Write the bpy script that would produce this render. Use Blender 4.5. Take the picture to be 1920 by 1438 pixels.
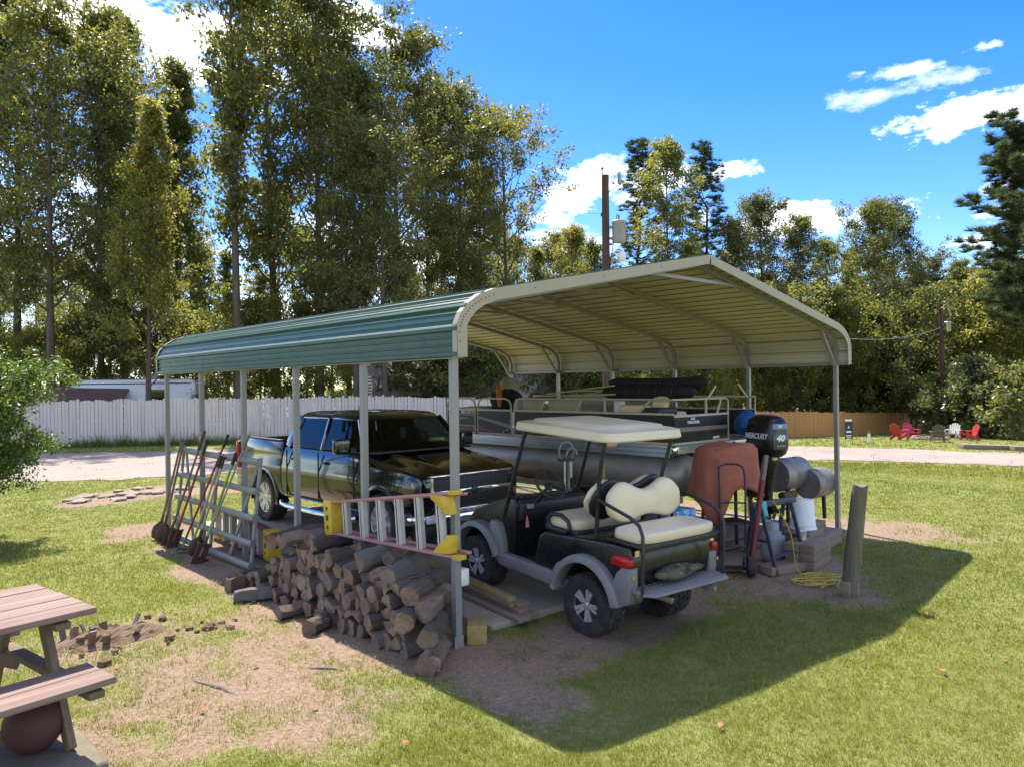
import bpy, bmesh, math, random
import numpy as np
from mathutils import Vector, Matrix
PI = math.pi; R = math.radians
rnd = random.Random(7); rng = np.random.default_rng(11)
for o in list(bpy.data.objects): bpy.data.objects.remove(o)
SC = bpy.context.scene; COL = SC.collection

# ------------------------------------------------------------------ camera
# world: X across the carport front, Y along its length, Z up, origin at the foot of its front left post
CAM = Vector((-4.157, -5.317, 2.344)); YAW, PIT, ROL, FPX = 0.741, 0.001, -0.013, 1410.0
cy_, sy_ = math.cos(YAW), math.sin(YAW)
fw = Vector((sy_, cy_, 0)); rt = Vector((cy_, -sy_, 0)); up = Vector((0, 0, 1))
fwd = fw*math.cos(PIT) + up*math.sin(PIT); upv = up*math.cos(PIT) - fw*math.sin(PIT)
rgt = rt*math.cos(ROL) + upv*math.sin(ROL); upv = upv*math.cos(ROL) - rt*math.sin(ROL)
cd = bpy.data.cameras.new('camera'); cam = bpy.data.objects.new('camera', cd); COL.objects.link(cam)
M = Matrix.Identity(4)
for i in range(3): M[i][0], M[i][1], M[i][2], M[i][3] = rgt[i], upv[i], -fwd[i], CAM[i]
cam.matrix_world = M
cd.sensor_width = 36; cd.lens = FPX/1920*36; cd.clip_start = .1; cd.clip_end = 3000
SC.camera = cam
def ray(u, v):
    return fwd + rgt*((u-960)/FPX) + upv*(-(v-719)/FPX)
def pix(u, v, depth): return CAM + ray(u, v)*depth

# ------------------------------------------------------------------ light
SUN = Vector((.2, .61, 1)).normalized()
SEL, SAZ = math.asin(SUN.z), math.atan2(SUN.x, SUN.y)
SC.view_settings.view_transform = 'Standard'; SC.view_settings.look = 'None'
SC.view_settings.gamma = 1; SC.view_settings.use_curve_mapping = False
SC.view_settings.exposure = 1.5
sl = bpy.data.lights.new('sun', 'SUN'); sl.energy = 3.7; sl.angle = R(.53); sl.color = (1, .94, .84)
so = bpy.data.objects.new('sun', sl); COL.objects.link(so)
so.rotation_euler = (-SUN).to_track_quat('-Z', 'Y').to_euler(); so.location = (10, 30, 60)
W = bpy.data.worlds.new('World'); SC.world = W; W.use_nodes = True
nt = W.node_tree; nt.nodes.clear()
def wn(t, **k):
    n = nt.nodes.new(t)
    for a, b in k.items(): setattr(n, a, b)
    return n
def wl(a, b): nt.links.new(a, b)
def wmath(op, a, b=None, c=None):
    n = wn('ShaderNodeMath', operation=op)
    for i, x in enumerate((a, b, c)):
        if x is None: continue
        if isinstance(x, (int, float)): n.inputs[i].default_value = x
        else: wl(x, n.inputs[i])
    return n.outputs[0]
def wdot(v, c):
    n = wn('ShaderNodeVectorMath', operation='DOT_PRODUCT'); wl(v, n.inputs[0]); n.inputs[1].default_value = c
    return n.outputs['Value']
sky = wn('ShaderNodeTexSky', sky_type='NISHITA'); sky.sun_disc = False
sky.sun_elevation = SEL; sky.sun_rotation = SAZ; sky.air_density = 1.0; sky.dust_density = .25; sky.ozone_density = 3.0; sky.altitude = 300
tc = wn('ShaderNodeTexCoord'); nrm = wn('ShaderNodeVectorMath', operation='NORMALIZE'); wl(tc.outputs['Generated'], nrm.inputs[0]); D = nrm.outputs[0]
sep = wn('ShaderNodeSeparateXYZ'); wl(D, sep.inputs[0])
def wnoise(scale, detail, rough, stretch=(1, 1, 1)):
    mp = wn('ShaderNodeMapping'); mp.inputs['Scale'].default_value = stretch; wl(D, mp.inputs[0])
    n = wn('ShaderNodeTexNoise'); n.inputs['Scale'].default_value = scale; n.inputs['Detail'].default_value = detail
    n.inputs['Roughness'].default_value = rough; wl(mp.outputs[0], n.inputs['Vector']); return n.outputs['Fac']
nz = wnoise(11, 9, .66, (1, 1, 2.4)); nz2 = wnoise(42, 6, .65, (1, 1, 1.8))
nzz = wmath('ADD', wmath('MULTIPLY', wmath('SUBTRACT', nz, .5), 4.2), wmath('MULTIPLY', wmath('SUBTRACT', nz2, .5), 1.6))
# fair-weather clouds: (pixel the cloud stands at, half width and height in radians, density)
mask = None
for (u, v, a, b, dn) in ((150, 25, .10, .030, 1), (400, 75, .13, .050, 1), (640, 45, .06, .035, .9), (1150, 345, .080, .034, 1), (1090, 365, .05, .018, 1), (1260, 320, .05, .02, .8), (1050, 450, .06, .030, 1), (1365, 320, .035, .014, .9),
        (1480, 415, .11, .022, 1), (1850, 205, .085, .026, 1), (1690, 135, .04, .009, .55), (1840, 88, .02, .009, .8), (1770, 150, .06, .012, .4), (1640, 180, .05, .012, .35), (1830, 455, .05, .012, .5), (300, 600, .3, .10, .5), (120, 470, .2, .07, .5), (760, 470, .12, .05, .8), (2300, 330, .16, .04, 1), (-500, 200, .2, .06, 1), (2600, 80, .2, .05, .9)):
    c = ray(u, v).normalized(); tx = Vector((c.y, -c.x, 0)).normalized(); ty = tx.cross(c)
    x = wmath('DIVIDE', wdot(D, tx), a); y = wmath('DIVIDE', wdot(D, ty), b)
    front = wmath('GREATER_THAN', wdot(D, c), .5)
    r2 = wmath('ADD', wmath('MULTIPLY', x, x), wmath('MULTIPLY', y, y))
    m = wmath('MULTIPLY', wmath('SUBTRACT', 1.0, wmath('SUBTRACT', wmath('SQRT', r2), nzz)), front)
    m = wmath('MULTIPLY', wmath('MINIMUM', wmath('MAXIMUM', wmath('MULTIPLY', m, 1.15), 0), 1), dn)
    mask = m if mask is None else wmath('MAXIMUM', mask, m)
# unseen clouds outside the view, added as neutral fill for the shade
nb = wnoise(2.6, 7, .6, (1, 1, 2.4))
fill_clouds = wmath('MULTIPLY', wmath('MINIMUM', wmath('MAXIMUM', wmath('MULTIPLY', wmath('SUBTRACT', nb, .50), 8), 0), 1), wmath('LESS_THAN', wdot(D, fw), .30))
mask = wmath('MAXIMUM', mask, fill_clouds)
hs = wn('ShaderNodeHueSaturation'); hs.inputs['Saturation'].default_value = 1.42; hs.inputs['Hue'].default_value = .518; hs.inputs['Value'].default_value = .84; wl(sky.outputs[0], hs.inputs['Color'])
mx = wn('ShaderNodeMix', data_type='RGBA'); wl(mask, mx.inputs['Factor']); wl(hs.outputs[0], mx.inputs['A'])
mx.inputs['B'].default_value = (8.6, 8.6, 8.6, 1)
bg = wn('ShaderNodeBackground'); bg.inputs['Strength'].default_value = .12; wl(mx.outputs['Result'], bg.inputs['Color'])
wo = wn('ShaderNodeOutputWorld'); wl(bg.outputs[0], wo.inputs['Surface'])

# ------------------------------------------------------------------ object helpers
def tag(o, label=None, cat=None, group=None, kind=None):
    if label: o['label'] = label
    if cat: o['category'] = cat
    if group: o['group'] = group
    if kind: o['kind'] = kind
    return o
def link(o, parent=None):
    COL.objects.link(o)
    if parent: o.parent = parent
    return o
def empty(name, loc=(0, 0, 0), rz=0, rx=0, label=None, cat=None, group=None):
    o = bpy.data.objects.new(name, None); o.empty_display_size = .2
    o.location = loc; o.rotation_euler = (rx, 0, rz); link(o); tag(o, label, cat, group); return o
def copy_tree(o, parent=None):
    c = o.copy(); COL.objects.link(c); c.parent = parent
    for ch in list(o.children): copy_tree(ch, c)
    return c
def frame(p0, p1, upv=(0, 0, 1)):
    z = (Vector(p1)-Vector(p0)); L = z.length; z.normalize(); u = Vector(upv)
    if abs(z.dot(u)) > .98: u = Vector((0, 1, 0)) if abs(z.y) < .9 else Vector((1, 0, 0))
    x = u.cross(z).normalized(); y = z.cross(x)
    return x, y, z, L
class MB:
    def __init__(s): s.v = []; s.f = []; s.m = []; s.s = []
    def add(s, v, f, mi=0, sm=False, M=None):
        n = len(s.v)
        s.v += [tuple(M @ Vector(p)) for p in v] if M is not None else [tuple(p) for p in v]
        for q in f: s.f.append(tuple(i+n for i in q)); s.m.append(mi); s.s.append(sm)
        return s
    def box(s, c, d, M=None, mi=0, tz=1.0):
        x, y, z = d[0]/2, d[1]/2, d[2]/2; v = []
        for k in (-1, 1):
            t = tz if k > 0 else 1
            v += [(c[0]+i*x*t, c[1]+j*y*t, c[2]+k*z) for i, j in ((-1, -1), (1, -1), (1, 1), (-1, 1))]
        return s.add(v, [(3, 2, 1, 0), (4, 5, 6, 7), (0, 1, 5, 4), (1, 2, 6, 5), (2, 3, 7, 6), (3, 0, 4, 7)], mi, False, M)
    def bar(s, p0, p1, w, h, upv=(0, 0, 1), mi=0):
        x, y, z, L = frame(p0, p1, upv); v = []
        for p in (Vector(p0), Vector(p1)):
            v += [p+x*(i*w/2)+y*(j*h/2) for i, j in ((-1, -1), (1, -1), (1, 1), (-1, 1))]
        return s.add(v, [(3, 2, 1, 0), (4, 5, 6, 7), (0, 1, 5, 4), (1, 2, 6, 5), (2, 3, 7, 6), (3, 0, 4, 7)], mi)
    def loft(s, rings, mi=0, sm=True, caps=(True, True), closed=False):
        n = len(rings[0]); v = [p for r in rings for p in r]; f = []
        m = len(rings)
        for i in range(m if closed else m-1):
            a, b = i*n, ((i+1) % m)*n
            for j in range(n):
                k = (j+1) % n; f.append((a+j, a+k, b+k, b+j))
        s.add(v, f, mi, sm)
        if not closed:
            if caps[0]: s.add(rings[0], [tuple(reversed(range(n)))], mi)
            if caps[1]: s.add(rings[-1], [tuple(range(n))], mi)
        return s
    def tube(s, pts, r, n=8, closed=False, mi=0, caps=True):
        pts = [Vector(p) for p in pts]; m = len(pts); rings = []; px = None
        for i, p in enumerate(pts):
            a = pts[(i-1) % m] if (closed or i > 0) else p; b = pts[(i+1) % m] if (closed or i < m-1) else p
            t = (b-a).normalized()
            if px is None:
                u = Vector((0, 0, 1)) if abs(t.z) < .9 else Vector((1, 0, 0)); px = u.cross(t).normalized()
            else:
                px = (px - t*px.dot(t)).normalized()
            py = t.cross(px); rr = r[i] if isinstance(r, (list, tuple)) else r
            rings.append([p + px*(rr*math.cos(2*PI*k/n)) + py*(rr*math.sin(2*PI*k/n)) for k in range(n)])
        return s.loft(rings, mi, True, (caps, caps), closed)
    def cyl(s, p0, p1, r0, r1=None, n=12, mi=0): return s.tube([p0, p1], [r0, r0 if r1 is None else r1], n, False, mi)
    def lathe(s, prof, n=24, M=None, mi=0, sm=True):
        rings = [[(r*math.cos(2*PI*k/n), r*math.sin(2*PI*k/n), z) for k in range(n)] for r, z in prof]
        b = MB(); b.loft(rings, mi, sm, (prof[0][0] > 1e-4, prof[-1][0] > 1e-4))
        n0 = len(s.v); s.v += [tuple(M @ Vector(p)) for p in b.v] if M is not None else b.v
        s.f += [tuple(i+n0 for i in q) for q in b.f]; s.m += b.m; s.s += b.s; return s
    def ext(s, poly, d0, d1, axis='x', mi=0, M=None, sm=False):
        n = len(poly); k = {'x': lambda a, b, d: (d, a, b), 'y': lambda a, b, d: (a, d, b), 'z': lambda a, b, d: (a, b, d)}[axis]
        v = [k(a, b, d0) for a, b in poly]+[k(a, b, d1) for a, b in poly]
        s.add(v, [tuple(reversed(range(n))), tuple(range(n, 2*n))], mi, False, M)
        n0 = len(s.v)-2*n
        for j in range(n):
            q = (j, (j+1) % n, n+(j+1) % n, n+j); s.f.append(tuple(i+n0 for i in q)); s.m.append(mi); s.s.append(sm)
        return s
    def sphere(s, c, r, n=16, m=10, mi=0):
        rx, ry, rz = r if isinstance(r, (tuple, list)) else (r, r, r)
        prof = [(math.sin(PI*i/m), -math.cos(PI*i/m)) for i in range(m+1)]
        prof[0] = (1e-5, -1); prof[-1] = (1e-5, 1)
        return s.lathe(prof, n, Matrix.Translation(c) @ Matrix.Diagonal((rx, ry, rz, 1)), mi)
    def mesh(s, name, mats):
        me = bpy.data.meshes.new(name); me.from_pydata(s.v, [], s.f)
        for m in (mats if isinstance(mats, (list, tuple)) else [mats]): me.materials.append(m)
        me.polygons.foreach_set('material_index', s.m); me.polygons.foreach_set('use_smooth', s.s)
        bm = bmesh.new(); bm.from_mesh(me); bmesh.ops.recalc_face_normals(bm, faces=bm.faces); bm.to_mesh(me); bm.free()
        me.update(); return me
    def build(s, name, mats, parent=None, bev=0, seg=2, ang=35, sharp=None, label=None, kind=None):
        me = s.mesh(name, mats)
        if bev:
            bm = bmesh.new(); bm.from_mesh(me); bmesh.ops.remove_doubles(bm, verts=bm.verts, dist=1e-5)
            es = [e for e in bm.edges if len(e.link_faces) == 2 and e.calc_face_angle(0) > R(ang)]
            if es: bmesh.ops.bevel(bm, geom=es, offset=bev, segments=seg, profile=.5, affect='EDGES', clamp_overlap=True)
            for f in bm.faces: f.smooth = True
            bm.to_mesh(me); bm.free(); me.set_sharp_from_angle(angle=R(sharp or 50))
        elif sharp: me.set_sharp_from_angle(angle=R(sharp))
        o = bpy.data.objects.new(name, me); link(o, parent)
        tag(o, label, None, None, kind); return o
def share(name, me, parent, loc=(0, 0, 0), rot=(0, 0, 0), sc=(1, 1, 1)):
    o = bpy.data.objects.new(name, me); o.location = loc; o.rotation_euler = rot; o.scale = sc; return link(o, parent)
def text_mesh(name, txt, size, mat, M, parent, ext=.002, shear=0, bold=0, align='CENTER', sx=1.0, space=1.0):
    c = bpy.data.curves.new(name, 'FONT'); c.body = txt; c.size = size; c.extrude = ext; c.shear = shear; c.offset = bold
    c.align_x = align; c.align_y = 'CENTER'; c.resolution_u = 3; c.space_character = space
    o = bpy.data.objects.new(name, c); COL.objects.link(o)
    dg = bpy.context.evaluated_depsgraph_get(); me = bpy.data.meshes.new_from_object(o.evaluated_get(dg))
    bpy.data.objects.remove(o); bpy.data.curves.remove(c)
    me.transform(M @ Matrix.Diagonal((sx, 1, 1, 1))); me.materials.clear(); me.materials.append(mat)
    o = bpy.data.objects.new(name, me); return link(o, parent)
def boolean_cut(o, cutters):
    dg = bpy.context.evaluated_depsgraph_get()
    for c in cutters:
        m = o.modifiers.new('b', 'BOOLEAN'); m.operation = 'DIFFERENCE'; m.object = c; m.solver = 'EXACT'
    dg.update(); me = bpy.data.meshes.new_from_object(o.evaluated_get(dg)); o.modifiers.clear(); o.data = me
    for c in cutters: bpy.data.objects.remove(c)
def smooth_noise(x, y, sc=1.0, seed=0, octaves=3):
    x = np.asarray(x, float)*sc; y = np.asarray(y, float)*sc; out = np.zeros(np.broadcast(x, y).shape); amp = 1; tot = 0
    for o in range(octaves):
        r = np.random.default_rng(seed*17+o); T = r.random((64, 64))
        xi = np.floor(x).astype(int); yi = np.floor(y).astype(int); fx = x-xi; fy = y-yi
        fx = fx*fx*(3-2*fx); fy = fy*fy*(3-2*fy)
        g = lambda a, b: T[(xi+a) % 64, (yi+b) % 64]
        out += amp*((g(0, 0)*(1-fx)+g(1, 0)*fx)*(1-fy)+(g(0, 1)*(1-fx)+g(1, 1)*fx)*fy); tot += amp; amp *= .5; x = x*2.03+7; y = y*2.03+3
    return out/tot
# ------------------------------------------------------------------ materials
MATS = {}
class NT:
    def __init__(s, name):
        s.m = bpy.data.materials.new(name); s.m.use_nodes = True; s.t = s.m.node_tree; s.t.nodes.clear()
        s.out = s.t.nodes.new('ShaderNodeOutputMaterial'); MATS[name] = s.m
    def n(s, t, ins=None, **k):
        x = s.t.nodes.new(t)
        for a, b in k.items(): setattr(x, a, b)
        for a, b in (ins or {}).items():
            if hasattr(b, 'is_output') or isinstance(b, bpy.types.NodeSocket): s.t.links.new(b, x.inputs[a])
            else: x.inputs[a].default_value = b
        return x
    def coord(s, which='Object', scale=(1, 1, 1), rnd_off=True):
        c = s.n('ShaderNodeTexCoord').outputs[which]
        if rnd_off:
            oi = s.n('ShaderNodeObjectInfo').outputs['Random']
            mu = s.n('ShaderNodeMath', {0: oi, 1: 37.0}, operation='MULTIPLY').outputs[0]
            c = s.n('ShaderNodeVectorMath', {0: c, 1: mu}, operation='ADD').outputs[0]
        return s.n('ShaderNodeMapping', {'Vector': c, 'Scale': scale}).outputs[0]
    def noise(s, vec, scale, detail=4, rough=.55, dist=0):
        return s.n('ShaderNodeTexNoise', {'Vector': vec, 'Scale': scale, 'Detail': detail, 'Roughness': rough, 'Distortion': dist}).outputs['Fac']
    def ramp(s, fac, stops):
        x = s.n('ShaderNodeValToRGB', {'Fac': fac}); e = x.color_ramp.elements
        while len(e) < len(stops): e.new(.5)
        for el, (p, c) in zip(e, stops): el.position = p; el.color = (*c, 1) if len(c) == 3 else c
        return x.outputs['Color']
    def mix(s, f, a, b, blend='MIX'):
        x = s.n('ShaderNodeMix', data_type='RGBA', blend_type=blend)
        for k, v in (('Factor', f), ('A', a), ('B', b)):
            if isinstance(v, bpy.types.NodeSocket): s.t.links.new(v, x.inputs[k] if k != 'Factor' else x.inputs[0])
            else: (x.inputs[0] if k == 'Factor' else x.inputs[k]).default_value = v if k == 'Factor' else (*v, 1)
        return x.outputs['Result']
    def math(s, op, a, b=0.0): return s.n('ShaderNodeMath', {0: a, 1: b}, operation=op).outputs[0]
    def bump(s, h, st, dist=.02): return s.n('ShaderNodeBump', {'Height': h, 'Strength': st, 'Distance': dist}).outputs['Normal']
    def pbr(s, col, rough=.5, metal=0.0, normal=None, **k):
        ins = {'Base Color': col if isinstance(col, bpy.types.NodeSocket) else (*col, 1), 'Roughness': rough, 'Metallic': metal}
        if normal is not None: ins['Normal'] = normal
        ins.update(k); return s.n('ShaderNodeBsdfPrincipled', ins)
    def done(s, sh): s.t.links.new(sh.outputs[0], s.out.inputs['Surface']); return s.m
def dull(col, k): return tuple(c*k for c in col)
def m_plain(name, col, rough=.5, metal=0, var=.18, scale=6, bump=.0, bscale=60, dirt=0, dirtcol=(.16, .12, .08), **k):
    t = NT(name); v = t.coord(); f = t.noise(v, scale, 5)
    c = t.mix(f, dull(col, 1-var), tuple(min(1, x*(1+var)) for x in col))
    if dirt:
        d = t.ramp(t.noise(v, scale*.7, 7, .7), [(.45, (0, 0, 0)), (.75, (dirt, dirt, dirt))]); c = t.mix(d, c, dirtcol)
    rr = t.math('ADD', t.math('MULTIPLY', t.noise(v, scale*2.3, 3), .22), rough-.11)
    nm = t.bump(t.noise(v, bscale, 4), bump, .01) if bump else None
    return t.done(t.pbr(c, rr, metal, nm, **k))
def m_wood(name, cols, axis='y', scale=9, rough=.8, bump=.5, stretch=.06, grey=0):
    t = NT(name); sc = [1, 1, 1]; sc['xyz'.index(axis)] = stretch
    v = t.coord('Object', tuple(sc)); f = t.noise(v, scale, 6, .65, .6); g = t.noise(v, scale*6, 4, .6, .3)
    c = t.ramp(f, [(.3, cols[0]), (.5, cols[1]), (.7, cols[2])]); c = t.mix(t.math('MULTIPLY', g, .55), c, dull(cols[0], .55))
    oi = t.n('ShaderNodeObjectInfo').outputs['Random']; c = t.mix(t.math('MULTIPLY', oi, .35), c, cols[0])
    if grey: c = t.mix(t.math('MULTIPLY', t.noise(t.coord('Object'), 3, 4), grey), c, (.30, .28, .26))
    return t.done(t.pbr(c, rough, 0, t.bump(t.math('ADD', f, g), bump, .006)))
def m_glass(name, tint=(.55, .65, .6), mixf=.75, rough=.02):
    t = NT(name); fc = t.n('ShaderNodeLayerWeight', {'Blend': .5}).outputs['Facing']; fr = t.math('ADD', t.math('MULTIPLY', t.math('POWER', fc, 5.0), .75), .04)
    tr = t.n('ShaderNodeBsdfTransparent', {'Color': (*tint, 1)}); gl = t.n('ShaderNodeBsdfGlossy', {'Color': (1, 1, 1, 1), 'Roughness': rough})
    mx = t.n('ShaderNodeMixShader', {0: fr, 1: tr.outputs[0], 2: gl.outputs[0]}); return t.done(mx)
def m_leaf(name, cols, trans=.45, rough=.5, tcol=1.6):
    t = NT(name); isl = t.n('ShaderNodeNewGeometry').outputs['Random Per Island']; oi = t.n('ShaderNodeObjectInfo').outputs['Random']
    n = t.noise(t.coord('Object', rnd_off=True), .35, 2)
    f = t.math('ADD', t.math('MULTIPLY', isl, .55), t.math('ADD', t.math('MULTIPLY', oi, .25), t.math('MULTIPLY', t.math('SUBTRACT', n, .4), .7)))
    c = t.ramp(f, [(.12, cols[0]), (.45, cols[1]), (.72, cols[2]), (.98, cols[3])])
    p = t.pbr(c, rough, 0, **{'Specular IOR Level': .45})
    tc = t.n('ShaderNodeVectorMath', {0: c, 1: (tcol*1.15, tcol*1.1, tcol*.5)}, operation='MULTIPLY').outputs[0]
    tr = t.n('ShaderNodeBsdfTranslucent', {'Color': tc})
    return t.done(t.n('ShaderNodeMixShader', {0: trans, 1: p.outputs[0], 2: tr.outputs[0]}))
GALV = m_plain('galvanised_steel', (.28, .272, .252), .5, .4, .16, 14, dirt=.25, dirtcol=(.30, .29, .27))
ALU = m_plain('aluminium', (.62, .63, .64), .34, .9, .12, 9, dirt=.2, dirtcol=(.35, .33, .3))
ALUDULL = m_plain('dull_pontoon_aluminium', (.40, .36, .30), .5, .65, .15, 5, dirt=.4, dirtcol=(.24, .2, .15))
ALLOY = m_plain('machined_alloy', (.66, .65, .63), .25, .55, .08, 8)
SEAMSHADE = m_plain('seam_and_rib_shade', (.23, .195, .12), .6)
CHROME = m_plain('chrome', (.85, .85, .86), .08, 1, .04, 5)
BLACKM = m_plain('black_metal', (.018, .018, .019), .42, 0, .3, 9, dirt=.25, dirtcol=(.06, .05, .04))
BLACKP = m_plain('black_plastic', (.022, .022, .024), .5, 0, .3, 12, dirt=.3, dirtcol=(.07, .065, .06))
RUBBER = m_plain('tyre_rubber', (.026, .024, .022), .85, 0, .3, 14, .4, 120, dirt=.6, dirtcol=(.10, .08, .06))
GREENM = m_plain('green_painted_steel', (.020, .066, .034), .42, .0, .12, 3, dirt=.25, dirtcol=(.05, .10, .08))
CREAMM = m_plain('cream_painted_steel', (.36, .315, .21), .5, 0, .1, 4, dirt=.45, dirtcol=(.36, .30, .17))
CEILM = m_plain('ceiling_sheet', (.56, .49, .335), .5, 0, .08, 3, dirt=.3, dirtcol=(.42, .36, .22))
TAN = m_plain('tan_painted_tube', (.50, .44, .30), .45, .0, .1, 9, dirt=.3)
WHITEP = m_plain('white_plastic', (.72, .72, .70), .45, 0, .06, 5, dirt=.2, dirtcol=(.4, .37, .3))
VINYL = m_plain('cream_vinyl', (.74, .62, .40), .45, 0, .08, 5, .12, 90, dirt=.35, dirtcol=(.45, .36, .2))
ROOFP = m_plain('canopy_plastic', (.70, .60, .40), .4, 0, .07, 4, dirt=.25, dirtcol=(.45, .38, .24))
GREYP = m_plain('grey_plastic', (.205, .195, .183), .48, 0, .15, 9, dirt=.4, dirtcol=(.16, .14, .12))
CARTBLK = m_plain('cart_black', (.009, .009, .010), .27, 0, .3, 7, dirt=.22, dirtcol=(.045, .038, .03))
PAINT = m_plain('black_car_paint', (.0055, .0055, .006), .16, 0, .2, 4, dirt=.1, dirtcol=(.03, .025, .02), **{'Coat Weight': 1.0, 'Coat Roughness': .03})
YELLOWP = m_plain('yellow_plastic', (.62, .40, .02), .5, 0, .15, 12, dirt=.5, dirtcol=(.2, .14, .03))
PINKFG = m_plain('faded_red_fibreglass', (.40, .17, .17), .6, 0, .25, 16, dirt=.5, dirtcol=(.35, .22, .18))
REDFG = m_plain('dull_red_fibreglass', (.20, .045, .04), .6, 0, .25, 12, dirt=.5, dirtcol=(.12, .08, .06))
STEPALU = m_plain('ladder_step', (.55, .54, .50), .5, .5, .15, 22, dirt=.4, dirtcol=(.4, .34, .26))
RED = m_plain('red_lens', (.45, .012, .012), .18, 0, .15, 30)
REDP = m_plain('red_plastic', (.42, .02, .025), .42, 0, .15, 9, dirt=.2)
AMBER = m_plain('amber_lens', (.6, .2, .02), .2)
BLUET = m_plain('blue_tarp', (.012, .10, .32), .5, 0, .3, 9, .5, 25)
RUST = m_plain('rust_canvas', (.34, .105, .06), .85, 0, .3, 7, 1.0, 14, dirt=.3, dirtcol=(.2, .07, .045))
AQUA = m_plain('aqua_cloth', (.10, .38, .42), .8, 0, .3, 30)
DKBLUE = m_plain('dark_blue_metal', (.035, .045, .065), .5, 0, .2, 9, dirt=.3)
GREYTANK = m_plain('grey_tank', (.33, .34, .36), .45, .1, .1, 8, dirt=.3)
CONC = m_plain('concrete', (.33, .28, .22), .9, 0, .2, 2.5, .5, 90, dirt=.55, dirtcol=(.20, .15, .10))
SMOKE = m_plain('weathered_steel', (.27, .25, .235), .5, .5, .3, 6, .2, 50, dirt=.6, dirtcol=(.16, .075, .04))
YCORD = m_plain('yellow_cord', (.5, .36, .03), .6)
INTER = m_plain('dark_interior', (.03, .03, .032), .8)
BOATBLK = m_plain('boat_side_panel', (.017, .0145, .013), .45, 0, .25, 6, .12, 40, dirt=.2, dirtcol=(.09, .08, .07))
STRIPE = m_plain('grey_decal', (.22, .20, .17), .45)
MAROON = m_plain('maroon_decal', (.14, .018, .02), .4)
KHAKI = m_plain('khaki_vinyl', (.33, .30, .20), .6, 0, .12, 8, .15, 60)
CANVAS = m_plain('black_canvas', (.012, .012, .014), .85, 0, .3, 6, .6, 22)
WHITEL = m_plain('white_lettering', (.75, .75, .74), .5)
BLUEPATCH = m_plain('blue_grey_decal', (.16, .22, .32), .3)
DKPATCH = m_plain('charcoal_decal', (.06, .06, .065), .15)
WHITEBOARD = m_wood('white_washed_board', [(.56, .47, .41), (.70, .62, .55), (.78, .71, .635)], 'z', 8, .85, .3, .05)
TANBOARD = m_wood('cedar_board', [(.40, .19, .055), (.55, .29, .085), (.64, .37, .13)], 'z', 8, .8, .3, .05)
LUMBER = m_wood('weathered_lumber', [(.15, .10, .06), (.25, .17, .10), (.33, .24, .15)], 'y', 10, .85, .5, .06, .35)
YLUMBER = m_wood('yellow_lumber', [(.30, .20, .06), (.42, .29, .10), (.48, .36, .15)], 'y', 10, .8, .4, .06)
TABLEW = m_wood('stained_table_board', [(.13, .062, .04), (.27, .15, .10), (.42, .28, .215)], 'y', 16, .8, .6, .035, .35)
TABLEL = m_wood('table_frame_wood', [(.13, .085, .04), (.20, .13, .065), (.26, .18, .10)], 'z', 10, .85, .45, .06, .2)
POLEW = m_wood('utility_pole_wood', [(.055, .028, .02), (.085, .045, .03), (.12, .07, .05)], 'z', 8, .85, .4, .04)
POSTW = m_wood('round_post_wood', [(.085, .07, .038), (.19, .155, .085), (.31, .26, .165)], 'z', 20, .9, 1.0, .035, .2)
REDPLANK = m_wood('red_painted_plank', [(.15, .035, .025), (.22, .06, .045), (.28, .10, .07)], 'z', 9, .85, .4, .05)
HANDLE = m_wood('tool_handle_wood', [(.13, .08, .045), (.22, .14, .08), (.30, .20, .12)], 'z', 16, .7, .3, .05, .3)
PALEH = m_wood('pale_tool_handle', [(.40, .31, .18), (.52, .42, .27), (.58, .48, .32)], 'z', 16, .7, .3, .05)
REDH = m_plain('red_tool_handle', (.30, .025, .025), .45, 0, .2, 20, dirt=.3)
GREENH = m_plain('green_tool_handle', (.22, .36, .03), .45, 0, .2, 20)
RUSTY = m_plain('rusty_steel', (.10, .065, .05), .7, .4, .35, 20, .4, 60, dirt=.6, dirtcol=(.16, .07, .035))
TEAL = m_plain('teal_paint', (.05, .25, .23), .6)
GLASS = m_glass('window_glass', (.42, .50, .47)); DKGLASS = m_glass('tinted_glass', (.10, .12, .11)); CLEAR = m_glass('clear_screen', (.86, .90, .87))
LAMPG = m_plain('lamp_glass', (.75, .74, .72), .25)
def m_bark(name, cols, sc=1):
    t = NT(name); v = t.coord('Object', (1, 1, .16)); f = t.noise(v, 9*sc, 7, .7, .5); g = t.noise(t.coord('Object'), 1.2, 4)
    c = t.ramp(f, [(.32, cols[0]), (.55, cols[1]), (.75, cols[2])]); c = t.mix(t.math('MULTIPLY', g, .5), c, cols[1])
    return t.done(t.pbr(c, .9, 0, t.bump(f, .9, .04)))
BARK = m_bark('grey_brown_bark', [(.05, .036, .026), (.12, .09, .066), (.22, .175, .135)])
BARKP = m_bark('pine_bark', [(.05, .03, .02), (.12, .075, .05), (.19, .13, .095)])
LEAFA = m_leaf('oak_leaf', [(.070, .082, .034), (.125, .138, .046), (.195, .195, .062), (.28, .225, .085)], .5)
LEAFB = m_leaf('maple_backlit_leaf', [(.085, .100, .030), (.15, .168, .045), (.235, .23, .06), (.35, .275, .09)], .52)  # yellow green leaf with a backlit tint put into the colour
LEAFC = m_leaf('understory_leaf', [(.050, .064, .024), (.11, .125, .036), (.195, .19, .052), (.32, .26, .08)], .5)
LEAFS = m_leaf('shrub_leaf', [(.06, .105, .020), (.115, .185, .032), (.18, .25, .05), (.28, .33, .09)], .4, .4)
LEAFP = m_leaf('pine_needle', [(.035, .058, .030), (.055, .085, .040), (.085, .115, .050), (.15, .15, .07)], .3)
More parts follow.
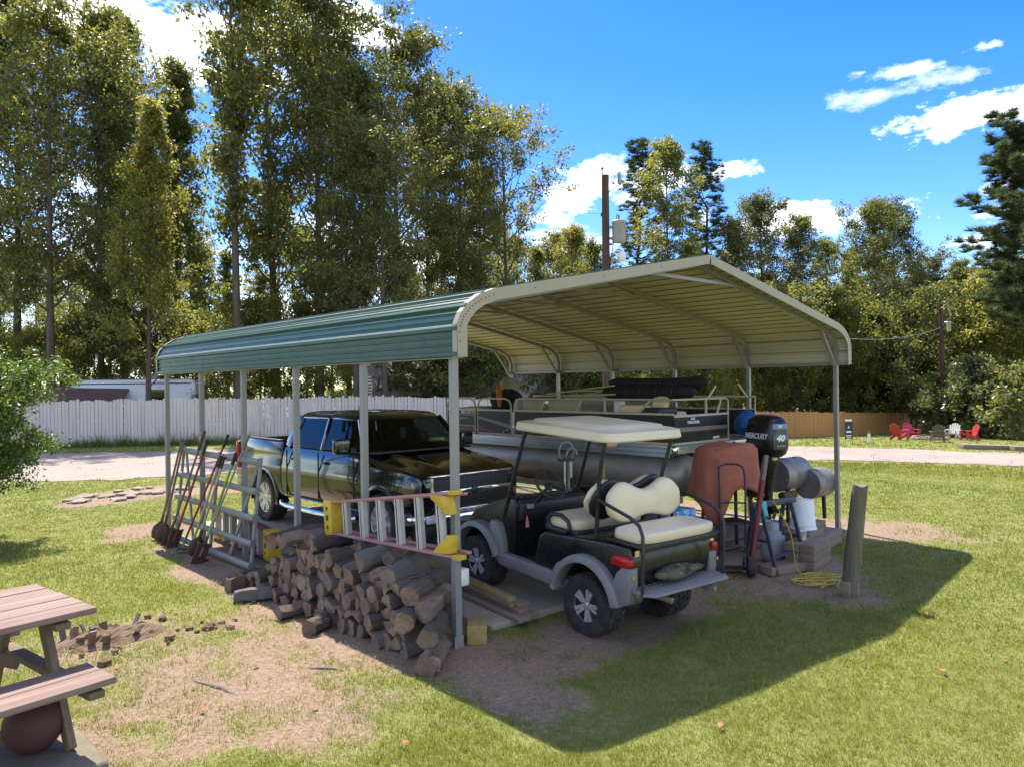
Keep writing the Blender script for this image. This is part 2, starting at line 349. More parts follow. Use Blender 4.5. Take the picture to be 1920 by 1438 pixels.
LEAFH = m_leaf('hedge_leaf', [(.075, .09, .035), (.145, .165, .06), (.225, .235, .09), (.36, .35, .17)], .35, .35)
GRASSM = m_leaf('grass_blade', [(.085, .125, .024), (.165, .205, .036), (.27, .275, .060), (.42, .34, .14)], .42, .6, 1.3)
WEEDM = m_leaf('weed_blade', [(.05, .10, .014), (.09, .15, .02), (.14, .19, .03), (.26, .23, .08)], .4)
def m_ground():
    t = NT('lawn_and_dirt'); v = t.coord('Object', rnd_off=False); at = t.n('ShaderNodeAttribute', attribute_name='dirt').outputs['Fac']
    f = t.noise(v, 1.3, 8, .7); g = t.noise(v, 22, 5, .7); h = t.noise(v, 120, 3, .6)
    gr = t.ramp(t.math('ADD', t.math('MULTIPLY', f, .5), t.math('MULTIPLY', g, .5)), [(.3, (.10, .12, .026)), (.5, (.19, .20, .042)), (.68, (.28, .255, .075))])
    dr = t.ramp(t.math('ADD', t.math('MULTIPLY', g, .6), t.math('MULTIPLY', h, .4)), [(.28, (.115, .072, .042)), (.5, (.26, .175, .11)), (.7, (.39, .285, .19))])
    k = t.math('ADD', at, t.math('MULTIPLY', t.math('SUBTRACT', g, .5), .9)); k = t.ramp(k, [(.38, (0, 0, 0)), (.62, (1, 1, 1))])
    return t.done(t.pbr(t.mix(k, gr, dr), .95, 0, t.bump(t.math('ADD', g, h), .7, .02)))
def m_gravel():
    t = NT('pale_gravel'); v = t.coord('Object', rnd_off=False); f = t.noise(v, .5, 6, .65); g = t.noise(v, 30, 5, .75); vo = t.n('ShaderNodeTexVoronoi', {'Vector': v, 'Scale': 28.0}).outputs['Color']
    sv = t.n('ShaderNodeSeparateColor', {0: vo}).outputs[0]
    c = t.ramp(t.math('ADD', t.math('MULTIPLY', f, .45), t.math('MULTIPLY', g, .55)), [(.3, (.17, .125, .095)), (.5, (.28, .22, .18)), (.68, (.37, .31, .265))])
    c = t.mix(t.math('MULTIPLY', sv, .3), c, (.38, .34, .30))
    return t.done(t.pbr(c, .95, 0, t.bump(t.math('ADD', g, sv), .5, .02)))
GROUNDM = m_ground(); GRAVELM = m_gravel()
def m_log():
    t = NT('split_firewood_bark'); v = t.coord('Object', (.12, 1, 1)); f = t.noise(v, 40, 8, .75, .8); g = t.noise(t.coord('Object'), 5, 4)
    oi = t.n('ShaderNodeObjectInfo').outputs['Random']
    c = t.ramp(f, [(.3, (.030, .021, .015)), (.52, (.10, .072, .052)), (.74, (.24, .19, .15))]); c = t.mix(t.math('MULTIPLY', g, .45), c, (.20, .17, .145))
    c = t.mix(t.math('MULTIPLY', t.math('FRACT', t.math('MULTIPLY', oi, 7.3)), .6), c, (.055, .038, .027)); c = t.mix(t.math('MULTIPLY', t.math('GREATER_THAN', oi, .68), .5), c, (.22, .20, .18)); b = t.done(t.pbr(c, .95, 0, t.bump(f, 1.0, .02)))
    t = NT('split_firewood_end'); v = t.coord('Object', (.15, 1, 1)); f = t.noise(v, 30, 6, .7, .4); g = t.noise(t.coord('Object'), 7, 5); oi = t.n('ShaderNodeObjectInfo').outputs['Random']
    c = t.ramp(t.math('ADD', t.math('MULTIPLY', f, .5), t.math('MULTIPLY', g, .5)), [(.3, (.08, .046, .028)), (.5, (.25, .16, .10)), (.7, (.44, .32, .22))]); c = t.mix(t.math('MULTIPLY', oi, .55), c, (.16, .135, .115)); c = t.mix(t.math('MULTIPLY', t.math('FRACT', t.math('MULTIPLY', oi, 5.7)), .45), c, (.10, .06, .038))
    return b, t.done(t.pbr(c, .9, 0, t.bump(f, .7, .012)))
LOGB, LOGE = m_log()
STONE = m_plain('pale_stone', (.30, .235, .18), .9, 0, .25, 5, .6, 40, dirt=.5, dirtcol=(.2, .14, .1))
SHINGLE = m_plain('grey_shingle', (.36, .30, .255), .9, 0, .3, 5, .4, 30)
SIDING = m_plain('grey_siding', (.23, .21, .175), .8, 0, .12, 5)
CAMPERW = m_plain('white_camper_skin', (.62, .62, .63), .5, 0, .08, 2)
BROWNROOF = m_plain('brown_metal_roof', (.11, .06, .05), .6, 0, .2, 3)
BALL = m_plain('dull_maroon_rubber', (.085, .030, .025), .7, 0, .25, 12, .2, 80)
ADRED = m_plain('red_resin', (.42, .035, .03), .5, 0, .1, 6); ADMAG = m_plain('crimson_resin', (.45, .03, .075), .5, 0, .1, 6)
ADOLV = m_plain('olive_resin', (.13, .105, .06), .6, 0, .12, 6); ADWHT = m_plain('white_resin', (.62, .57, .52), .55, 0, .1, 6)
CLOD = m_plain('dark_earth', (.15, .095, .058), .95, 0, .35, 8, .8, 30)
ROOT = m_plain('weathered_root', (.17, .14, .115), .9, 0, .3, 12, .6, 40)
MOSSY = m_plain('mossy_concrete', (.20, .165, .12), .95, 0, .35, 5, .8, 40, dirt=.8, dirtcol=(.10, .11, .04))
DRYLEAF = m_plain('dry_leaf', (.30, .13, .055), .8, 0, .3, 30)
# ------------------------------------------------------------------ ground, drive, slab, grass
SLAB_Z = .06
def sstep(a, b, x): t = np.clip((np.asarray(x, float)-a)/(b-a), 0, 1); return t*t*(3-2*t)
def gz(x, y):
    x = np.asarray(x, float); y = np.asarray(y, float)
    d = np.maximum(0, x-13.5); z = -.04*d + .00*y
    z = np.where(x > 62, -.04*48.5, z)
    near = np.exp(-((x-2)/7)**2-((y+1)/7)**2)
    z = z + (smooth_noise(x, y, .9, 3)-.5)*.05*near + (smooth_noise(x, y, .15, 5)-.5)*.08*(1-np.exp(-((x-3)/9)**2-((y-3)/9)**2))
    z = z - .035*np.exp(-((x-1.7)/.9)**2-((y+.6)/.5)**2)          # wheel hollow behind the cart
    inside = sstep(.1, .7, x)*sstep(8.2, 7.4, x)*sstep(.0, .3, y)*sstep(9.0, 8.0, y)
    return z*(1-inside) - .02*inside
def gzf(x, y): return float(gz(np.array([x]), np.array([y]))[0])
def blob(x, y, cx, cy, rx, ry, rot=0, soft=.35):
    c, s = math.cos(rot), math.sin(rot); u = ((x-cx)*c+(y-cy)*s)/rx; v = (-(x-cx)*s+(y-cy)*c)/ry
    return 1-sstep(1-soft, 1+soft, np.sqrt(u*u+v*v))
def dirt(x, y):
    x = np.asarray(x, float); y = np.asarray(y, float); n = smooth_noise(x, y, 1.1, 21, 4)-.5; n2 = smooth_noise(x, y, 3.5, 22, 3)-.5
    xs, ys = x+n*.8, y+n*.8
    d = np.zeros(np.broadcast(x, y).shape)
    for b, k in ((blob(xs, ys, -1.45, 1.1, 1.0, 2.2, .1, .6), .66), (blob(xs, ys, -2.2, 2.2, .95, .9, 0, .6), .62), (blob(xs, ys, -.25, 2.6, .75, 4.4, 0, .3), .95), (blob(xs, ys, 4, 4, 4.4, 4.6, 0, .18), 1.0),
                 (blob(xs, ys, 1.7, -.55, 1.5, .6, .05, .4), .85), (blob(xs, ys, .35, -.55, 1.1, .55, -.3, .5), .70), (blob(xs, ys, 4.5, -.9, 1.1, .8, 0, .5), .80), (blob(xs, ys, 7.7, -.3, 1.2, 1.6, .4, .5), .85),
                 (blob(xs, ys, .9, 12.8, 1.7, 1.0, .45, .25), 1.0), (blob(xs, ys, 3.8, 12.2, 2.6, 1.1, .1, .3), .95), (blob(xs, ys, -.25, 8.0, .7, .9, 0, .4), .85), (blob(xs, ys, -2.6, .3, .7, 1.0, 0, .5), .55), (blob(xs, ys, 4.05, -1.8, .55, .4, 0, .5), .7)):
        d = np.maximum(d, b*k)
    return np.clip(d + n2*.75*(d > .02) + n*.35*(d > .02)*(d < .9) + (smooth_noise(x, y, .45, 31, 4)-.62)*.9*(d < .3), 0, 1)
def axis(lo, hi, a, b, st):
    core = list(np.arange(a, b, st)); g = st; x = a; left = []
    while x > lo: g *= 1.18; x -= g; left.append(x)
    g = st; x = core[-1]; right = []
    while x < hi: g *= 1.13; x += g; right.append(x)
    return np.array(left[::-1]+core+right)
gx, gy = axis(-700, 900, -7, 10, .12), axis(-400, 900, -6, 15, .12)
GX, GY = np.meshgrid(gx, gy, indexing='ij'); GZ = gz(GX, GY); nx, ny = GX.shape
DR = dirt(GX, GY); GZ = GZ + (smooth_noise(GX, GY, 6, 41, 3)-.5)*.03*DR*(np.hypot(GX, GY) < 30)
me = bpy.data.meshes.new('ground'); me.vertices.add(nx*ny); me.vertices.foreach_set('co', np.stack([GX, GY, GZ], -1).astype(np.float32).ravel())
ii = (np.arange(nx-1)[:, None]*ny+np.arange(ny-1)[None, :]).ravel(); q = np.stack([ii, ii+ny, ii+ny+1, ii+1], 1).astype(np.int32)
me.loops.add(q.size); me.loops.foreach_set('vertex_index', q.ravel()); me.polygons.add(len(q)); me.polygons.foreach_set('loop_start', np.arange(len(q))*4)
me.polygons.foreach_set('use_smooth', np.ones(len(q), bool)); me.update(); me.validate()
a = me.attributes.new('dirt', 'FLOAT', 'POINT'); a.data.foreach_set('value', DR.ravel().astype(np.float32)); me.materials.append(GROUNDM)
tag(link(bpy.data.objects.new('ground', me)), 'mown lawn with bare earth patches', kind='structure')
# gravel drive: (near edge point, far edge point) pairs along its run
DRIVE = [((-40, 33), (-34, 43)), ((-12, 22.6), (-9, 31.5)), ((-1, 17.6), (1.2, 26.6)), ((2.6, 16.0), (5.0, 24.2)), ((7, 13.8), (9.5, 21.6)), ((13, 10.4), (16, 17.6)), ((18.2, 6.9), (22.5, 14.2)), ((20.6, 4.4), (27.6, 10.6)), ((23.4, 1.1), (31.5, 3.4)), ((28, -8), (38, -6)), ((34, -26), (46, -25))]
def drive_at(s):
    i = min(int(s), len(DRIVE)-2); t = s-i; P = lambda k, j: np.array(DRIVE[min(max(k, 0), len(DRIVE)-1)][j], float)
    cr = lambda j: .5*((2*P(i, j))+(-P(i-1, j)+P(i+1, j))*t+(2*P(i-1, j)-5*P(i, j)+4*P(i+1, j)-P(i+2, j))*t*t+(-P(i-1, j)+3*P(i, j)-3*P(i+1, j)+P(i+2, j))*t**3)
    return cr(0), cr(1)
mb = MB(); rows = []
for k in range(0, (len(DRIVE)-1)*60):
    s = k/60; a_, b_ = drive_at(s); dv = (b_-a_)/np.linalg.norm(b_-a_)
    n1 = (float(smooth_noise(a_[0], a_[1], .6, 51, 4))-.5)*2.2; n2 = (float(smooth_noise(b_[0], b_[1], .6, 52, 4))-.5)*2.0
    a_ = a_-dv*n1; b_ = b_+dv*n2
    rows.append([(*(p := a_*(1-t)+b_*t), gzf(*p)+.014) for t in np.linspace(0, 1, 9)])
v = [p for r in rows for p in r]; f = [(i*9+j, i*9+j+1, i*9+10+j, i*9+9+j) for i in range(len(rows)-1) for j in range(8)]
mb.add(v, f, 0, True); o = mb.build('gravel_drive', GRAVELM); tag(o, kind='structure')
DCELLS = set()
for s_ in np.linspace(0, len(DRIVE)-1.01, 1500):
    a_, b_ = drive_at(s_); d_ = b_-a_; L_ = np.linalg.norm(d_)
    P_ = a_[None]+d_[None]*np.linspace(-.2/L_, 1+.1/L_, 60)[:, None]
    DCELLS.update(map(tuple, np.floor(P_*3).astype(int)))
def on_drive_v(x, y):
    return np.fromiter(((a, b) in DCELLS for a, b in zip(np.floor(x*3).astype(int).tolist(), np.floor(y*3).astype(int).tolist())), bool, len(x))
mb = MB(); mb.box((2.2, 3.97, SLAB_Z-.07), (3.4, 7.74, .14)); o = mb.build('concrete_slab', CONC, bev=.012); tag(o, kind='structure')
# grass blades (one uncountable mass): thinner with distance, absent on bare earth, slab and drive
def in_slab(x, y): return (x > .5) & (x < 3.9) & (y > .06) & (y < 7.9)
def blades(n, rmin, rmax, a0, a1, hgt, wid, seed, per=4):
    g = np.random.default_rng(seed); a = g.uniform(a0, a1, n); r = rmin*(rmax/rmin)**g.random(n)
    x = CAM.x+r*np.sin(YAW+a); y = CAM.y+r*np.cos(YAW+a); d = dirt(x, y)
    keep = (g.random(n) > d*1.12-.02) & ~in_slab(x, y) & ~((x > -.3) & (x < 8) & (y > .1) & (y < 8))
    far = (y > 9.5) | (x > 12)
    dr = np.zeros(n, bool); kk = np.nonzero(keep & far)[0]; dr[kk] = on_drive_v(x[kk], y[kk])
    keep &= ~(dr & (g.random(n) > .015)); x, y, r = x[keep], y[keep], r[keep]
    h0 = hgt*(.6+.8*smooth_noise(x, y, .8, 61))*(1+.5*smooth_noise(x, y, 5, 62, 2)); n = len(x)
    x = np.repeat(x, per)+g.normal(0, .016, n*per)*np.repeat(np.clip(r/5, 1, 4), per); y = np.repeat(y, per)+g.normal(0, .016, n*per)*np.repeat(np.clip(r/5, 1, 4), per)
    h = np.repeat(h0, per)*g.uniform(.5, 1.3, n*per); w = wid*np.clip(np.repeat(r, per)/6, .9, 5)*g.uniform(.7, 1.3, n*per); z = gz(x, y)-.004
    an = g.uniform(0, 2*PI, n*per); le = g.uniform(.1, 1.0, n*per)*h; ld = g.uniform(0, 2*PI, n*per)
    c, s = np.cos(an)*w, np.sin(an)*w
    V = np.stack([np.stack([x-c, y-s, z], 1), np.stack([x+c, y+s, z], 1), np.stack([x+np.cos(ld)*le, y+np.sin(ld)*le, z+h], 1)], 1)
    return V.reshape(-1, 3)
def tri_mesh(name, V, mat, k=3):
    me = bpy.data.meshes.new(name); n = len(V); me.vertices.add(n); me.vertices.foreach_set('co', V.astype(np.float32).ravel())
    me.loops.add(n); me.loops.foreach_set('vertex_index', np.arange(n, dtype=np.int32)); me.polygons.add(n//k); me.polygons.foreach_set('loop_start', np.arange(n//k)*k)
    me.update(); me.materials.append(mat); return me
V = np.concatenate([blades(265000, 3.4, 26, -.84, .84, .024, .0026, 1), blades(34000, 22, 60, -.80, .80, .06, .004, 2, 3), blades(8000, 3.4, 14, -.84, .84, .055, .003, 3, 4)])
o = link(bpy.data.objects.new('grass', tri_mesh('grass', V, GRASSM))); tag(o, 'short green lawn grass', 'grass', kind='stuff')

# ------------------------------------------------------------------ carport
DP = 1.524; WID = 7.65; YF, YB = -.20, 7.82
cp = empty('carport', (0, 0, 0), label='open steel carport with green side, cream underside and galvanised posts', cat='carport')
XL, XR, XM = -.085, WID+.085, WID/2
def arc(x0, z0, x1, z1, cx, cz, n=6): return [(x0, z0)]
half = [(XL, 2.585), (XL, 2.87), (XL+.045, 2.965), (XL+.13, 3.055), (XL+.25, 3.13), (XL+.42, 3.19), (XM, 3.865)]
prof = half + [(XL+XR-x, z) for x, z in half[-2::-1]]
# finer profile with ribs: walk the polyline and lift a small trapezoid every .23 m
seg = []; tot = 0
for (x0, z0), (x1, z1) in zip(prof, prof[1:]): L = math.hypot(x1-x0, z1-z0); seg.append((tot, L, x0, z0, x1, z1)); tot += L
def on(s):
    for t0, L, x0, z0, x1, z1 in seg:
        if s <= t0+L+1e-6: t = (s-t0)/L; return Vector((x0+(x1-x0)*t, z0+(z1-z0)*t)), Vector(((x1-x0)/L, (z1-z0)/L))
rib = []; stp = tot/round(tot/.228); nrib = round(tot/stp)
for i in range(nrib):
    s0 = i*stp
    for ds, h in ((0, .0), (.008, .030), (.042, .030), (.050, 0), (.098, 0), (.103, .010), (.115, .010), (.120, 0), (.166, 0), (.171, .010), (.183, .010), (.188, 0)): rib.append((s0+ds, h, i))
rib.append((tot, 0, nrib-1)); joints = [t0 for t0, *_ in seg[1:]]
rib += [(j, None, None) for j in joints if all(abs(j-a) > .004 for a, _, _ in rib)]; rib.sort(key=lambda a: a[0])
prev = 0; R2 = []
for k, (s, h, i) in enumerate(rib):
    if h is None: h = rib[k-1][1] or 0; i = R2[-1][2]
    R2.append((s, h, i))
pieces = {}
for a_, b_ in zip(R2, R2[1:]): pieces.setdefault(a_[2]//4, []).append((a_, b_))
nb_ = (nrib+3)//4
for k, lst in pieces.items():
    mb = MB(); pts = [lst[0][0]]+[b for _, b in lst]; th = .0035; lift = .0012*(k % 2)
    topv, botv = [], []
    for s, h, i in pts:
        p, t = on(min(s, tot)); nrm = Vector((-t.y, t.x))
        topv.append(p+nrm*(h+th+lift)); botv.append(p+nrm*(h*.9-.001+lift))
    n = len(pts)
    for vv, mi in ((topv, 0), (botv, 1)):
        mb.add([(p.x, YF+.012, p.y) for p in vv]+[(p.x, YB-.012, p.y) for p in vv], [(j, j+1, n+j+1, n+j) for j in range(n-1)], mi)
    for y in (YF+.012, YB-.012):
        mb.add([(p.x, y, p.y) for p in topv]+[(p.x, y, p.y) for p in botv], [(j, j+1, n+j+1, n+j) for j in range(n-1)], 0)
    me = bpy.data.meshes.new('roof_panel'); me.from_pydata(mb.v, [], mb.f); me.materials.append(GREENM); me.materials.append(CEILM); me.polygons.foreach_set('material_index', mb.m); me.update()
    link(bpy.data.objects.new('roof_panel', me), cp)
for i in range(1, nrib):  # sheet seams as dark bars, the shading of the ribs put into their colour
    p, t = on(i*stp+.004); nrm = Vector((-t.y, t.x)); a_ = p-nrm*.004
    mb = MB(); mb.bar((a_.x, YF+.02, a_.y), (a_.x, YB-.02, a_.y), .011, .013, (nrm.x, 0, nrm.y)); mb.build('seam_shade_bar', SEAMSHADE, cp)
# cream edge trim at both ends: an angle that laps the top and hangs over the end
for y0, y1, yin in ((YF-.004, YF+.008, YF+.07), (YB+.004, YB-.008, YB-.07)):
    for a_, b_, nm in ((0, len(half)-1, 'edge_trim'), (len(half)-1, len(prof)-1, 'edge_trim')):
        mb = MB(); pts = [Vector(p) for p in prof[a_:b_+1]]; out = []; inn = []
        for i, p in enumerate(pts):
            t = (pts[min(i+1, len(pts)-1)]-pts[max(i-1, 0)]).normalized(); nn = Vector((-t.y, t.x)); out.append(p+nn*.024); inn.append(p-nn*.085)
        n = len(pts); V3 = []
        for y in (y0, y1): V3 += [(p.x, y, p.y) for p in out]+[(p.x, y, p.y) for p in inn]
        F = []
        for j in range(n-1):
            F += [(j, j+1, n+j+1, n+j), (2*n+j, 2*n+j+1, 3*n+j+1, 3*n+j), (j, j+1, 2*n+j+1, 2*n+j), (n+j, n+j+1, 3*n+j+1, 3*n+j)]
        F += [(0, n, 3*n, 2*n), (n-1, 2*n-1, 4*n-1, 3*n-1)]
        mb.add(V3, F, 0); lap = [p+Vector((0, 0)) for p in out]
        mb.add([(p.x, y0, p.y) for p in out]+[(p.x, yin, p.y) for p in out]+[(p.x, yin, p.y-.003) for p in out], [(j, j+1, n+j+1, n+j) for j in range(n-1)]+[(n+j, n+j+1, 2*n+j+1, 2*n+j) for j in range(n-1)], 0)
        t_ = mb.build(nm, CREAMM, cp)
        sb = MB()
        for i in range(2, 3*len(pts), 1):
            s_ = i/(3*len(pts)); k = min(int(s_*(n-1)), n-2); p = pts[k].lerp(pts[k+1], s_*(n-1)-k); yy = y0-.003 if y0 < 0 else y0+.003
            sb.cyl((p.x, y0, p.y-.03), (p.x, yy, p.y-.03), .007, n=6)
        sb.build('screws', RUSTY, t_, kind='stuff')
# hat-channel seams on side: bottom angle rail along each eave
for x in (XL, XR):
    mb = MB(); mb.bar((x+(.03 if x < 1 else -.03), YF+.02, 2.60), (x+(.03 if x < 1 else -.03), YB-.02, 2.60), .05, .05); mb.build('eave_rail', GALV, cp)
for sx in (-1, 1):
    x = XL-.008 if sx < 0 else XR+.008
    mb = MB(); mb.box((x, (YF+YB)/2, 2.862), (.012, YB-YF-.05, .018)); mb.build('bend_glint_strip', m_plain('bend_glint_green_%d' % (sx+1), (.42, .45, .36), .4), cp, bev=.003)  # added pale strip: the bright glint along the roof bend, as paint
TUB = .062
pm = MB(); pm.box((0, 0, 1.30), (TUB, TUB, 2.64)); post_me = pm.mesh('post', GALV)
for i in range(6):
    y = i*DP
    for x in (0, WID):
        sy = 1.0; o = share('post', post_me, cp, (x, y, -.03))
        fm = MB(); fm.box((0, -.0335, .08), (.10, .004, .12))
        br = MB(); sgn = 1 if x < 1 else -1
        fm.build('foot_plate', GALV, o)
        br.bar((x+sgn*.034, y, 2.56), (x+sgn*.50, y, 3.12), .045, .05, (0, 1, 0)); (i or x > 1) and br.build('corner_brace', GALV, cp)
    # bow: rises from post tops, follows the roof below the sheets
    mb = MB(); pts = []
    path = [(0, 2.58), (0, 2.80), (.035, 2.90), (.10, 2.985), (.20, 3.055), (.36, 3.115), (XM, 3.795)]; path += [(WID-x, z) for x, z in path[-2::-1]]
    rings = []
    for k, (x, z) in enumerate(path):
        a_ = Vector(path[max(k-1, 0)]); b_ = Vector(path[min(k+1, len(path)-1)]); t = (b_-a_).normalized(); nn = Vector((-t.y, t.x)); h = TUB/2
        rings.append([(x+nn.x*s1*h, y+s2*h, z+nn.y*s1*h) for s1, s2 in ((-1, -1), (1, -1), (1, 1), (-1, 1))])
    mb.loft(rings, 0, False); mb.build('roof_bow', GALV, cp)
    mb = MB(); mb.bar((XM-.95, y, 3.60), (XM+.95, y, 3.60), .04, .05, (0, 1, 0)); mb.build('peak_brace', GALV, cp)
for x in (0, WID):
    mb = MB(); mb.bar((x, -.03, -.012), (x, 5*DP+.03, -.012), .055, .055); mb.build('base_rail', GALV, cp)
# ------------------------------------------------------------------ fences
def fence(name, pts, height, mat, label, board=.14, gap=.008, tops=True, railside=1):
    e = empty(name, (pts[0][0], pts[0][1], 0), label=label, cat='fence')
    base = Vector((pts[0][0], pts[0][1], 0)); vars_ = []
    for k in range(5):
        h = height*(1+.012*(k-2)); w = board*(1-.02*k)-gap; b = MB(); c = .03
        poly = [(-w/2, 0), (w/2, 0), (w/2, h-c), (w/2-c, h), (-w/2+c, h), (-w/2, h-c)] if tops else [(-w/2, 0), (w/2, 0), (w/2, h), (-w/2, h)]
        b.ext(poly, -.009, .009, 'y'); vars_.append(b.mesh('board', mat))
    for (x0, y0), (x1, y1) in zip(pts, pts[1:]):
        L = math.hypot(x1-x0, y1-y0); n = int(L/board); a = math.atan2(y1-y0, x1-x0)
        for i in range(n):
            t = (i+.5)/n; x, y = x0+(x1-x0)*t, y0+(y1-y0)*t; off = rnd.uniform(-.004, .004)
            share('board', vars_[rnd.randrange(5)], e, (x-base.x-off*math.sin(a), y-base.y+off*math.cos(a), gzf(x, y)+rnd.uniform(-.01, .01)-.02), (rnd.uniform(-.006, .006), rnd.uniform(-.004, .004), a))
        ox, oy = -math.sin(a)*.035*railside, math.cos(a)*.035*railside
        for z in (.35, height*.55, height-.25):
            b = MB(); b.bar((x0-base.x+ox, y0-base.y+oy, gzf(x0, y0)+z), (x1-base.x+ox, y1-base.y+oy, gzf(x1, y1)+z), .04, .085); b.build('rail', mat, e)
    return e
fence('white_fence', [(-9, 38.2), (2.2, 30.4), (9.0, 25.7), (16.4, 20.6), (23.0, 16.1)], 1.93, WHITEBOARD, 'whitewashed wooden plank fence along the far side of the gravel drive')
fence('cedar_fence', [(23.2, 16.3), (30.5, 16.0), (37.2, 15.9), (46.3, 16.2), (60.0, 16.8)], 1.50, TANBOARD, 'golden brown wooden plank fence behind the fire pit chairs', tops=False)
# ------------------------------------------------------------------ trees
def leaf_quads(C_, rad, per, size, g, flat=.75, droop=.35, aspect=.55):
    n = len(C_)*per; P = np.repeat(C_, per, 0); rr = np.repeat(rad, per)
    off = g.normal(0, 1, (n, 3)); off /= np.linalg.norm(off, axis=1)[:, None]; off *= (g.random(n)**.5)[:, None]; off[:, 2] *= flat
    P = P+off*rr[:, None]
    ax = g.normal(0, 1, (n, 3)); ax[:, 2] -= droop*1.6; ax /= np.linalg.norm(ax, axis=1)[:, None]
    up_ = g.normal(0, .65, (n, 3)); up_[:, 2] += 1; sd = np.cross(ax, up_); sd /= np.linalg.norm(sd, axis=1)[:, None]+1e-9
    s = size*g.uniform(.6, 1.35, n); a = ax*s[:, None]; b = sd*(s*aspect*.5)[:, None]; nn = np.cross(ax, sd)*(s*.12)[:, None]
    return np.stack([P, P+a*.45+b+nn, P+a, P+a*.45-b+nn], 1).reshape(-1, 3)
def grow(seed, H, cb, cr, nl, nc, per, leaf, tr, lift=.6, shape='oval', sub=4, crad=.6, fork=0, bare=0.0):
    """broadleaf skeleton: returns wood builder and leaf quads"""
    g = np.random.default_rng(seed); w = MB(); n = 12; lean = g.normal(0, .012, 2); path = []
    for i in range(n):
        t = i/(n-1); path.append(Vector((lean[0]*H*t+g.normal(0, .03)*H*.02*t, lean[1]*H*t+g.normal(0, .03)*H*.02*t, H*.97*t)))
    rad = [tr*(1.28 if i == 0 else 1)*(1-.93*(i/(n-1))**.9)+.008 for i in range(n)]
    w.tube(path, rad, 8)
    def tp(t): k = min(int(t*(n-1)), n-2); return path[k].lerp(path[k+1], t*(n-1)-k)
    C_, rad_ = [], []
    for j in range(nl):
        t = cb+(1-cb)*((j+g.uniform(0, .9))/nl)**.9; q = (t-cb)/(1-cb); az = j*2.4+g.normal(0, .4)
        pf = {'oval': max(.22, math.sin(PI*(.13+.80*q))**.8), 'cone': 1.05-.85*q, 'vase': .35+.75*q if q < .8 else .95-.9*(q-.8)/.2*.6}[shape]
        L = cr*pf*g.uniform(.7, 1.2); el = R(g.uniform(20, 42))*lift*1.4+q*.5; p = tp(min(t, .985)); limb = [p]; d = Vector((math.cos(az)*math.cos(el), math.sin(az)*math.cos(el), math.sin(el)))
        for k in range(4):
            d = (d+Vector((g.normal(0, .14), g.normal(0, .14), .10*lift+g.normal(0, .08)))).normalized(); p = p+d*(L/4); limb.append(p)
        r0 = max(.014, tr*.34*(1-q*.75)); w.tube(limb, [r0, r0*.75, r0*.5, r0*.32, r0*.14], 5, caps=False)
        for k in range(sub):
            f = g.uniform(.3, 1) if k else 1.0; i_ = min(int(f*4), 3); b = limb[i_].lerp(limb[i_+1], f*4-i_); sd = (d+Vector(g.normal(0, .75, 3))).normalized(); l2 = L*g.uniform(.22, .42)+.25
            e = b+sd*l2; e.z += .12*l2; w.tube([b, b.lerp(e, .5)+Vector(g.normal(0, .04, 3))*l2, e], [r0*.35, r0*.22, .006], 3, caps=False)
            for c_ in range(nc):
                ff = .35+.65*(c_+g.random())/nc; C_.append(b.lerp(e, ff)+Vector(g.normal(0, .16, 3))*(.5+l2*.4)); rad_.append(crad*g.uniform(.55, 1.25)*(.55+.45*min(1, l2)))
    C_ = np.array(C_); rad_ = np.array(rad_)
    if bare: k = g.random(len(C_)) > bare; C_, rad_ = C_[k], rad_[k]
    return w, leaf_quads(C_, rad_, per, leaf, g)
def pine(seed, H, cb, cr, nw, tr, leaf=.26, per=34, tufts=7, thin=.010, fl=.75):
    g = np.random.default_rng(seed); w = MB(); w.tube([(g.normal(0, .05)*k, g.normal(0, .05)*k, H*k/9) for k in range(10)], [tr*(1-.09*k) for k in range(9)]+[.02], 8); C_ = []
    for j in range(nw):
        t = cb+(1-cb)*(j/nw); q = (t-cb)/(1-cb)
        for b in range(4 if q < .85 else 3):
            az = b*1.7+j*1.1+g.normal(0, .3); L = cr*(1.0-fl*q**1.3)*g.uniform(.5, 1.15)*(.55+.45*min(1, q*4)); p = Vector((0, 0, H*t)); d = Vector((math.cos(az), math.sin(az), .10+.5*q)).normalized(); pts = [p]
            for k in range(4): d = (d+Vector((g.normal(0, .1), g.normal(0, .1), .09))).normalized(); p = p+d*L/4; pts.append(p)
            w.tube(pts, [.05*(1-q)+.016, .03, .02, .014, .008], 4, caps=False)
            for k in range(tufts): f = .35+.65*g.random(); i_ = min(int(f*4), 3); C_.append(pts[i_].lerp(pts[i_+1], f*4-i_)+Vector((g.normal(0, .22), g.normal(0, .22), g.normal(.1, .12))))
            C_.append(p)
    C_.append(Vector((0, 0, H))); C_ = np.array(C_); n = len(C_)*per; P = np.repeat(C_, per, 0); a = g.normal(0, 1, (n, 3)); a[:, 2] = np.abs(a[:, 2])*.9+a[:, 2]*.25; a /= np.linalg.norm(a, axis=1)[:, None]
    s = np.cross(a, g.normal(0, 1, (n, 3))); s /= np.linalg.norm(s, axis=1)[:, None]; L = leaf*g.uniform(.6, 1.2, n)
    return w, np.stack([P-s*thin, P+s*thin, P+a*L[:, None]], 1).reshape(-1, 3)
class Kind:
    def __init__(s, name, wood, quads, lmat, bmat, k=4): s.name = name; s.w = wood.mesh('trunk', bmat); s.c = tri_mesh('crown', quads, lmat, k)
def plant(kind, x, y, sc, rz, label, cat='tree', group=None, name=None, sz=1.0):
    e = empty(name or kind.name, (x, y, gzf(x, y)-.05), rz, label=label, cat=cat, group=group); e.scale = (sc, sc, sc*sz)
    share('trunk', kind.w, e); share('crown', kind.c, e); return e
KH = 20.0
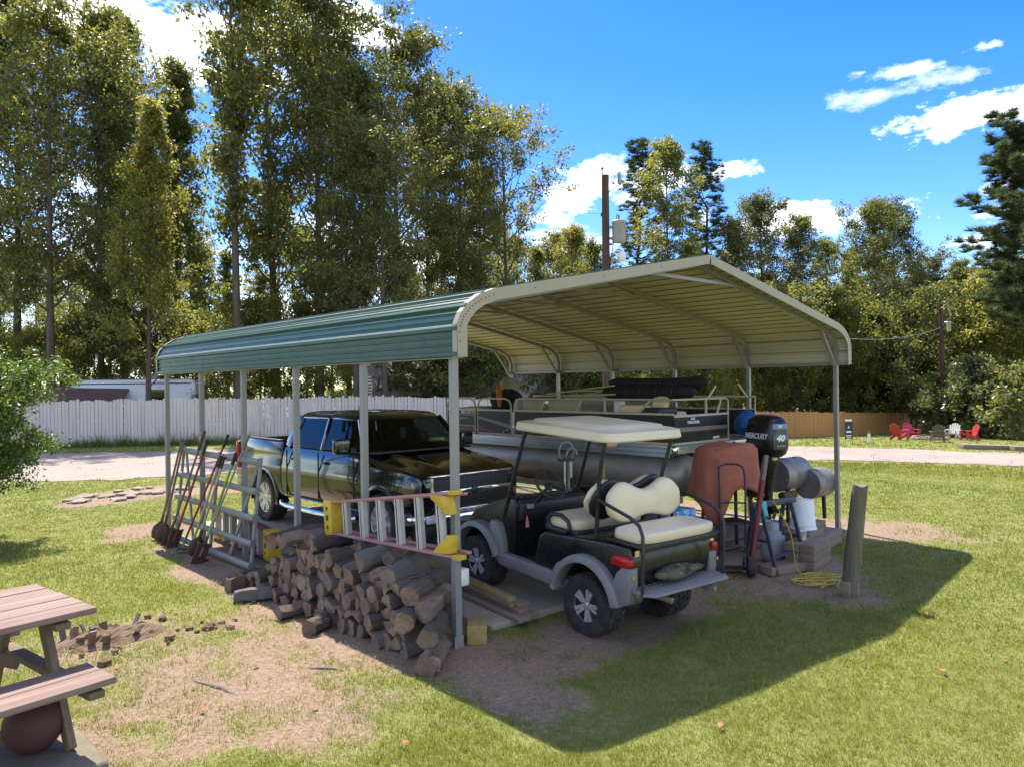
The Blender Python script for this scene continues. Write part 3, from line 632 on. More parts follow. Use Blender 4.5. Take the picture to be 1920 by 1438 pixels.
KA = [Kind('oak_tree', *grow(101, KH, .26, 4.4, 46, 3, 34, .21, .22, .85, 'oval', 4, .66), LEAFA, BARK),
      Kind('oak_tree', *grow(102, KH, .20, 3.9, 52, 3, 33, .20, .20, .8, 'oval', 4, .62), LEAFA, BARK),
      Kind('maple_tree', *grow(103, KH, .16, 3.7, 56, 3, 31, .20, .18, .9, 'cone', 4, .62), LEAFB, BARK),
      Kind('hickory_tree', *grow(104, KH, .38, 4.8, 30, 3, 26, .24, .21, 1.6, 'vase', 5, .52, 0, .15), LEAFA, BARK),
      Kind('oak_tree', *grow(105, KH, .30, 4.9, 46, 3, 34, .21, .23, .6, 'oval', 4, .66, 0, .1), LEAFA, BARK),
      Kind('maple_tree', *grow(106, KH, .24, 3.8, 48, 3, 31, .20, .17, 1.0, 'oval', 4, .60), LEAFB, BARK)]
KP = [Kind('pine_tree', *pine(201, 20, .45, 3.0, 20, .20, .34, 44, 10, .018), LEAFP, BARKP, 3), Kind('pine_tree', *pine(202, 20, .38, 5.6, 30, .26, .50, 70, 20, .026, .45), LEAFP, BARKP, 3)]
KS = [Kind('understory_tree', *grow(301, 8, .12, 2.6, 26, 3, 30, .20, .07, .4, 'oval', 3, .70), LEAFC, BARK), Kind('understory_tree', *grow(302, 8, .20, 2.9, 24, 3, 30, .21, .08, .35, 'oval', 3, .75), LEAFB, BARK)]
NEARL = 'tall leafy tree rising straight behind the whitewashed fence'
def by_px(kind, u, d, top, label, group=None, hk=KH, rz=None, cat='tree', sz=None):
    p = pix(u, 720, d); z = gzf(p.x, p.y); H = CAM.z+(720-top)*d/FPX-z; sc = H/hk
    return plant(kind, p.x, p.y, sc if sz is None else sc*sz, rnd.uniform(0, 6.28) if rz is None else rz, label, cat, group, sz=1 if sz is None else 1/sz)
G1 = 'leafy trees behind the white fence'
for (k, u, d, top) in ((1, -60, 40, 60), (0, 30, 43, 5), (4, 95, 37, 40), (1, 190, 42, 60), (2, 235, 48, 30), (2, 330, 50, 120), (0, 520, 48, -60), (1, 600, 41, -90), (5, 655, 50, 130), (0, 668, 37, 150), (4, 740, 42, 75), (1, 800, 50, 190), (0, 865, 45, 205), (4, 955, 46, 235), (5, 905, 60, 330)):
    by_px(KA[k], u, d, top, ('tall yellow green tree' if k in (2, 5) else 'tall olive green tree')+(' in the first row behind the whitewashed fence' if d < 44 else ' in the second row behind the whitewashed fence'), G1)
by_px(KA[2], 276, 35.5, 190, 'slim maple tree whose straight trunk shows above the white camper', rz=.4)
by_px(KA[3], 447, 37, -110, 'sparse tall tree with steep bare branches fanning out against the sky', rz=1.2)
by_px(KA[4], 722, 36, 270, 'broad oak tree with a low horizontal bough behind the green roof edge', rz=2.0)
G2 = 'tall trees deeper in the wood'
for i in range(26):
    u = -80+i*46+rnd.uniform(-18, 18); k = rnd.choice((0, 1, 2, 4, 5)); by_px(KA[k], u, rnd.uniform(54, 74), rnd.uniform(360, 520) if u < 900 else rnd.uniform(420, 520), ('yellow green' if k in (2, 5) else 'olive green')+' tree deep in the wood behind the front rows', G2)
G3 = 'understory trees behind the white fence'
for i in range(38):
    u = -60+i*29.5+rnd.uniform(-14, 14); d = rnd.uniform(37, 50) if u < 640 else rnd.uniform(42, 56)
    k = rnd.random() > .55; by_px(KS[k], u, d, rnd.uniform(560, 665), ('golden green' if k else 'dark green')+' low understory tree between the trunks behind the white fence', G3, 8)
# middle and right of the wood
for (k, u, d, top) in ((5, 1075, 62, 440), (2, 1010, 58, 470), (5, 1120, 58, 470)): by_px(KA[k], u, d, top, 'yellow green tree behind the utility pole with the large transformer', 'yellow green trees behind the pole')
by_px(KA[5], 1255, 55, 285, 'tall yellow green tree between two pines above the carport ridge', rz=.3)
by_px(KP[0], 1205, 60, 265, 'pine tree with upright dark tufts left of the tall yellow green tree', rz=.5)
by_px(KP[0], 1325, 62, 275, 'thin pine tree with bare lower stem right of the tall yellow green tree', rz=2.5)
G4 = 'woodland trees behind the cedar fence'
for (k, u, d, top) in ((2, 1160, 52, 520), (5, 1300, 52, 470), (1, 1385, 60, 430), (0, 1440, 62, 395), (1, 1500, 58, 425), (5, 1555, 66, 470), (0, 1640, 62, 412), (1, 1690, 64, 405), (2, 1600, 70, 480), (4, 1740, 72, 500), (1, 1800, 70, 515), (2, 1850, 66, 520), (0, 1910, 70, 505), (1, 1980, 60, 500), (5, 1560, 56, 560), (2, 1450, 54, 540), (5, 1700, 62, 560), (1, 1390, 54, 560), (0, 2060, 66, 470)):
    by_px(KA[k], u, d, top, ('yellow green' if k in (2, 5) else 'mid green')+' woodland tree standing behind the cedar fence', G4, sz=1.05)
for i in range(24):
    u = 1000+i*40+rnd.uniform(-15, 15); by_px(KA[rnd.choice((0, 1, 5))], u, rnd.uniform(76, 95), rnd.uniform(500, 580), 'hazy tree far back in the wood beyond the cedar fence', 'far trees beyond the cedar fence')
for i in range(40):
    u = 1000+i*24+rnd.uniform(-15, 15); k = rnd.random() > .6; by_px(KS[k], u, rnd.uniform(52, 72) if u > 1330 else rnd.uniform(42, 56), rnd.uniform(540, 660), ('golden green' if k else 'dark green')+' low understory tree along the back of the cedar fence', 'understory trees along the cedar fence', 8)
for i in range(34):
    u = 990+i*30+rnd.uniform(-12, 12); by_px(KS[0], u, rnd.uniform(64, 84), rnd.uniform(590, 665), 'dark bushy thicket tree deep under the far trees', 'thicket trees under the far trees', 8, sz=1.5)
by_px(KP[1], 1950, 36, 260, 'big dark green pine tree leaning in beside the leafy hedge bush', rz=.9)
by_px(KP[0], 1720, 66, 500, 'small ragged pine tree beside the second utility pole', rz=1.0)
# shrubs
LS = Kind('garden_shrub', *grow(401, 3.2, .30, 1.75, 46, 4, 60, .085, .06, .5, 'oval', 5, .34), LEAFS, BARK)
p = pix(-105, 742, 11.6); plant(LS, p.x, p.y, .72, .6, 'bright green small tree with drooping twigs at the lawn edge before the white fence', 'tree')
KB = [Kind('hedge_bush', *grow(402, 4.2, .03, 4.0, 70, 4, 24, .28, .06, .25, 'cone', 4, .62), LEAFH, BARK), Kind('wild_shrub', *grow(403, 3.5, .06, 2.2, 34, 3, 30, .15, .05, .4, 'oval', 4, .5), LEAFC, BARK)]
p = pix(1835, 760, 50); plant(KB[0], p.x, p.y, 1.0, .3, 'wide leafy hedge bush behind the fire pit chairs', 'bush')
p = pix(1985, 760, 47); plant(KB[0], p.x, p.y, 1.05, 2.1, 'tall hedge bush under the big pine tree', 'bush')
KBY = Kind('wild_shrub', *grow(404, 3.9, .06, 2.4, 34, 3, 24, .17, .05, .4, 'oval', 4, .55), LEAFB, BARK)  # yellow light on the leaves behind the boat is put into the leaf colour
for u, d, l in ((880, 38.5, 'dark glossy shrub in front of the shingled house roof'), (800, 40, 'dense dark shrub left of the shingled house'), (1060, 38, 'shrub with sunlit gold put into its leaf colour behind the boat'), (1150, 40, 'yellow green shrub behind the furled boat cover'), (1010, 41, 'shrub with sunlit gold put into its leaf colour right of the garden shed')):
    p = pix(u, 740, d); plant(KBY if u > 1000 else KB[1], p.x, p.y, 1.15, u*.1, l, 'bush')
# weeds along the foot of the white fence
g = np.random.default_rng(5); pts = [(2.2-11.2, 38.2), (2.2, 30.4), (9, 25.7), (16.4, 20.6)]; VV = []
for (x0, y0), (x1, y1) in zip(pts, pts[1:]):
    n = int(500*math.hypot(x1-x0, y1-y0)/8); t = g.random(n); o_ = np.abs(g.normal(0, .35, n))+.05; L = math.hypot(x1-x0, y1-y0); dx, dy = (x1-x0)/L, (y1-y0)/L
    x = x0+dx*L*t+dy*o_; y = y0+dy*L*t-dx*o_; h = g.uniform(.15, .55, n)*np.clip(1.2-o_, .3, 1)*(.4+1.2*smooth_noise(x, y, .7, 9)); x = np.repeat(x, 6)+g.normal(0, .06, n*6); y = np.repeat(y, 6)+g.normal(0, .06, n*6); h = np.repeat(h, 6)*g.uniform(.4, 1.2, n*6)
    a = g.uniform(0, 6.28, n*6); w_ = .012; z = gz(x, y); lx, ly = g.normal(0, .4, n*6)*h, g.normal(0, .4, n*6)*h
    VV.append(np.stack([np.stack([x-np.cos(a)*w_, y-np.sin(a)*w_, z], 1), np.stack([x+np.cos(a)*w_, y+np.sin(a)*w_, z], 1), np.stack([x+lx, y+ly, z+h], 1)], 1).reshape(-1, 3))
tag(link(bpy.data.objects.new('weeds', tri_mesh('weeds', np.concatenate(VV), WEEDM))), 'rough weeds along the foot of the white fence', 'weeds', kind='stuff')
# ------------------------------------------------------------------ wheels
def tyre_mesh(name, r, w, rim, lugs=0, lugh=.012):
    mb = MB(); RX = Matrix.Rotation(PI/2, 4, 'Y'); h = w/2
    pr = [(rim, -h*.80), (rim+.012, -h*.92), (r*.86, -h*1.02), (r*.95, -h*.94), (r-lugh*.7, -h*.72), (r-lugh*.4, 0), (r-lugh*.7, h*.72), (r*.95, h*.94), (r*.86, h*1.02), (rim+.012, h*.92), (rim, h*.80)]
    rings = [[(R_*math.cos(2*PI*k/40), R_*math.sin(2*PI*k/40), z) for k in range(40)] for R_, z in pr]
    mb2 = MB(); mb2.loft(rings, 0, True, (False, False)); mb.add(mb2.v, mb2.f, 0, True, RX)
    for k in range(lugs):
        a = 2*PI*k/lugs
        for j, (x0, wd) in enumerate(((-h*.80, h*.44), (-h*.27, h*.36), (h*.27, h*.36), (h*.80, h*.44))):
            aa = a+(j % 2)*PI/lugs; Mx = Matrix.Rotation(aa, 4, 'X') @ Matrix.Translation((x0, 0, r-lugh*.5-(.006 if j in (0, 3) else 0))) @ Matrix.Rotation(.25*(1 if j < 2 else -1), 4, 'Z')
            mb.box((0, 0, 0), (wd, 2*PI*r/lugs*.58, lugh*1.5), Mx)
        for s in (-1, 1):
            mb.box((0, 0, 0), (.016, 2*PI*r/lugs*.5, r*.10), Matrix.Rotation(a, 4, 'X') @ Matrix.Translation((s*h*.985, 0, r*.91)))
    return mb.mesh(name, RUBBER)
def rim_mesh(name, rim, w, spokes, twin=True, mats=None, face=.30):
    mb = MB(); RX = Matrix.Rotation(PI/2, 4, 'Y'); h = w/2
    mb.lathe([(rim*1.0, -h*.8), (rim*.93, -h*.6), (rim*.86, -h*.1), (rim*.86, h*.25), (rim*.93, h*.70), (rim*1.0, h*.80)], 32, RX, 0); mb.lathe([(rim*.93, h*.68), (rim*.96, h*.80), (rim*1.02, h*.88), (rim*1.03, h*.80), (rim*1.0, h*.66)], 32, RX, 2)
    mb.lathe([(rim*.95, -h*.2), (.001, -h*.2)], 24, RX, 1)
    fx = h*face*2
    for k in range(spokes):
        a = 2*PI*k/spokes
        for d in ((-.19, .19) if twin else (0,)):
            n0, n1 = rim*.16, rim*.93; c0, c1 = a+d*1.4, a+d*.9; ww = rim*(.10 if twin else .12)
            p0 = Vector((fx, math.cos(c0)*n0, math.sin(c0)*n0)); p1 = Vector((fx*1.25, math.cos(c1)*n1, math.sin(c1)*n1))
            mb.bar(p0, p1, ww*2, .018, (1, 0, 0), 2)
    mb.lathe([(rim*.26, fx-.03), (rim*.26, fx+.006), (rim*.18, fx+.016), (.001, fx+.018)], 16, RX, 2)
    for k in range(5): a = 2*PI*k/5+.3; mb.cyl((fx, math.cos(a)*rim*.2, math.sin(a)*rim*.2), (fx+.016, math.cos(a)*rim*.2, math.sin(a)*rim*.2), .008, n=6, mi=1)
    return mb.mesh(name, mats or [BLACKM, INTER, ALLOY])
def add_wheels(parent, spots, tyre, rim):
    for x, y, z in spots:
        o = share('wheel', rim, parent, (x, y, z), (rnd.uniform(0, 6), 0, 0) if x > 0 else (rnd.uniform(0, 6), 0, PI)); share('tyre', tyre, o)
def arch(mb, y, z, r0, r1, x0, x1, a0, a1, n=14, mi=0):
    """fender strip: ring sector in the y-z plane between x0 and x1"""
    rings = []
    for i in range(n+1):
        a = R(a0+(a1-a0)*i/n); c, s = math.cos(a), math.sin(a)
        rings.append([(x0, y+c*r0, z+s*r0), (x1, y+c*r0, z+s*r0), (x1*.5+x0*.5+(x1-x0)*.35, y+c*r1, z+s*r1), (x0, y+c*r1, z+s*r1)])
    mb.loft(rings, mi, True); return mb
def pad(mb, cx, cy, cz, dx, dy, dz, mi=0, n=6, puff=.25, Mx=None):
    """upholstered cushion: superellipsoid"""
    m = 14; k = 28; rings = []; e1, e2 = .32, .38
    sp = lambda v, e: math.copysign(abs(v)**e, v)
    for i in range(m+1):
        t = -PI/2+PI*i/m; ct, st = sp(math.cos(t), e1), sp(math.sin(t), e1)
        rings.append([(cx+dx/2*ct*sp(math.cos(2*PI*j/k), e2), cy+dy/2*ct*sp(math.sin(2*PI*j/k), e2), cz+dz/2*st) for j in range(k)])
    if Mx is not None: rings = [[tuple(Mx @ Vector(p)) for p in r] for r in rings]
    mb.loft(rings, mi, True, (False, False)); return mb
# ------------------------------------------------------------------ golf cart
cart = empty('golf_cart', (1.69, -.58, -.03), -R(5), label='lifted black golf cart with cream rear-facing seat and beige canopy', cat='golf cart')
cart.rotation_euler = (R(3), 0, -R(5))
ct = tyre_mesh('tyre', .292, .25, .158, 26, .018); crm = rim_mesh('wheel', .165, .24, 5, True, face=.36)
add_wheels(cart, [(-.475, 0, .29), (.475, 0, .29), (-.475, 1.79, .29), (.475, 1.79, .29)], ct, crm)
def body(poly, x0, x1, name, mat, par, cut=(), bev=.02):
    mb = MB(); mb.ext(poly, x0, x1, 'x'); o = mb.build(name, mat, par, bev=bev, seg=3)
    return o
# rear body: side profile with the wheel opening traced in
def arcpts(cy, cz, r, a0, a1, n=10): return [(cy+r*math.cos(R(a0+(a1-a0)*i/n)), cz+r*math.sin(R(a0+(a1-a0)*i/n))) for i in range(n+1)]
rear = [(.80, .40), (.80, .60), (.74, .80), (.66, .86), (.2, .90), (-.30, .94), (-.52, .945), (-.565, .80), (-.55, .60), (-.46, .50)] + arcpts(0, .30, .43, 152, 25, 10)[0:]
body(rear, -.555, .555, 'rear_body', CARTBLK, cart, bev=.03)
for s in (-1, 1):
    mb = MB(); arch(mb, 0, .30, .395, .47, s*.50, s*.655, 8, 168, 18)
    # grey quarter that runs from the flare to the tail
    mb.ext([(-.36, .60), (-.40, .70), (-.47, .765), (-.575, .77), (-.585, .62), (-.55, .44), (-.44, .42)], s*.50, s*.60, 'x')
    mb.ext([(.39, .34), (.47, .36), (.47, .52), (.40, .62)], s*.50, s*.60, 'x'); mb.build('rear_fender', GREYP, cart, bev=.012)
    mb = MB(); mb.ext([(.40, .36), (1.36, .36), (1.40, .46), (1.28, .50), (.44, .50)], s*.50, s*.60, 'x'); mb.build('rocker_panel', GREYP, cart, bev=.015)
    mb = MB(); arch(mb, 1.79, .30, .39, .455, s*.46, s*.64, 20, 160, 18)
    mb.ext([(1.30, .44), (1.44, .38), (1.46, .50), (1.50, .64), (1.58, .75), (1.52, .82), (1.42, .80), (1.35, .66)], s*.49, s*.585, 'x'); mb.build('front_fender', GREYP, cart, bev=.012)
    mb = MB(); mb.ext([(-.33, .775), (-.36, .855), (-.52, .865), (-.575, .85), (-.58, .79), (-.5, .765)], s*.545, s*.612, 'x'); mb.build('tail_light', RED, cart, bev=.012)
    mb = MB(); mb.box((s*.585, -.60, .70), (.02, .01, .03)); mb.box((s*.52, -.575, .90), (.05, .012, .05)); mb.build('hinge', CHROME, cart)
mb = MB(); mb.ext([(1.22, .46), (1.22, .74), (1.17, 1.02), (1.22, 1.085), (1.36, 1.09), (1.62, .99), (1.95, .86), (2.14, .68), (2.17, .50), (2.05, .42)] + arcpts(1.79, .30, .37, 18, 160, 10), -.50, .50, 'x'); mb.build('front_cowl', CARTBLK, cart, bev=.045, seg=3)
mb = MB(); mb.ext([(.75, .40), (1.30, .40), (1.46, .62), (1.43, .64), (1.27, .44), (.75, .44)], -.54, .54, 'x'); mb.build('floor_mat', BLACKP, cart, bev=.006)
mb = MB(); mb.ext([(1.12, .96), (1.13, 1.045), (1.20, 1.07), (1.30, 1.05), (1.26, .88), (1.18, .84)], -.47, .47, 'x'); d_ = mb.build('dashboard', BLACKP, cart, bev=.015)
mb = MB(); mb.lathe([(.05, 0), (.05, .05), (.042, .05), (.04, .005)], 16, Matrix.Translation((-.36, 1.14, .99))); mb.build('cup_holder', GREYP, d_)
mb = MB(); mb.tube([(-.42, 1.105, .92), (-.425, 1.09, .86), (-.42, 1.09, .80)], [.004, .018, .022], 8); mb.build('key_tag', m_plain('pink_tag', (.55, .12, .20), .5), d_)
# seats
mb = MB(); pad(mb, 0, .50, .97, 1.02, .50, .12); mb.build('front_seat', VINYL, cart)
mb = MB(); mb.box((0, .48, .895), (.98, .48, .06)); mb.build('front_seat_base', BLACKP, cart, bev=.01)
def hump(x): return .10*math.exp(-((abs(x)-.30)/.17)**2)
def back_mesh(yc, lean, mb, d=.13, z0=1.13, z1=1.36, hw=.505):
    rings = []; n = 26
    for i in range(n+1):
        q = -1+2*i/n; x = hw*q; e = max(0., 1-abs(q)**5.5)**.38; zt = z1+hump(x); zb = z0-hump(x)*.55; mid = (zt+zb)/2; hh = (zt-zb)/2*max(e, .16)*1.0; dd = d/2*max(e, .22); ring = []
        for k in range(16):
            a = 2*PI*k/16; c, s_ = math.cos(a), math.sin(a); zz = mid+hh*math.copysign(abs(s_)**.55, s_); ring.append((x, yc+dd*math.copysign(abs(c)**.75, c)+lean*(zz-1.25), zz))
        rings.append(ring)
    mb.loft(rings, 0, True)
mb = MB(); back_mesh(-.17, .10, mb, .15); bk = mb.build('rear_backrest', VINYL, cart)
mb = MB(); back_mesh(.13, -.28, mb, .11, 1.13, 1.35, .50); mb.build('front_backrest', VINYL, cart)
mb = MB(); back_mesh(.045, -.28, mb, .07, 1.10, 1.37, .515); mb.build('backrest_shell', BLACKP, cart)
mb = MB(); pad(mb, 0, -.44, 1.025, 1.06, .42, .11); mb.build('rear_seat', VINYL, cart)
mb = MB(); mb.box((0, -.43, .965), (1.10, .46, .03)); mb.box((0, -.655, .955), (1.08, .02, .05)); mb.build('rear_seat_tray', BLACKM, cart, bev=.006)
for s in (-1, 1):
    mb = MB(); mb.tube([(s*.53, -.07, .94), (s*.53, -.07, 1.28), (s*.545, -.09, 1.31), (s*.555, -.20, 1.285), (s*.56, -.52, 1.215), (s*.56, -.63, 1.165), (s*.56, -.675, 1.08), (s*.56, -.685, .90), (s*.56, -.69, .56)], .0165, 10); mb.build('grab_bar', BLACKM, cart)
    mb = MB(); mb.tube([(s*.53, .30, .95), (s*.535, .32, 1.02), (s*.54, .42, 1.065), (s*.54, .56, 1.05), (s*.535, .62, 1.0), (s*.53, .62, .94), (s*.53, .56, .905), (s*.53, .36, .905)], .022, 8, True); mb.build('armrest', BLACKP, cart)
    mb = MB(); mb.tube([(s*.50, 1.42, .84), (s*.505, 1.36, .98), (s*.49, 1.06, 1.86)], .021, 8); mb.build('front_strut', BLACKM, cart)
    mb = MB(); mb.tube([(s*.44, .02, .92), (s*.44, -.0, 1.45), (s*.46, -.04, 1.62), (s*.47, -.10, 1.86)], .020, 8); mb.box((s*.465, -.05, 1.82), (.03, .10, .07)); mb.build('rear_strut', BLACKM, cart)
    mb = MB(); mb.tube([(s*.47, -.10, .62), (s*.47, -.10, .95)], .018, 8); mb.tube([(s*.45, -.50, .58), (s*.45, -.52, .95)], .016, 8); mb.build('seat_leg', BLACKM, cart)
mb = MB(); mb.add([(-.47, 1.395, .98), (.47, 1.395, .98), (.46, 1.09, 1.83), (-.46, 1.09, 1.83), (-.47, 1.40, .98), (.47, 1.40, .98), (.46, 1.095, 1.83), (-.46, 1.095, 1.83)], [(0, 1, 2, 3), (7, 6, 5, 4), (0, 4, 5, 1), (1, 5, 6, 2), (2, 6, 7, 3), (3, 7, 4, 0)]); mb.build('windscreen', CLEAR, cart)
# canopy
mb = MB(); rings = []
def rr_ring(hw, y0, y1, z, rc, n=5, sag=0):
    out = []
    for cx, cy, a0 in ((hw-rc, y1-rc, 0), (-hw+rc, y1-rc, 90), (-hw+rc, y0+rc, 180), (hw-rc, y0+rc, 270)):
        for i in range(n+1): a = R(a0+90*i/n); out.append((cx+rc*math.cos(a), cy+rc*math.sin(a), z))
    return out
for hw, y0, y1, z, rc in ((.47, -.13, 1.18, 1.845, .10), (.535, -.205, 1.245, 1.835, .12), (.545, -.215, 1.255, 1.85, .12), (.535, -.20, 1.24, 1.92, .12), (.48, -.14, 1.17, 1.935, .12), (.43, -.09, 1.12, 1.935, .11), (.41, -.06, 1.08, 1.962, .11), (.33, .04, .96, 1.975, .10)):
    rings.append(rr_ring(hw, y0, y1, z, rc))
mb.loft(rings, 0, True, (True, True)); mb.build('canopy', ROOFP, cart, sharp=40)
# steering
mb = MB(); mb.cyl((-.25, 1.26, .92), (-.25, .98, 1.22), .022, .02, 10)
MS = Matrix.Translation((-.25, .955, 1.245)) @ Matrix.Rotation(R(48), 4, 'X')
ring = [MS @ Vector((.175*math.cos(2*PI*k/28), .175*math.sin(2*PI*k/28), .03)) for k in range(28)]; st = mb.build('steering_column', BLACKP, cart)
mb = MB(); mb.tube(ring, .014, 8, True)
for a in (PI/2*1.0, PI*1.18, PI*1.82): mb.bar(MS @ Vector((0, 0, 0)), MS @ Vector((.17*math.cos(a), .17*math.sin(a), .03)), .035, .012, MS.to_3x3() @ Vector((0, 0, 1)))
mb.lathe([(.001, .012), (.05, .01), (.055, -.01), (.03, -.03)], 14, MS); mb.build('steering_wheel', BLACKP, cart)
mb = MB(); mb.box((0, 1.33, .52), (.08, .03, .10)); mb.box((-.10, 1.33, .52), (.05, .03, .10)); mb.build('pedals', BLACKM, cart, kind='stuff')
# rear footplate and undercarriage
mb = MB(); mb.ext([(-.57, -.50), (.57, -.50), (.57, -.72), (.50, -.80), (-.50, -.80), (-.57, -.72)], .555, .580, 'z'); fp = mb.build('footplate', GREYP, cart, bev=.008)
mb = MB()
for i in range(17):
    for j in range(4): mb.box((-.50+i*.0625+(j % 2)*.03, -.545-j*.06, .582), (.034, .008, .006), Matrix.Identity(4))
mb.build('tread_pattern', GREYP, fp, kind='stuff')
mb = MB(); mb.box((0, -.32, .50), (.80, .50, .04)); mb.box((-.30, -.5, .50), (.04, .62, .05)); mb.box((.30, -.5, .50), (.04, .62, .05)); mb.box((0, .85, .36), (.55, 1.9, .07)); mb.cyl((-.42, 0, .29), (.42, 0, .29), .045, n=10); mb.sphere((.05, 0, .29), .12, 12, 8); mb.cyl((-.42, 1.79, .29), (.42, 1.79, .29), .035, n=10); mb.build('chassis', SMOKE, cart, bev=.008)
t = NT('camouflage_cloth'); v = t.coord(); a_ = t.noise(v, 14, 3, .5); b_ = t.noise(v, 23, 3, .5)
c = t.ramp(a_, [(.40, (.03, .028, .018)), (.46, (.12, .10, .06)), (.56, (.07, .075, .035)), (.62, (.20, .16, .10))]); CAMO = t.done(t.pbr(c, .9, 0, t.bump(b_, .6, .02)))
def drape(cx, cy, cz, sx, sy, h, mat, name, parent=None, seed=1, label=None, cat=None, n=22):
    mb = MB(); g = np.random.default_rng(seed); P = []
    for i in range(n):
        for j in range(n):
            u, w = i/(n-1)*2-1, j/(n-1)*2-1; q = max(0, 1-(abs(u)**3+abs(w)**3)); z = h*q**.5*(.55+.9*float(smooth_noise(u*2+seed, w*2, 1.3, seed)))
            P.append((cx+u*sx/2*(1+.08*math.sin(5*w+seed)), cy+w*sy/2*(1+.08*math.sin(4*u+seed)), cz+z))
    mb.add(P, [(i*n+j, (i+1)*n+j, (i+1)*n+j+1, i*n+j+1) for i in range(n-1) for j in range(n-1)], 0, True)
    o = mb.build(name, mat, parent); m = o.modifiers.new('thick', 'SOLIDIFY'); m.thickness = .008
    if label: tag(o, label, cat)
    return o
# ------------------------------------------------------------------ pickup truck
tk = empty('pickup_truck', (2.42, 5.33, SLAB_Z), PI, label='black crew cab pickup truck with chrome grille parked under the carport', cat='pickup truck')
tt = tyre_mesh('tyre', .405, .275, .262, 30, .010); trm = rim_mesh('wheel', .262, .25, 6, True, [GREYP, INTER, ALLOY], .36)
add_wheels(tk, [(-.865, 1.83, .405), (.865, 1.83, .405), (-.865, -1.82, .405), (.865, -1.82, .405)], tt, trm)
def trsec(y, s, zb, zt, crown=.0, k=.93):
    half = [(.80, zb), (.955, zb+.04), (.985, zb+.14), (1.0, .74), (1.0, .90), (.992, 1.0), (.975, 1.06), (.968, 1.13), (k+.005, zt-.045), (k-.03, zt-.008), (k-.10, zt+crown*.2), (k*.5, zt+crown*.8)]
    pts = [(x*s, y, min(z, zt-.02) if i < 8 else z) for i, (x, z) in enumerate(half)]
    return [(-x, yy, z) for x, yy, z in pts]+[(0, y, zt+crown)]+[(x, yy, z) for x, yy, z in reversed(pts)]
st = [(2.60, .83, .56, 1.06, .015), (2.565, .88, .52, 1.085, .02), (2.48, .935, .50, 1.115, .02), (2.33, .975, .48, 1.145, .02), (2.1, .995, .46, 1.175, .02), (1.75, 1.0, .46, 1.215, .02), (1.45, 1.0, .46, 1.26, .01), (1.25, 1.0, .46, 1.315, .0), (.9, 1.0, .46, 1.33, 0), (0, 1.0, .46, 1.335, 0), (-.8, 1.0, .46, 1.335, 0), (-1.14, .998, .46, 1.335, 0)]
mb = MB(); mb.loft([trsec(*a) for a in st], 0, True); bd = mb.build('body', [PAINT, INTER], tk, sharp=38)
def cutter(y, z, r, x0=-1.3, x1=1.3):
    c = MB(); c.cyl((x0, y, z), (x1, y, z), r, n=40); return c.build('cut', INTER)
# the two cutters stand in the truck's own frame
bd.parent = None; boolean_cut(bd, [cutter(1.83, .40, .485)]); bd.parent = tk; bd.data.set_sharp_from_angle(angle=R(38))
# bed
sd = [(.80, .46), (.955, .50), (.985, .60), (1.0, .74), (1.0, .90), (.992, 1.0), (.975, 1.06), (.97, 1.18), (.955, 1.36), (.935, 1.39), (.86, 1.39), (.845, 1.36), (.845, .80), (.70, .75), (.70, .46)]
for s in (-1, 1):
    mb = MB(); mb.ext([(x*s, z) for x, z in sd], -2.98, -1.165, 'y')
    bed = mb.build('bed_side', PAINT, tk, bev=.012); bed.parent = None; boolean_cut(bed, [cutter(-1.82, .40, .485)]); bed.parent = tk; bed.data.set_sharp_from_angle(angle=R(38))
mb = MB(); mb.box((0, -2.07, .74), (1.68, 1.80, .06)); mb.box((0, -1.20, 1.03), (1.68, .05, .66)); mb.build('bed_floor', BLACKP, tk)
mb = MB(); mb.box((0, -2.985, .99), (1.66, .06, .74)); mb.build('tailgate', PAINT, tk, bev=.015)
mb = MB(); mb.box((0, -3.08, .60), (1.9, .16, .18)); mb.build('rear_bumper', CHROME, tk, bev=.03)
for s in (-1, 1):
    mb = MB(); mb.box((s*.93, -2.96, 1.12), (.13, .10, .40)); mb.build('tail_lamp', RED, tk, bev=.02)
    mb = MB(); mb.box((s*.90, -2.08, 1.40), (.085, 1.78, .02)); mb.build('bed_rail_cap', BLACKP, tk, bev=.005)
    for y in (1.83, -1.82):
        mb = MB(); arch(mb, y, .40, .475, .535, s*.93, s*1.018, -8, 188, 20); mb.build('wheel_arch', PAINT, tk, bev=.006)
    mb = MB(); mb.tube([(s*.98, 1.22, .40), (s*1.03, 1.1, .37), (s*1.04, .9, .365), (s*1.04, -.85, .365), (s*1.03, -1.05, .37), (s*.98, -1.17, .40)], .045, 10); mb.build('step_bar', CHROME if s < 9 else BLACKM, tk)
    # door seams (thin recessed strips are dark), handles
    mb = MB()
    for y in (1.16, .12, -.94): mb.box((s*.995, y, .90), (.020, .012, .74))
    mb.box((s*.985, .1, .535), (.02, 2.1, .010)); mb.build('door_seam', INTER, tk)
    for y in (.27, -.80): mb = MB(); mb.box((s*1.0, y, 1.13), (.045, .19, .035)); mb.build('door_handle', PAINT, tk, bev=.012)
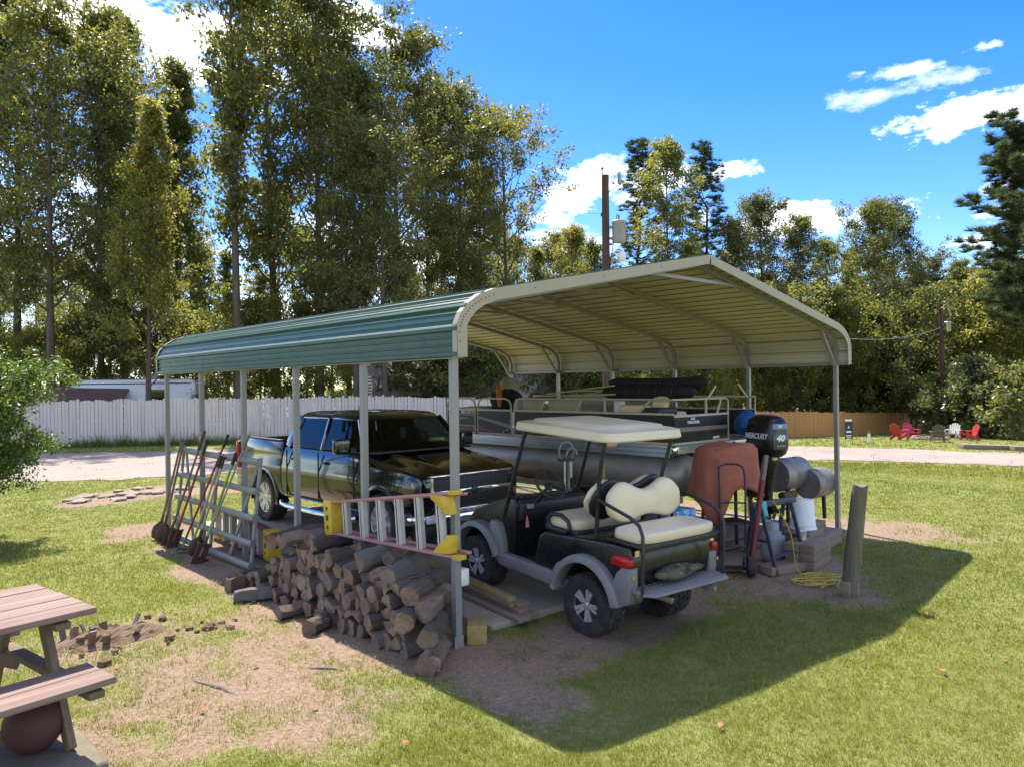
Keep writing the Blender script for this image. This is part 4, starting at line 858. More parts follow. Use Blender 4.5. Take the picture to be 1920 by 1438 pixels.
# hood with raised dome
mb = MB(); hd = []
for y, zt, hw in ((2.585, 1.075, .74), (2.50, 1.125, .82), (2.3, 1.165, .86), (2.0, 1.20, .875), (1.6, 1.245, .885), (1.36, 1.285, .89)):
    hd.append([(x*hw, y, zt+(.032 if abs(x) < .50 else (.052 if abs(x) < .70 else .018))*min(1, (2.62-y)*3.0)-.012*abs(x)**3+ (0 if j < 9 else 0)) for j, x in enumerate((-1, -.86, -.74, -.66, -.52, -.46, -.2, 0, .2, .46, .52, .66, .74, .86, 1))])
n = 15; mb.add([p for r in hd for p in r], [(i*n+j, i*n+j+1, (i+1)*n+j+1, (i+1)*n+j) for i in range(5) for j in range(n-1)], 0, True)
mb.add([p for p in hd[0]]+[(x, y, z-.06) for x, y, z in hd[0]], [(j, j+1, n+j+1, n+j) for j in range(n-1)], 0)
for e_ in (0, n-1): mb.add([r[e_] for r in hd]+[(r[e_][0], r[e_][1], r[e_][2]-.05) for r in hd], [(j, j+1, 6+j+1, 6+j) for j in range(5)], 0)
mb.build('hood', PAINT, tk, sharp=30)
# greenhouse: roof, pillars, glass
def ring_cab(z, hwf, hwr, yf, yr, bow): return [(-hwf, yf-bow, z), (-hwf*.5, yf-bow*.28, z), (0, yf, z), (hwf*.5, yf-bow*.28, z), (hwf, yf-bow, z), (hwr, yr+.02, z), (hwr*.5, yr, z), (-hwr*.5, yr, z), (-hwr, yr+.02, z)]
mb = MB(); mb.loft([ring_cab(1.775, .735, .75, 1.02, -.93, .13), ring_cab(1.83, .715, .735, .95, -.88, .12), ring_cab(1.87, .66, .69, .82, -.80, .10), ring_cab(1.892, .50, .55, .60, -.62, .08), ring_cab(1.90, .2, .2, .25, -.3, .02)], 0, True); mb.build('cab_roof', PAINT, tk, sharp=45)
BZ = 1.33; TZ = 1.785
def pill(x0, y0, x1, y1, w, h, name='pillar'):
    for s in (-1, 1): mb = MB(); mb.bar((s*x0, y0, BZ-.02), (s*x1, y1, TZ+.01), w, h, (0, 1, 0)); mb.build(name, PAINT, tk, bev=.01)
pill(.905, 1.34, .72, .90, .055, .075); pill(.925, .12, .735, .06, .05, .085); pill(.92, -1.02, .735, -.86, .06, .22)
def pane(vs, mat, name='window', off=.0):
    mb = MB(); a, b, c = Vector(vs[0]), Vector(vs[1]), Vector(vs[2]); nn = (b-a).cross(c-a).normalized()*.004
    k = len(vs); mb.add([Vector(p)+nn for p in vs]+[Vector(p)-nn for p in vs], [tuple(range(k)), tuple(reversed(range(k, 2*k)))]+[(i, (i+1) % k, k+(i+1) % k, k+i) for i in range(k)]); return mb.build(name, mat, tk)
for s in (-1, 1):
    pane([(s*.915, 1.28, BZ), (s*.925, .16, BZ), (s*.738, .10, TZ), (s*.722, .87, TZ)], GLASS, 'door_window'); pane([(s*.925, .08, BZ), (s*.925, -.92, BZ), (s*.738, -.78, TZ), (s*.738, .02, TZ)], DKGLASS, 'door_window')
    mb = MB(); mb.box((s*.925, .15, BZ+.006), (.03, 2.3, .016)); mb.build('belt_trim', BLACKP, tk)
    # mirror
    mb = MB(); pad(mb, s*1.13, 1.07, 1.43, .25, .14, .22); m_ = mb.build('mirror', PAINT, tk); mb = MB(); mb.bar((s*.93, 1.12, 1.36), (s*1.06, 1.08, 1.40), .06, .05); mb.build('mirror_arm', BLACKP, m_)
    mb = MB(); mb.box((s*1.13, .998, 1.43), (.19, .006, .16)); mb.build('mirror_glass', CHROME, m_, bev=.002)
wsn = 9; ws = []
for i in range(wsn):
    q = -1+2*i/(wsn-1); ws.append(((q*.90, 1.50-.15*q*q, BZ-.02), (q*.715, 1.035-.13*q*q, TZ)))
mb = MB(); mb.add([p for a in ws for p in a]+[(x, y+.006, z+.006) for a in ws for x, y, z in a], [(2*i, 2*i+2, 2*i+3, 2*i+1) for i in range(wsn-1)]+[(2*wsn+2*i, 2*wsn+2*i+1, 2*wsn+2*i+3, 2*wsn+2*i+2) for i in range(wsn-1)], 0, True); mb.build('windscreen', GLASS, tk)
pane([(-.80, -1.09, BZ), (.80, -1.09, BZ), (.66, -.90, TZ), (-.66, -.90, TZ)], DKGLASS, 'rear_window')
mb = MB(); mb.box((0, 1.43, BZ+.005), (1.78, .16, .03)); mb.build('cowl_grille', BLACKP, tk, bev=.008)
mb = MB(); mb.box((0, 1.05, BZ+.03), (1.62, .50, .06)); mb.box((.40, .80, BZ+.06), (.40, .2, .10)); mb.build('dash_top', INTER, tk, bev=.02)
for x in (-.42, .42):
    mb = MB(); pad(mb, x, .18, 1.32, .52, .16, .46); mb.build('seat_back', INTER, tk); mb = MB(); pad(mb, x, .10, 1.60, .28, .10, .18); mb.build('headrest', INTER, tk)
mb = MB(); pad(mb, 0, -.80, 1.32, 1.4, .16, .42); mb.build('rear_seat_back', INTER, tk)
mb = MB(); MS = Matrix.Translation((-.42, .72, 1.40)) @ Matrix.Rotation(R(65), 4, 'X'); mb.tube([MS @ Vector((.19*math.cos(2*PI*k/20), .19*math.sin(2*PI*k/20), 0)) for k in range(20)], .014, 6, True); mb.build('steering_wheel', INTER, tk)
mb = MB(); mb.box((0, 1.02, 1.70), (.26, .05, .08)); mb.build('rear_view_mirror', INTER, tk, bev=.01)
mb = MB(); mb.box((.02, .985, 1.58), (.10, .004, .20)); mb.build('parking_tag', m_plain('pale_blue_tag', (.35, .55, .60), .6), tk)
mb = MB(); mb.ext([(-.30, 1.885), (-.12, 1.89), (-.25, 1.955), (-.30, 1.965)], -.022, .022, 'x'); mb.build('roof_antenna', BLACKP, tk, bev=.006)
# front end
mb = MB(); mb.box((0, 2.585, .84), (1.30, .08, .46)); gr_ = mb.build('grille', BLACKM, tk, bev=.015)
mb = MB()
for z in (.66, .70, .74, .78, .935, .97, 1.005, 1.04): mb.box((0, 2.628, z), (1.24, .014, .010))
for i in range(15): mb.box((-.60+i*.0857, 2.624, .85), (.008, .01, .42))
mb.build('grille_mesh', BLACKM, gr_)
mb = MB(); mb.box((0, 2.645, .855), (1.34, .05, .075)); mb.build('grille_bar', CHROME, gr_, bev=.015)
mb = MB(); mb.box((0, 2.625, 1.078), (1.42, .06, .035)); mb.box((0, 2.625, .615), (1.30, .05, .03)); mb.build('grille_trim', CHROME, gr_, bev=.01)
mb = MB(); mb.ext([(-.14, .835), (-.05, .835), (-.035, .81), (.045, .81), (.05, .835), (.14, .835), (.125, .875), (.05, .875), (.035, .90), (-.045, .90), (-.05, .875), (-.125, .875)], 2.67, 2.685, 'y'); mb.build('emblem', BLACKM, gr_, bev=.004)
for s in (-1, 1):
    mb = MB(); mb.add([(s*.66, 2.62, .78), (s*.66, 2.62, 1.075), (s*.84, 2.50, 1.09), (s*.925, 2.36, 1.09), (s*.945, 2.33, .80), (s*.86, 2.49, .77), (s*.66, 2.52, .78), (s*.66, 2.52, 1.075), (s*.84, 2.40, 1.09), (s*.90, 2.26, 1.09), (s*.92, 2.23, .80), (s*.84, 2.39, .77)], [(0, 1, 2, 5), (2, 3, 4, 5), (6, 11, 8, 7), (8, 11, 10, 9), (1, 7, 8, 2), (2, 8, 9, 3), (3, 9, 10, 4), (4, 10, 11, 5), (5, 11, 6, 0), (0, 6, 7, 1)]); hl = mb.build('headlight', CHROME, tk)
    mb = MB(); mb.box((s*.885, 2.462, 1.0), (.09, .02, .10), Matrix.Identity(4)); mb.build('turn_lamp', AMBER, hl, bev=.01)
    mb = MB(); mb.box((s*.745, 2.58, .99), (.13, .03, .12)); mb.box((s*.745, 2.58, .86), (.13, .03, .10)); mb.build('lamp_reflector', DKPATCH, hl, bev=.01)
    mb = MB(); mb.box((s*.70, 2.655, .52), (.20, .04, .10)); mb.build('fog_lamp', LAMPG, tk, bev=.02)
rings = []
for i in range(13):
    q = -1+2*i/12; x = q*.97; y = 2.70-.24*abs(q)**3.2; rings.append([(x, y-.10, .44), (x, y-.01, .45), (x, y, .50), (x, y-.005, .56), (x, y-.03, .585), (x, y-.10, .59)])
mb = MB(); mb.loft(rings, 0, True); mb.build('front_bumper', CHROME, tk, sharp=50)
mb = MB(); mb.box((0, 2.55, .36), (1.5, .14, .16)); mb.build('air_dam', BLACKP, tk, bev=.03)
mb = MB(); mb.box((0, 0, .42), (.9, 5.0, .12)); mb.cyl((-.8, -1.82, .405), (.8, -1.82, .405), .06, n=10); mb.cyl((-.8, 1.83, .405), (.8, 1.83, .405), .05, n=10); mb.build('chassis', INTER, tk)
# ------------------------------------------------------------------ pontoon boat (built in world coordinates, then adopted by its empty)
def adopt(e):
    inv = (Matrix.Translation(e.location) @ e.rotation_euler.to_matrix().to_4x4()).inverted()
    for ch in e.children: ch.matrix_parent_inverse = inv
bt = empty('pontoon_boat', (6.2, 4.1, 0), label='black sided pontoon boat with tan rails stored under the carport', cat='boat')
X0, X1, YS, YW = 5.0, 7.4, 1.15, 6.95
def deck_ring(off, z):
    x0, x1, y0, y1 = X0-off, X1+off, YS-off, YW+off; c = .35; r = .06
    return [(x0+r, y0, z), (x1-r, y0, z), (x1, y0+r, z), (x1, y1-c, z), (x1-c*.3, y1-c*.3, z), (x1-c, y1, z), (x0+c, y1, z), (x0+c*.3, y1-c*.3, z), (x0, y1-c, z), (x0, y0+r, z)]
mb = MB(); mb.loft([deck_ring(0, 1.295), deck_ring(.025, 1.305), deck_ring(.025, 1.355), deck_ring(.012, 1.37), deck_ring(.025, 1.385), deck_ring(.025, 1.41), deck_ring(0, 1.42)], 0, False); mb.build('deck', ALU, bt)
mb = MB(); mb.box((X0-.02, YS+.02, 1.35), (.09, .12, .14)); mb.build('corner_bumper', CHROME, bt, bev=.03)
for x in (5.32, 7.08):
    mb = MB(); pr = [(.03, 1.02, .02), (.17, 1.05, .0), (.27, 1.12, 0), (.315, 1.25, 0), (.32, 1.6, 0)]+[(.32+(.006 if k % 2 else 0), 1.6+k*.55, 0) for k in range(1, 9)]+[(.31, 6.5, .01), (.27, 6.95, .05), (.19, 7.35, .12), (.09, 7.6, .20), (.02, 7.68, .24)]
    rings = [[(x+r*math.cos(2*PI*k/32), y, 0.955+dz+r*math.sin(2*PI*k/32)) for k in range(32)] for r, y, dz in pr]; mb.loft(rings, 0, True); po = mb.build('pontoon', ALUDULL, bt)
    mb = MB(); mb.box((x, 3.9, .645), (.012, 5.2, .05)); mb.build('keel', ALU, po)
    mb = MB()
    for k in range(8): mb.ext([(x-.19, 1.225), (x+.19, 1.225), (x+.12, 1.295), (x-.12, 1.295)], 1.35+k*.72, 1.42+k*.72, 'y')
    mb.build('riser_brackets', ALU, po, kind='stuff')
    mb = MB(); mb.box((x-.30, 4.0, 1.265), (.03, 5.4, .055)); mb.build('under_rail', ALU, bt)
PT = 1.865
def panel(p0, p1, zb, zt, name='side_panel'):
    """ribbed sheet between two plan points, facing outwards"""
    d = Vector((p1[0]-p0[0], p1[1]-p0[1], 0)); L = d.length; d.normalize(); n = Vector((d.y, -d.x, 0)); P = []; k = 0
    zs = []; z = zb
    while z < zt-.012: zs += [(z, 0), (z+.012, .0), (z+.016, .006), (z+.022, .006), (z+.026, 0)]; z += .034
    zs.append((zt, 0)); a = Vector((*p0, 0)); b = Vector((*p1, 0))
    mb = MB(); v = []
    for zz, o in zs: v += [a+n*o+Vector((0, 0, zz)), b+n*o+Vector((0, 0, zz))]
    m = len(zs); mb.add(v, [(2*i, 2*i+1, 2*i+3, 2*i+2) for i in range(m-1)])
    mb.add([a+Vector((0, 0, zb))-n*.02, b+Vector((0, 0, zb))-n*.02, b+Vector((0, 0, zt))-n*.02, a+Vector((0, 0, zt))-n*.02], [(0, 1, 2, 3)]); o_ = mb.build(name, BOATBLK, bt)
    fr = MB()
    for zz in (zb-.008, zt+.008): fr.bar(a+Vector((0, 0, zz)), b+Vector((0, 0, zz)), .032, .032)
    fr.build('panel_frame', TAN, o_); return o_, n
def decal(pts, mat, name, par, x=None, y=None, t=.0085):
    mb = MB()
    if x is not None: mb.ext([(a, b) for a, b in pts], x-t, x-t-.0015, 'x', 0)
    else: mb.ext([(a, b) for a, b in pts], y-t, y-t-.0015, 'y', 0)
    return mb.build(name, mat, par)
xs = X0+.02
secs = [(1.22, 4.66), (4.74, 5.68), (5.76, 6.62)]
for (a, b) in secs:
    o_, n = panel((xs, b), (xs, a), 1.445, PT)
    mb = MB(); zt = 2.085
    if b < 4.7: pts = [(xs, a, zt), (xs, b-.16, zt), (xs, b-.05, zt-.03), (xs, b-.01, zt-.11), (xs, b, PT), (xs, b, 1.43)]
    else: pts = [(xs, a, 1.43), (xs, a, PT), (xs, a+.01, zt-.11), (xs, a+.06, zt-.03), (xs, a+.17, zt), (xs, b-.17, zt), (xs, b-.06, zt-.03), (xs, b-.01, zt-.11), (xs, b, PT), (xs, b, 1.43)]
    mb.tube(pts, .017, 8); mb.build('rail', TAN, bt)
    if b < 4.7:
        decal([(1.22, 1.475), (4.66, 1.475), (4.66, 1.54), (1.22, 1.43)], MAROON, 'stripe', o_, x=xs)
        for q, w in ((2.53, .026), (4.60, .02)): mb = MB(); mb.bar((xs, q, PT), (xs, q, zt), .026, .026); mb.build('rail_post', TAN, bt)
        for y0, y1 in ((3.02, 3.16), (3.86, 4.0), (1.62, 1.88)): mb = MB(); mb.bar((xs, y1, PT), (xs, y0, zt), .022, .03); mb.build('rail_brace', TAN, bt)
    elif b < 5.7:
        decal([(4.76, 1.55), (5.68, 1.715), (5.68, 1.755), (4.76, 1.62)], STRIPE, 'stripe', o_, x=xs); decal([(5.0, 1.47), (5.68, 1.48), (5.68, 1.55)], MAROON, 'stripe', o_, x=xs); decal([(4.80, 1.525), (4.86, 1.535), (5.02, 1.43), (4.96, 1.49)], WHITEL, 'stripe', o_, x=xs); decal([(5.45, 1.55), (5.68, 1.56), (5.68, 1.58)], STRIPE, 'stripe', o_, x=xs)
    else:
        decal([(5.77, 1.755), (6.6, 1.79), (6.6, 1.80), (5.77, 1.775)], STRIPE, 'stripe', o_, x=xs); decal([(5.77, 1.55), (6.6, 1.555), (6.6, 1.585), (5.77, 1.58)], STRIPE, 'stripe', o_, x=xs); decal([(5.77, 1.475), (6.6, 1.48), (6.6, 1.54), (5.77, 1.53)], MAROON, 'stripe', o_, x=xs)
        MT = Matrix.Translation((xs-.0095, 0, 0)) @ Matrix.Rotation(-PI/2, 4, 'Z') @ Matrix.Rotation(PI/2, 4, 'X')
        text_mesh('registration_number', '303 LO', .085, WHITEL, Matrix.Translation((0, 6.04, 1.825)) @ MT, o_, .0015, 0, .002, sx=1.15); text_mesh('model_lettering', 'BASS BUGGY', .050, WHITEL, Matrix.Translation((0, 6.20, 1.705)) @ MT, o_, .0015, space=1.7)
        decal([(5.785, 1.79), (5.87, 1.79), (5.87, 1.855), (5.785, 1.855)], m_plain('orange_sticker', (.55, .15, .10), .5), 'sticker', o_, x=xs)
# bow corner panel and rail
o_, n = panel((X0+.32, 6.92), (xs, 6.66), 1.445, PT); mb = MB(); mb.tube([(xs, 6.66, 1.43), (xs, 6.66, 2.06), (X0+.1, 6.80, 2.085), (X0+.36, 6.92, 2.085), (X0+1.0, 6.92, 2.085)], .017, 8); mb.build('rail', TAN, bt)
o_, n = panel((6.9, 6.92), (X0+.32, 6.92), 1.445, PT)
# stern panel with lettering
o_, n = panel((xs, YS+.06), (6.47, YS+.06), 1.445, 1.835, 'stern_panel'); ys = YS+.06
decal([(xs, 1.61), (6.47, 1.61), (6.47, 1.665), (xs, 1.675)], STRIPE, 'stripe', o_, y=ys); decal([(xs, 1.590), (6.47, 1.600), (6.47, 1.607), (xs, 1.607)], MAROON, 'stripe', o_, y=ys)
decal([(6.02, 1.465), (6.2, 1.465), (6.2, 1.505), (6.02, 1.505)], WHITEP, 'sticker', o_, y=ys)
MT = Matrix.Rotation(PI/2, 4, 'X'); text_mesh('maker_lettering', 'Sun', .085, WHITEL, Matrix.Translation((5.48, ys-.0095, 1.802)) @ MT, o_, .0015, .35, .001); text_mesh('maker_lettering', 'TRACKER', .055, WHITEL, Matrix.Translation((5.50, ys-.0095, 1.742)) @ MT, o_, .0015, 0, .0025, sx=1.35)
mb = MB(); mb.tube([(xs, 1.24, 2.085), (xs+.02, ys, 2.085), (6.40, ys, 2.085), (6.47, ys, 2.05), (6.47, ys, 1.43)], .017, 8); mb.build('rail', TAN, bt)
mb = MB(); mb.bar((5.85, ys, 1.84), (5.85, ys, 2.085), .026, .026); mb.bar((6.15, ys, 1.84), (6.28, ys, 2.085), .022, .026); mb.build('rail_brace', TAN, bt)
o_, n = panel((X1-.02, 1.25), (X1-.02, 6.6), 1.445, PT); mb = MB(); mb.tube([(X1-.02, 1.25, 1.43), (X1-.02, 1.25, 2.085), (X1-.02, 6.6, 2.085), (X1-.02, 6.6, 1.43)], .017, 8); mb.build('rail', TAN, bt)
# khaki lounge backs between rail and panel, seats inside
for a, b in ((3.10, 3.84), (3.95, 4.48)): mb = MB(); mb.box((xs+.05, (a+b)/2, 1.965), (.03, b-a, .21)); mb.build('lounge_back', KHAKI, bt, bev=.01)
for (x, y, z, dx, dy, dz) in ((5.35, 3.8, 1.72, .55, 1.5, .42), (5.35, 5.9, 1.72, .5, .8, .42), (7.0, 4.2, 1.72, .6, 2.6, .42), (7.0, 6.1, 1.72, .5, .8, .42), (7.22, 4.2, 1.95, .16, 2.6, .34), (5.22, 4.6, 1.95, .14, .34, .30)):
    mb = MB(); pad(mb, x, y, z, dx, dy, dz); mb.build('lounge_seat', KHAKI, bt)
mb = MB(); pad(mb, 6.6, 2.45, 1.78, .50, .50, .14); mb.cyl((6.6, 2.45, 1.49), (6.6, 2.45, 1.74), .05, n=10); mb.build('helm_seat', VINYL, bt)
mb = MB(); pad(mb, 5.45, 1.75, 2.03, .12, .26, .36, Mx=Matrix.Translation((5.45, 1.75, 2.03)) @ Matrix.Rotation(.35, 4, 'X') @ Matrix.Translation((-5.45, -1.75, -2.03))); mb.build('helm_seat_back', VINYL, bt)
mb = MB(); pad(mb, 5.32, 2.15, 1.92, .30, .50, .16); mb.build('stern_cushion', VINYL, bt); mb = MB(); pad(mb, 5.40, 1.75, 1.90, .5, .40, .12); mb.build('stern_lounge', BLACKP, bt)
mb = MB(); mb.box((5.25, 2.42, 1.92), (.04, .22, .28)); mb.build('console_side', WHITEP, bt, bev=.02); mb = MB(); mb.box((5.3, 2.30, 1.90), (.05, .06, .10)); mb.build('pink_tag', MATS['pink_tag'], bt)
# furled cover on its folded frame
def roll(cx, z, r, y0, y1, seed, name):
    g = np.random.default_rng(seed); rings = []; m = 26
    for i in range(m):
        t = i/(m-1); e = min(1, 8*t, 8*(1-t))**.5; y = y0+(y1-y0)*t; rr = r*(.35+.65*e)*(1+.03*math.sin(9*t*PI+seed)); rings.append([(cx+rr*(1.25+.05*math.sin(3*k+seed+5*t))*math.cos(2*PI*k/18), y, z-.03*math.sin(t*PI)+rr*(.85+.05*math.sin(2*k+7*t))*math.sin(2*PI*k/18)) for k in range(18)])
    mb = MB(); mb.loft(rings, 0, True); return mb.build(name, CANVAS, bt)
roll(5.55, 2.20, .145, 1.20, 3.0, 3, 'furled_cover'); roll(5.66, 2.345, .11, 1.05, 2.95, 5, 'furled_cover')
for k in range(5): mb = MB(); y = 1.5+k*.3; mb.tube([(5.55+.19*math.cos(2*PI*a/14), y, 2.185+.14*math.sin(2*PI*a/14)) for a in range(14)], .008, 4, True); mb.build('cover_strap', BLACKP, bt)
for (p0, p1) in (((5.35, 2.6, 2.30), (5.30, 4.1, 2.16)), ((5.25, 2.5, 2.16), (5.22, 4.15, 2.13)), ((5.45, 2.55, 2.23), (5.4, 3.9, 2.20)), ((6.1, 2.6, 2.30), (6.6, 4.3, 2.14)), ((5.4, .75, 2.28), (5.05, .65, 2.12)), ((6.1, .80, 2.3), (6.6, .95, 2.1))): mb = MB(); mb.tube([p0, p1], .014, 8); mb.build('cover_frame', TAN, bt)
adopt(bt)
# life jackets heaped at the bow gate
def heap(name, mat, c, d, seed, label, cat, n=24):
    g = np.random.default_rng(seed); mb = MB(); m = 12; rings = []
    for i in range(m+1):
        t = -PI/2+PI*i/m; rings.append([(c[0]+d[0]/2*math.cos(t)*math.cos(2*PI*k/n)*(1+.22*math.sin(3*k*2*PI/n+i*.7+seed)), c[1]+d[1]/2*math.cos(t)*math.sin(2*PI*k/n)*(1+.18*math.sin(4*k*2*PI/n+i+seed)), c[2]+d[2]/2*max(-.75, math.sin(t))*(1+.08*math.sin(k+seed))) for k in range(n)])
    mb.loft(rings, 0, True, (False, False)); o = mb.build(name, mat); return tag(o, label, cat)
heap('life_jacket', CANVAS, (5.35, 5.2, 2.02), (.55, .75, .46), 2, 'dark life jacket heap lying inside the boat gate', 'life jacket')
mb = MB(); mb.tube([(5.22, 5.30, 2.34), (5.14, 5.22, 2.30), (5.08, 5.14, 2.18), (5.06, 5.10, 2.05), (5.06, 5.10, 1.93)], [.03, .05, .055, .05, .03], 8); tag(mb.build('life_vest', m_plain('orange_nylon', (.45, .12, .015), .7)), 'orange and yellow life vest hanging over the dark life jackets', 'life vest')
heap('folding_chair', m_plain('beige_mesh', (.34, .29, .20), .8), (5.5, 5.36, 2.22), (.40, .46, .50), 4, 'beige folded chair with dark edges propped on the life jackets', 'chair')
heap('tarp_bundle', BLUET, (6.62, .95, 1.66), (.42, .40, .42), 6, 'bright blue tarp bundle behind the outboard motor', 'tarp')
# trailer under the boat
tr = empty('boat_trailer', (6.2, 4, 0), label='grey steel boat trailer carrying the pontoon boat', cat='trailer')
for x in (5.75, 6.65): mb = MB(); mb.bar((x, 1.6, .50), (x, 6.6, .50), .06, .10); mb.build('frame_rail', GALV, tr); mb = MB(); mb.bar((x, 1.7, 1.23), (x, 6.4, 1.23), .10, .10); mb.build('bunk', m_plain('bunk_carpet_%d' % (x*10), (.10, .10, .10), .95), tr)
for y in (2.0, 3.6, 5.2, 6.4): mb = MB(); mb.bar((5.75, y, .48), (6.65, y, .48), .05, .06); mb.bar((5.75, y, .5), (5.75, y, 1.19), .05, .05); mb.bar((6.65, y, .5), (6.65, y, 1.19), .05, .05); mb.build('cross_member', GALV, tr, bev=.004)
mb = MB(); mb.bar((5.75, 6.5, .5), (6.2, 8.2, .5), .06, .08); mb.bar((6.65, 6.5, .5), (6.2, 8.2, .5), .06, .08); mb.build('tongue', GALV, tr)
wt = tyre_mesh('tyre', .27, .15, .16, 0); wr = rim_mesh('wheel', .16, .14, 5, False, [WHITEP, INTER, WHITEP])
add_wheels(tr, [(5.62, 3.6, .27), (6.78, 3.6, .27)], wt, wr); adopt(tr)
# ------------------------------------------------------------------ outboard motor
om = empty('outboard_motor', (6.28, .45, 0), R(-24), label='black outboard motor marked 40 on the boat stern', cat='outboard motor')
def sring(cx, cy, z, hx, hy, e=.5, n=28, sh=0):
    return [(cx+hx*math.copysign(abs(math.cos(2*PI*k/n))**e, math.cos(2*PI*k/n)), cy+hy*math.copysign(abs(math.sin(2*PI*k/n))**e, math.sin(2*PI*k/n))+sh*math.cos(2*PI*k/n)*0, z) for k in range(n)]
mb = MB(); mb.loft([sring(0, -.02, 1.22, .15, .20), sring(0, -.02, 1.27, .19, .27), sring(0, -.02, 1.36, .205, .30, .42), sring(0, -.02, 1.52, .205, .305, .42), sring(0, -.02, 1.68, .195, .295, .45), sring(0, -.01, 1.77, .178, .275, .5), sring(0, 0, 1.815, .15, .23, .6), sring(0, .01, 1.842, .10, .15, .7), sring(0, .01, 1.85, .02, .03, 1)], 0, True); cw = mb.build('cowl', CARTBLK, om)
mb = MB(); mb.loft([sring(0, .0, 1.22, .145, .19), sring(0, .0, 1.10, .125, .17), sring(0, .02, .90, .095, .14), sring(0, .03, .70, .07, .12), sring(0, .03, .50, .05, .12)], 0, True); mb.build('midsection', CARTBLK, om)
mb = MB(); mb.box((0, -.02, .56), (.24, .34, .015)); mb.tube([(0, .20, .42), (0, .1, .42), (0, -.12, .42), (0, -.18, .42)], [.02, .055, .05, .03], 12); mb.bar((0, .02, .54), (0, .02, .30), .02, .14, (0, 1, 0)); mb.build('gearcase', CARTBLK, om)
mb = MB()
for k in range(3): mb.bar((0, -.20, .42), (.12*math.cos(k*2.1), -.21, .42+.12*math.sin(k*2.1)), .07, .01, (0, 1, .5))
mb.build('propeller', BLACKM, om)
mb = MB(); mb.box((0, .30, 1.12), (.34, .08, .40)); mb.bar((-.12, .3, 1.2), (-.12, .66, 1.38), .04, .06); mb.bar((.12, .3, 1.2), (.12, .66, 1.38), .04, .06); mb.build('clamp_bracket', BLACKM, om, bev=.01)
mb = MB(); mb.box((0, -.326, 1.46), (.26, .012, .24)); rp = mb.build('rear_plate', DKPATCH, cw, bev=.01)
mb = MB(); mb.box((0, -.315, 1.675), (.26, .02, .085), Matrix.Identity(4)); mb.build('top_decal', BLUEPATCH, cw, bev=.008)
RXM = Matrix.Rotation(PI/2, 4, 'X')
text_mesh('power_number', '40', .12, WHITEL, Matrix.Translation((-.005, -.3335, 1.505)) @ RXM, cw, .002, .25, .006, sx=1.15); text_mesh('injection_lettering', 'EFI', .055, WHITEL, Matrix.Translation((0, -.3265, 1.675)) @ RXM, cw, .002, 0, .002); text_mesh('stroke_lettering', 'FourStroke', .03, WHITEL, Matrix.Translation((.01, -.3335, 1.395)) @ RXM, cw, .001, .2)
SXM = Matrix.Rotation(-PI/2, 4, 'Z') @ RXM
text_mesh('maker_lettering', 'MERCURY', .115, WHITEL, Matrix.Translation((-.2065, -.03, 1.53)) @ SXM, cw, .002, .25, .003)
mb = MB(); mb.lathe([(.001, .006), (.042, .006), (.045, 0)], 20, Matrix.Translation((0, -.196, 1.20)) @ RXM @ Matrix.Diagonal((1.15, .8, 1, 1))); mb.build('emblem', m_plain('pale_emblem', (.45, .46, .30), .4), om)
# ------------------------------------------------------------------ firewood
log_meshes = []
for k in range(12):
    g = random.Random(900+k); r = g.uniform(.058, .088); L = g.uniform(.40, .50); kind = k % 4
    if kind == 0: poly = [(r*(1+.12*g.uniform(-1, 1))*math.cos(2*PI*i/9), r*(1+.12*g.uniform(-1, 1))*math.sin(2*PI*i/9)) for i in range(9)]; nb_ = 9
    elif kind == 1: a = R(g.uniform(70, 110)); q = r*1.55; poly = [(-q*.5, -q*.35)]+[(-q*.5+q*math.cos(a*i/4), -q*.35+q*math.sin(a*i/4)) for i in range(5)]; nb_ = 4
    elif kind == 2: poly = [(-r, -r*.7), (r*.9, -r*.75), (r*1.1, r*.3), (r*.4, r*.8), (-r*.8, r*.7)]; nb_ = 2
    else: q = r*1.3; poly = [(q*math.cos(PI*i/6), q*math.sin(PI*i/6)-.3*q) for i in range(7)]; nb_ = 6
    rings = []; n = len(poly)
    for j in range(6):
        t = j/5; s = 1+.07*g.uniform(-1, 1); bx, by = g.uniform(-.012, .012), g.uniform(-.012, .012); en = .02 if j in (0, 5) else 0
        rings.append([(L*(t-.5)+g.uniform(-1, 1)*(en if en else .01), y*s+bx+g.uniform(-.006, .006), z*s+by+g.uniform(-.006, .006)) for y, z in poly])
    mb = MB(); v = [p for q_ in rings for p in q_]
    for j in range(5):
        for i in range(n): mb.add([], []); mb.f.append((j*n+i, j*n+(i+1) % n, (j+1)*n+(i+1) % n, (j+1)*n+i)); mb.m.append(0 if (kind == 0 or (kind == 1 and 1 <= i <= 4) or (kind == 3 and i < 6) or (kind == 2 and i in (2, 3))) else 1); mb.s.append(False)
    mb.v = v; mb.f += [tuple(reversed(range(n))), tuple(range(5*n, 6*n))]; mb.m += [1, 1]; mb.s += [False, False]
    log_meshes.append((mb.mesh('log', [LOGB, LOGE]), r))
gl = random.Random(44); nlog = 0
LB = 'split firewood log stacked in the long low woodpile'
def log(x, y, z, rz, roll, lab, tilt=0, sc=1.0, k=None):
    me, r = log_meshes[gl.randrange(12) if k is None else k]; o = bpy.data.objects.new('firewood_log', me); o.location = (x, y, z); o.rotation_euler = (roll, tilt, rz); rs = 1+.22*(sc-1); o.scale = (sc, rs*.97, rs*1.03); link(o); tag(o, lab, 'log', 'firewood logs in the woodpile'); return o
rows = 5
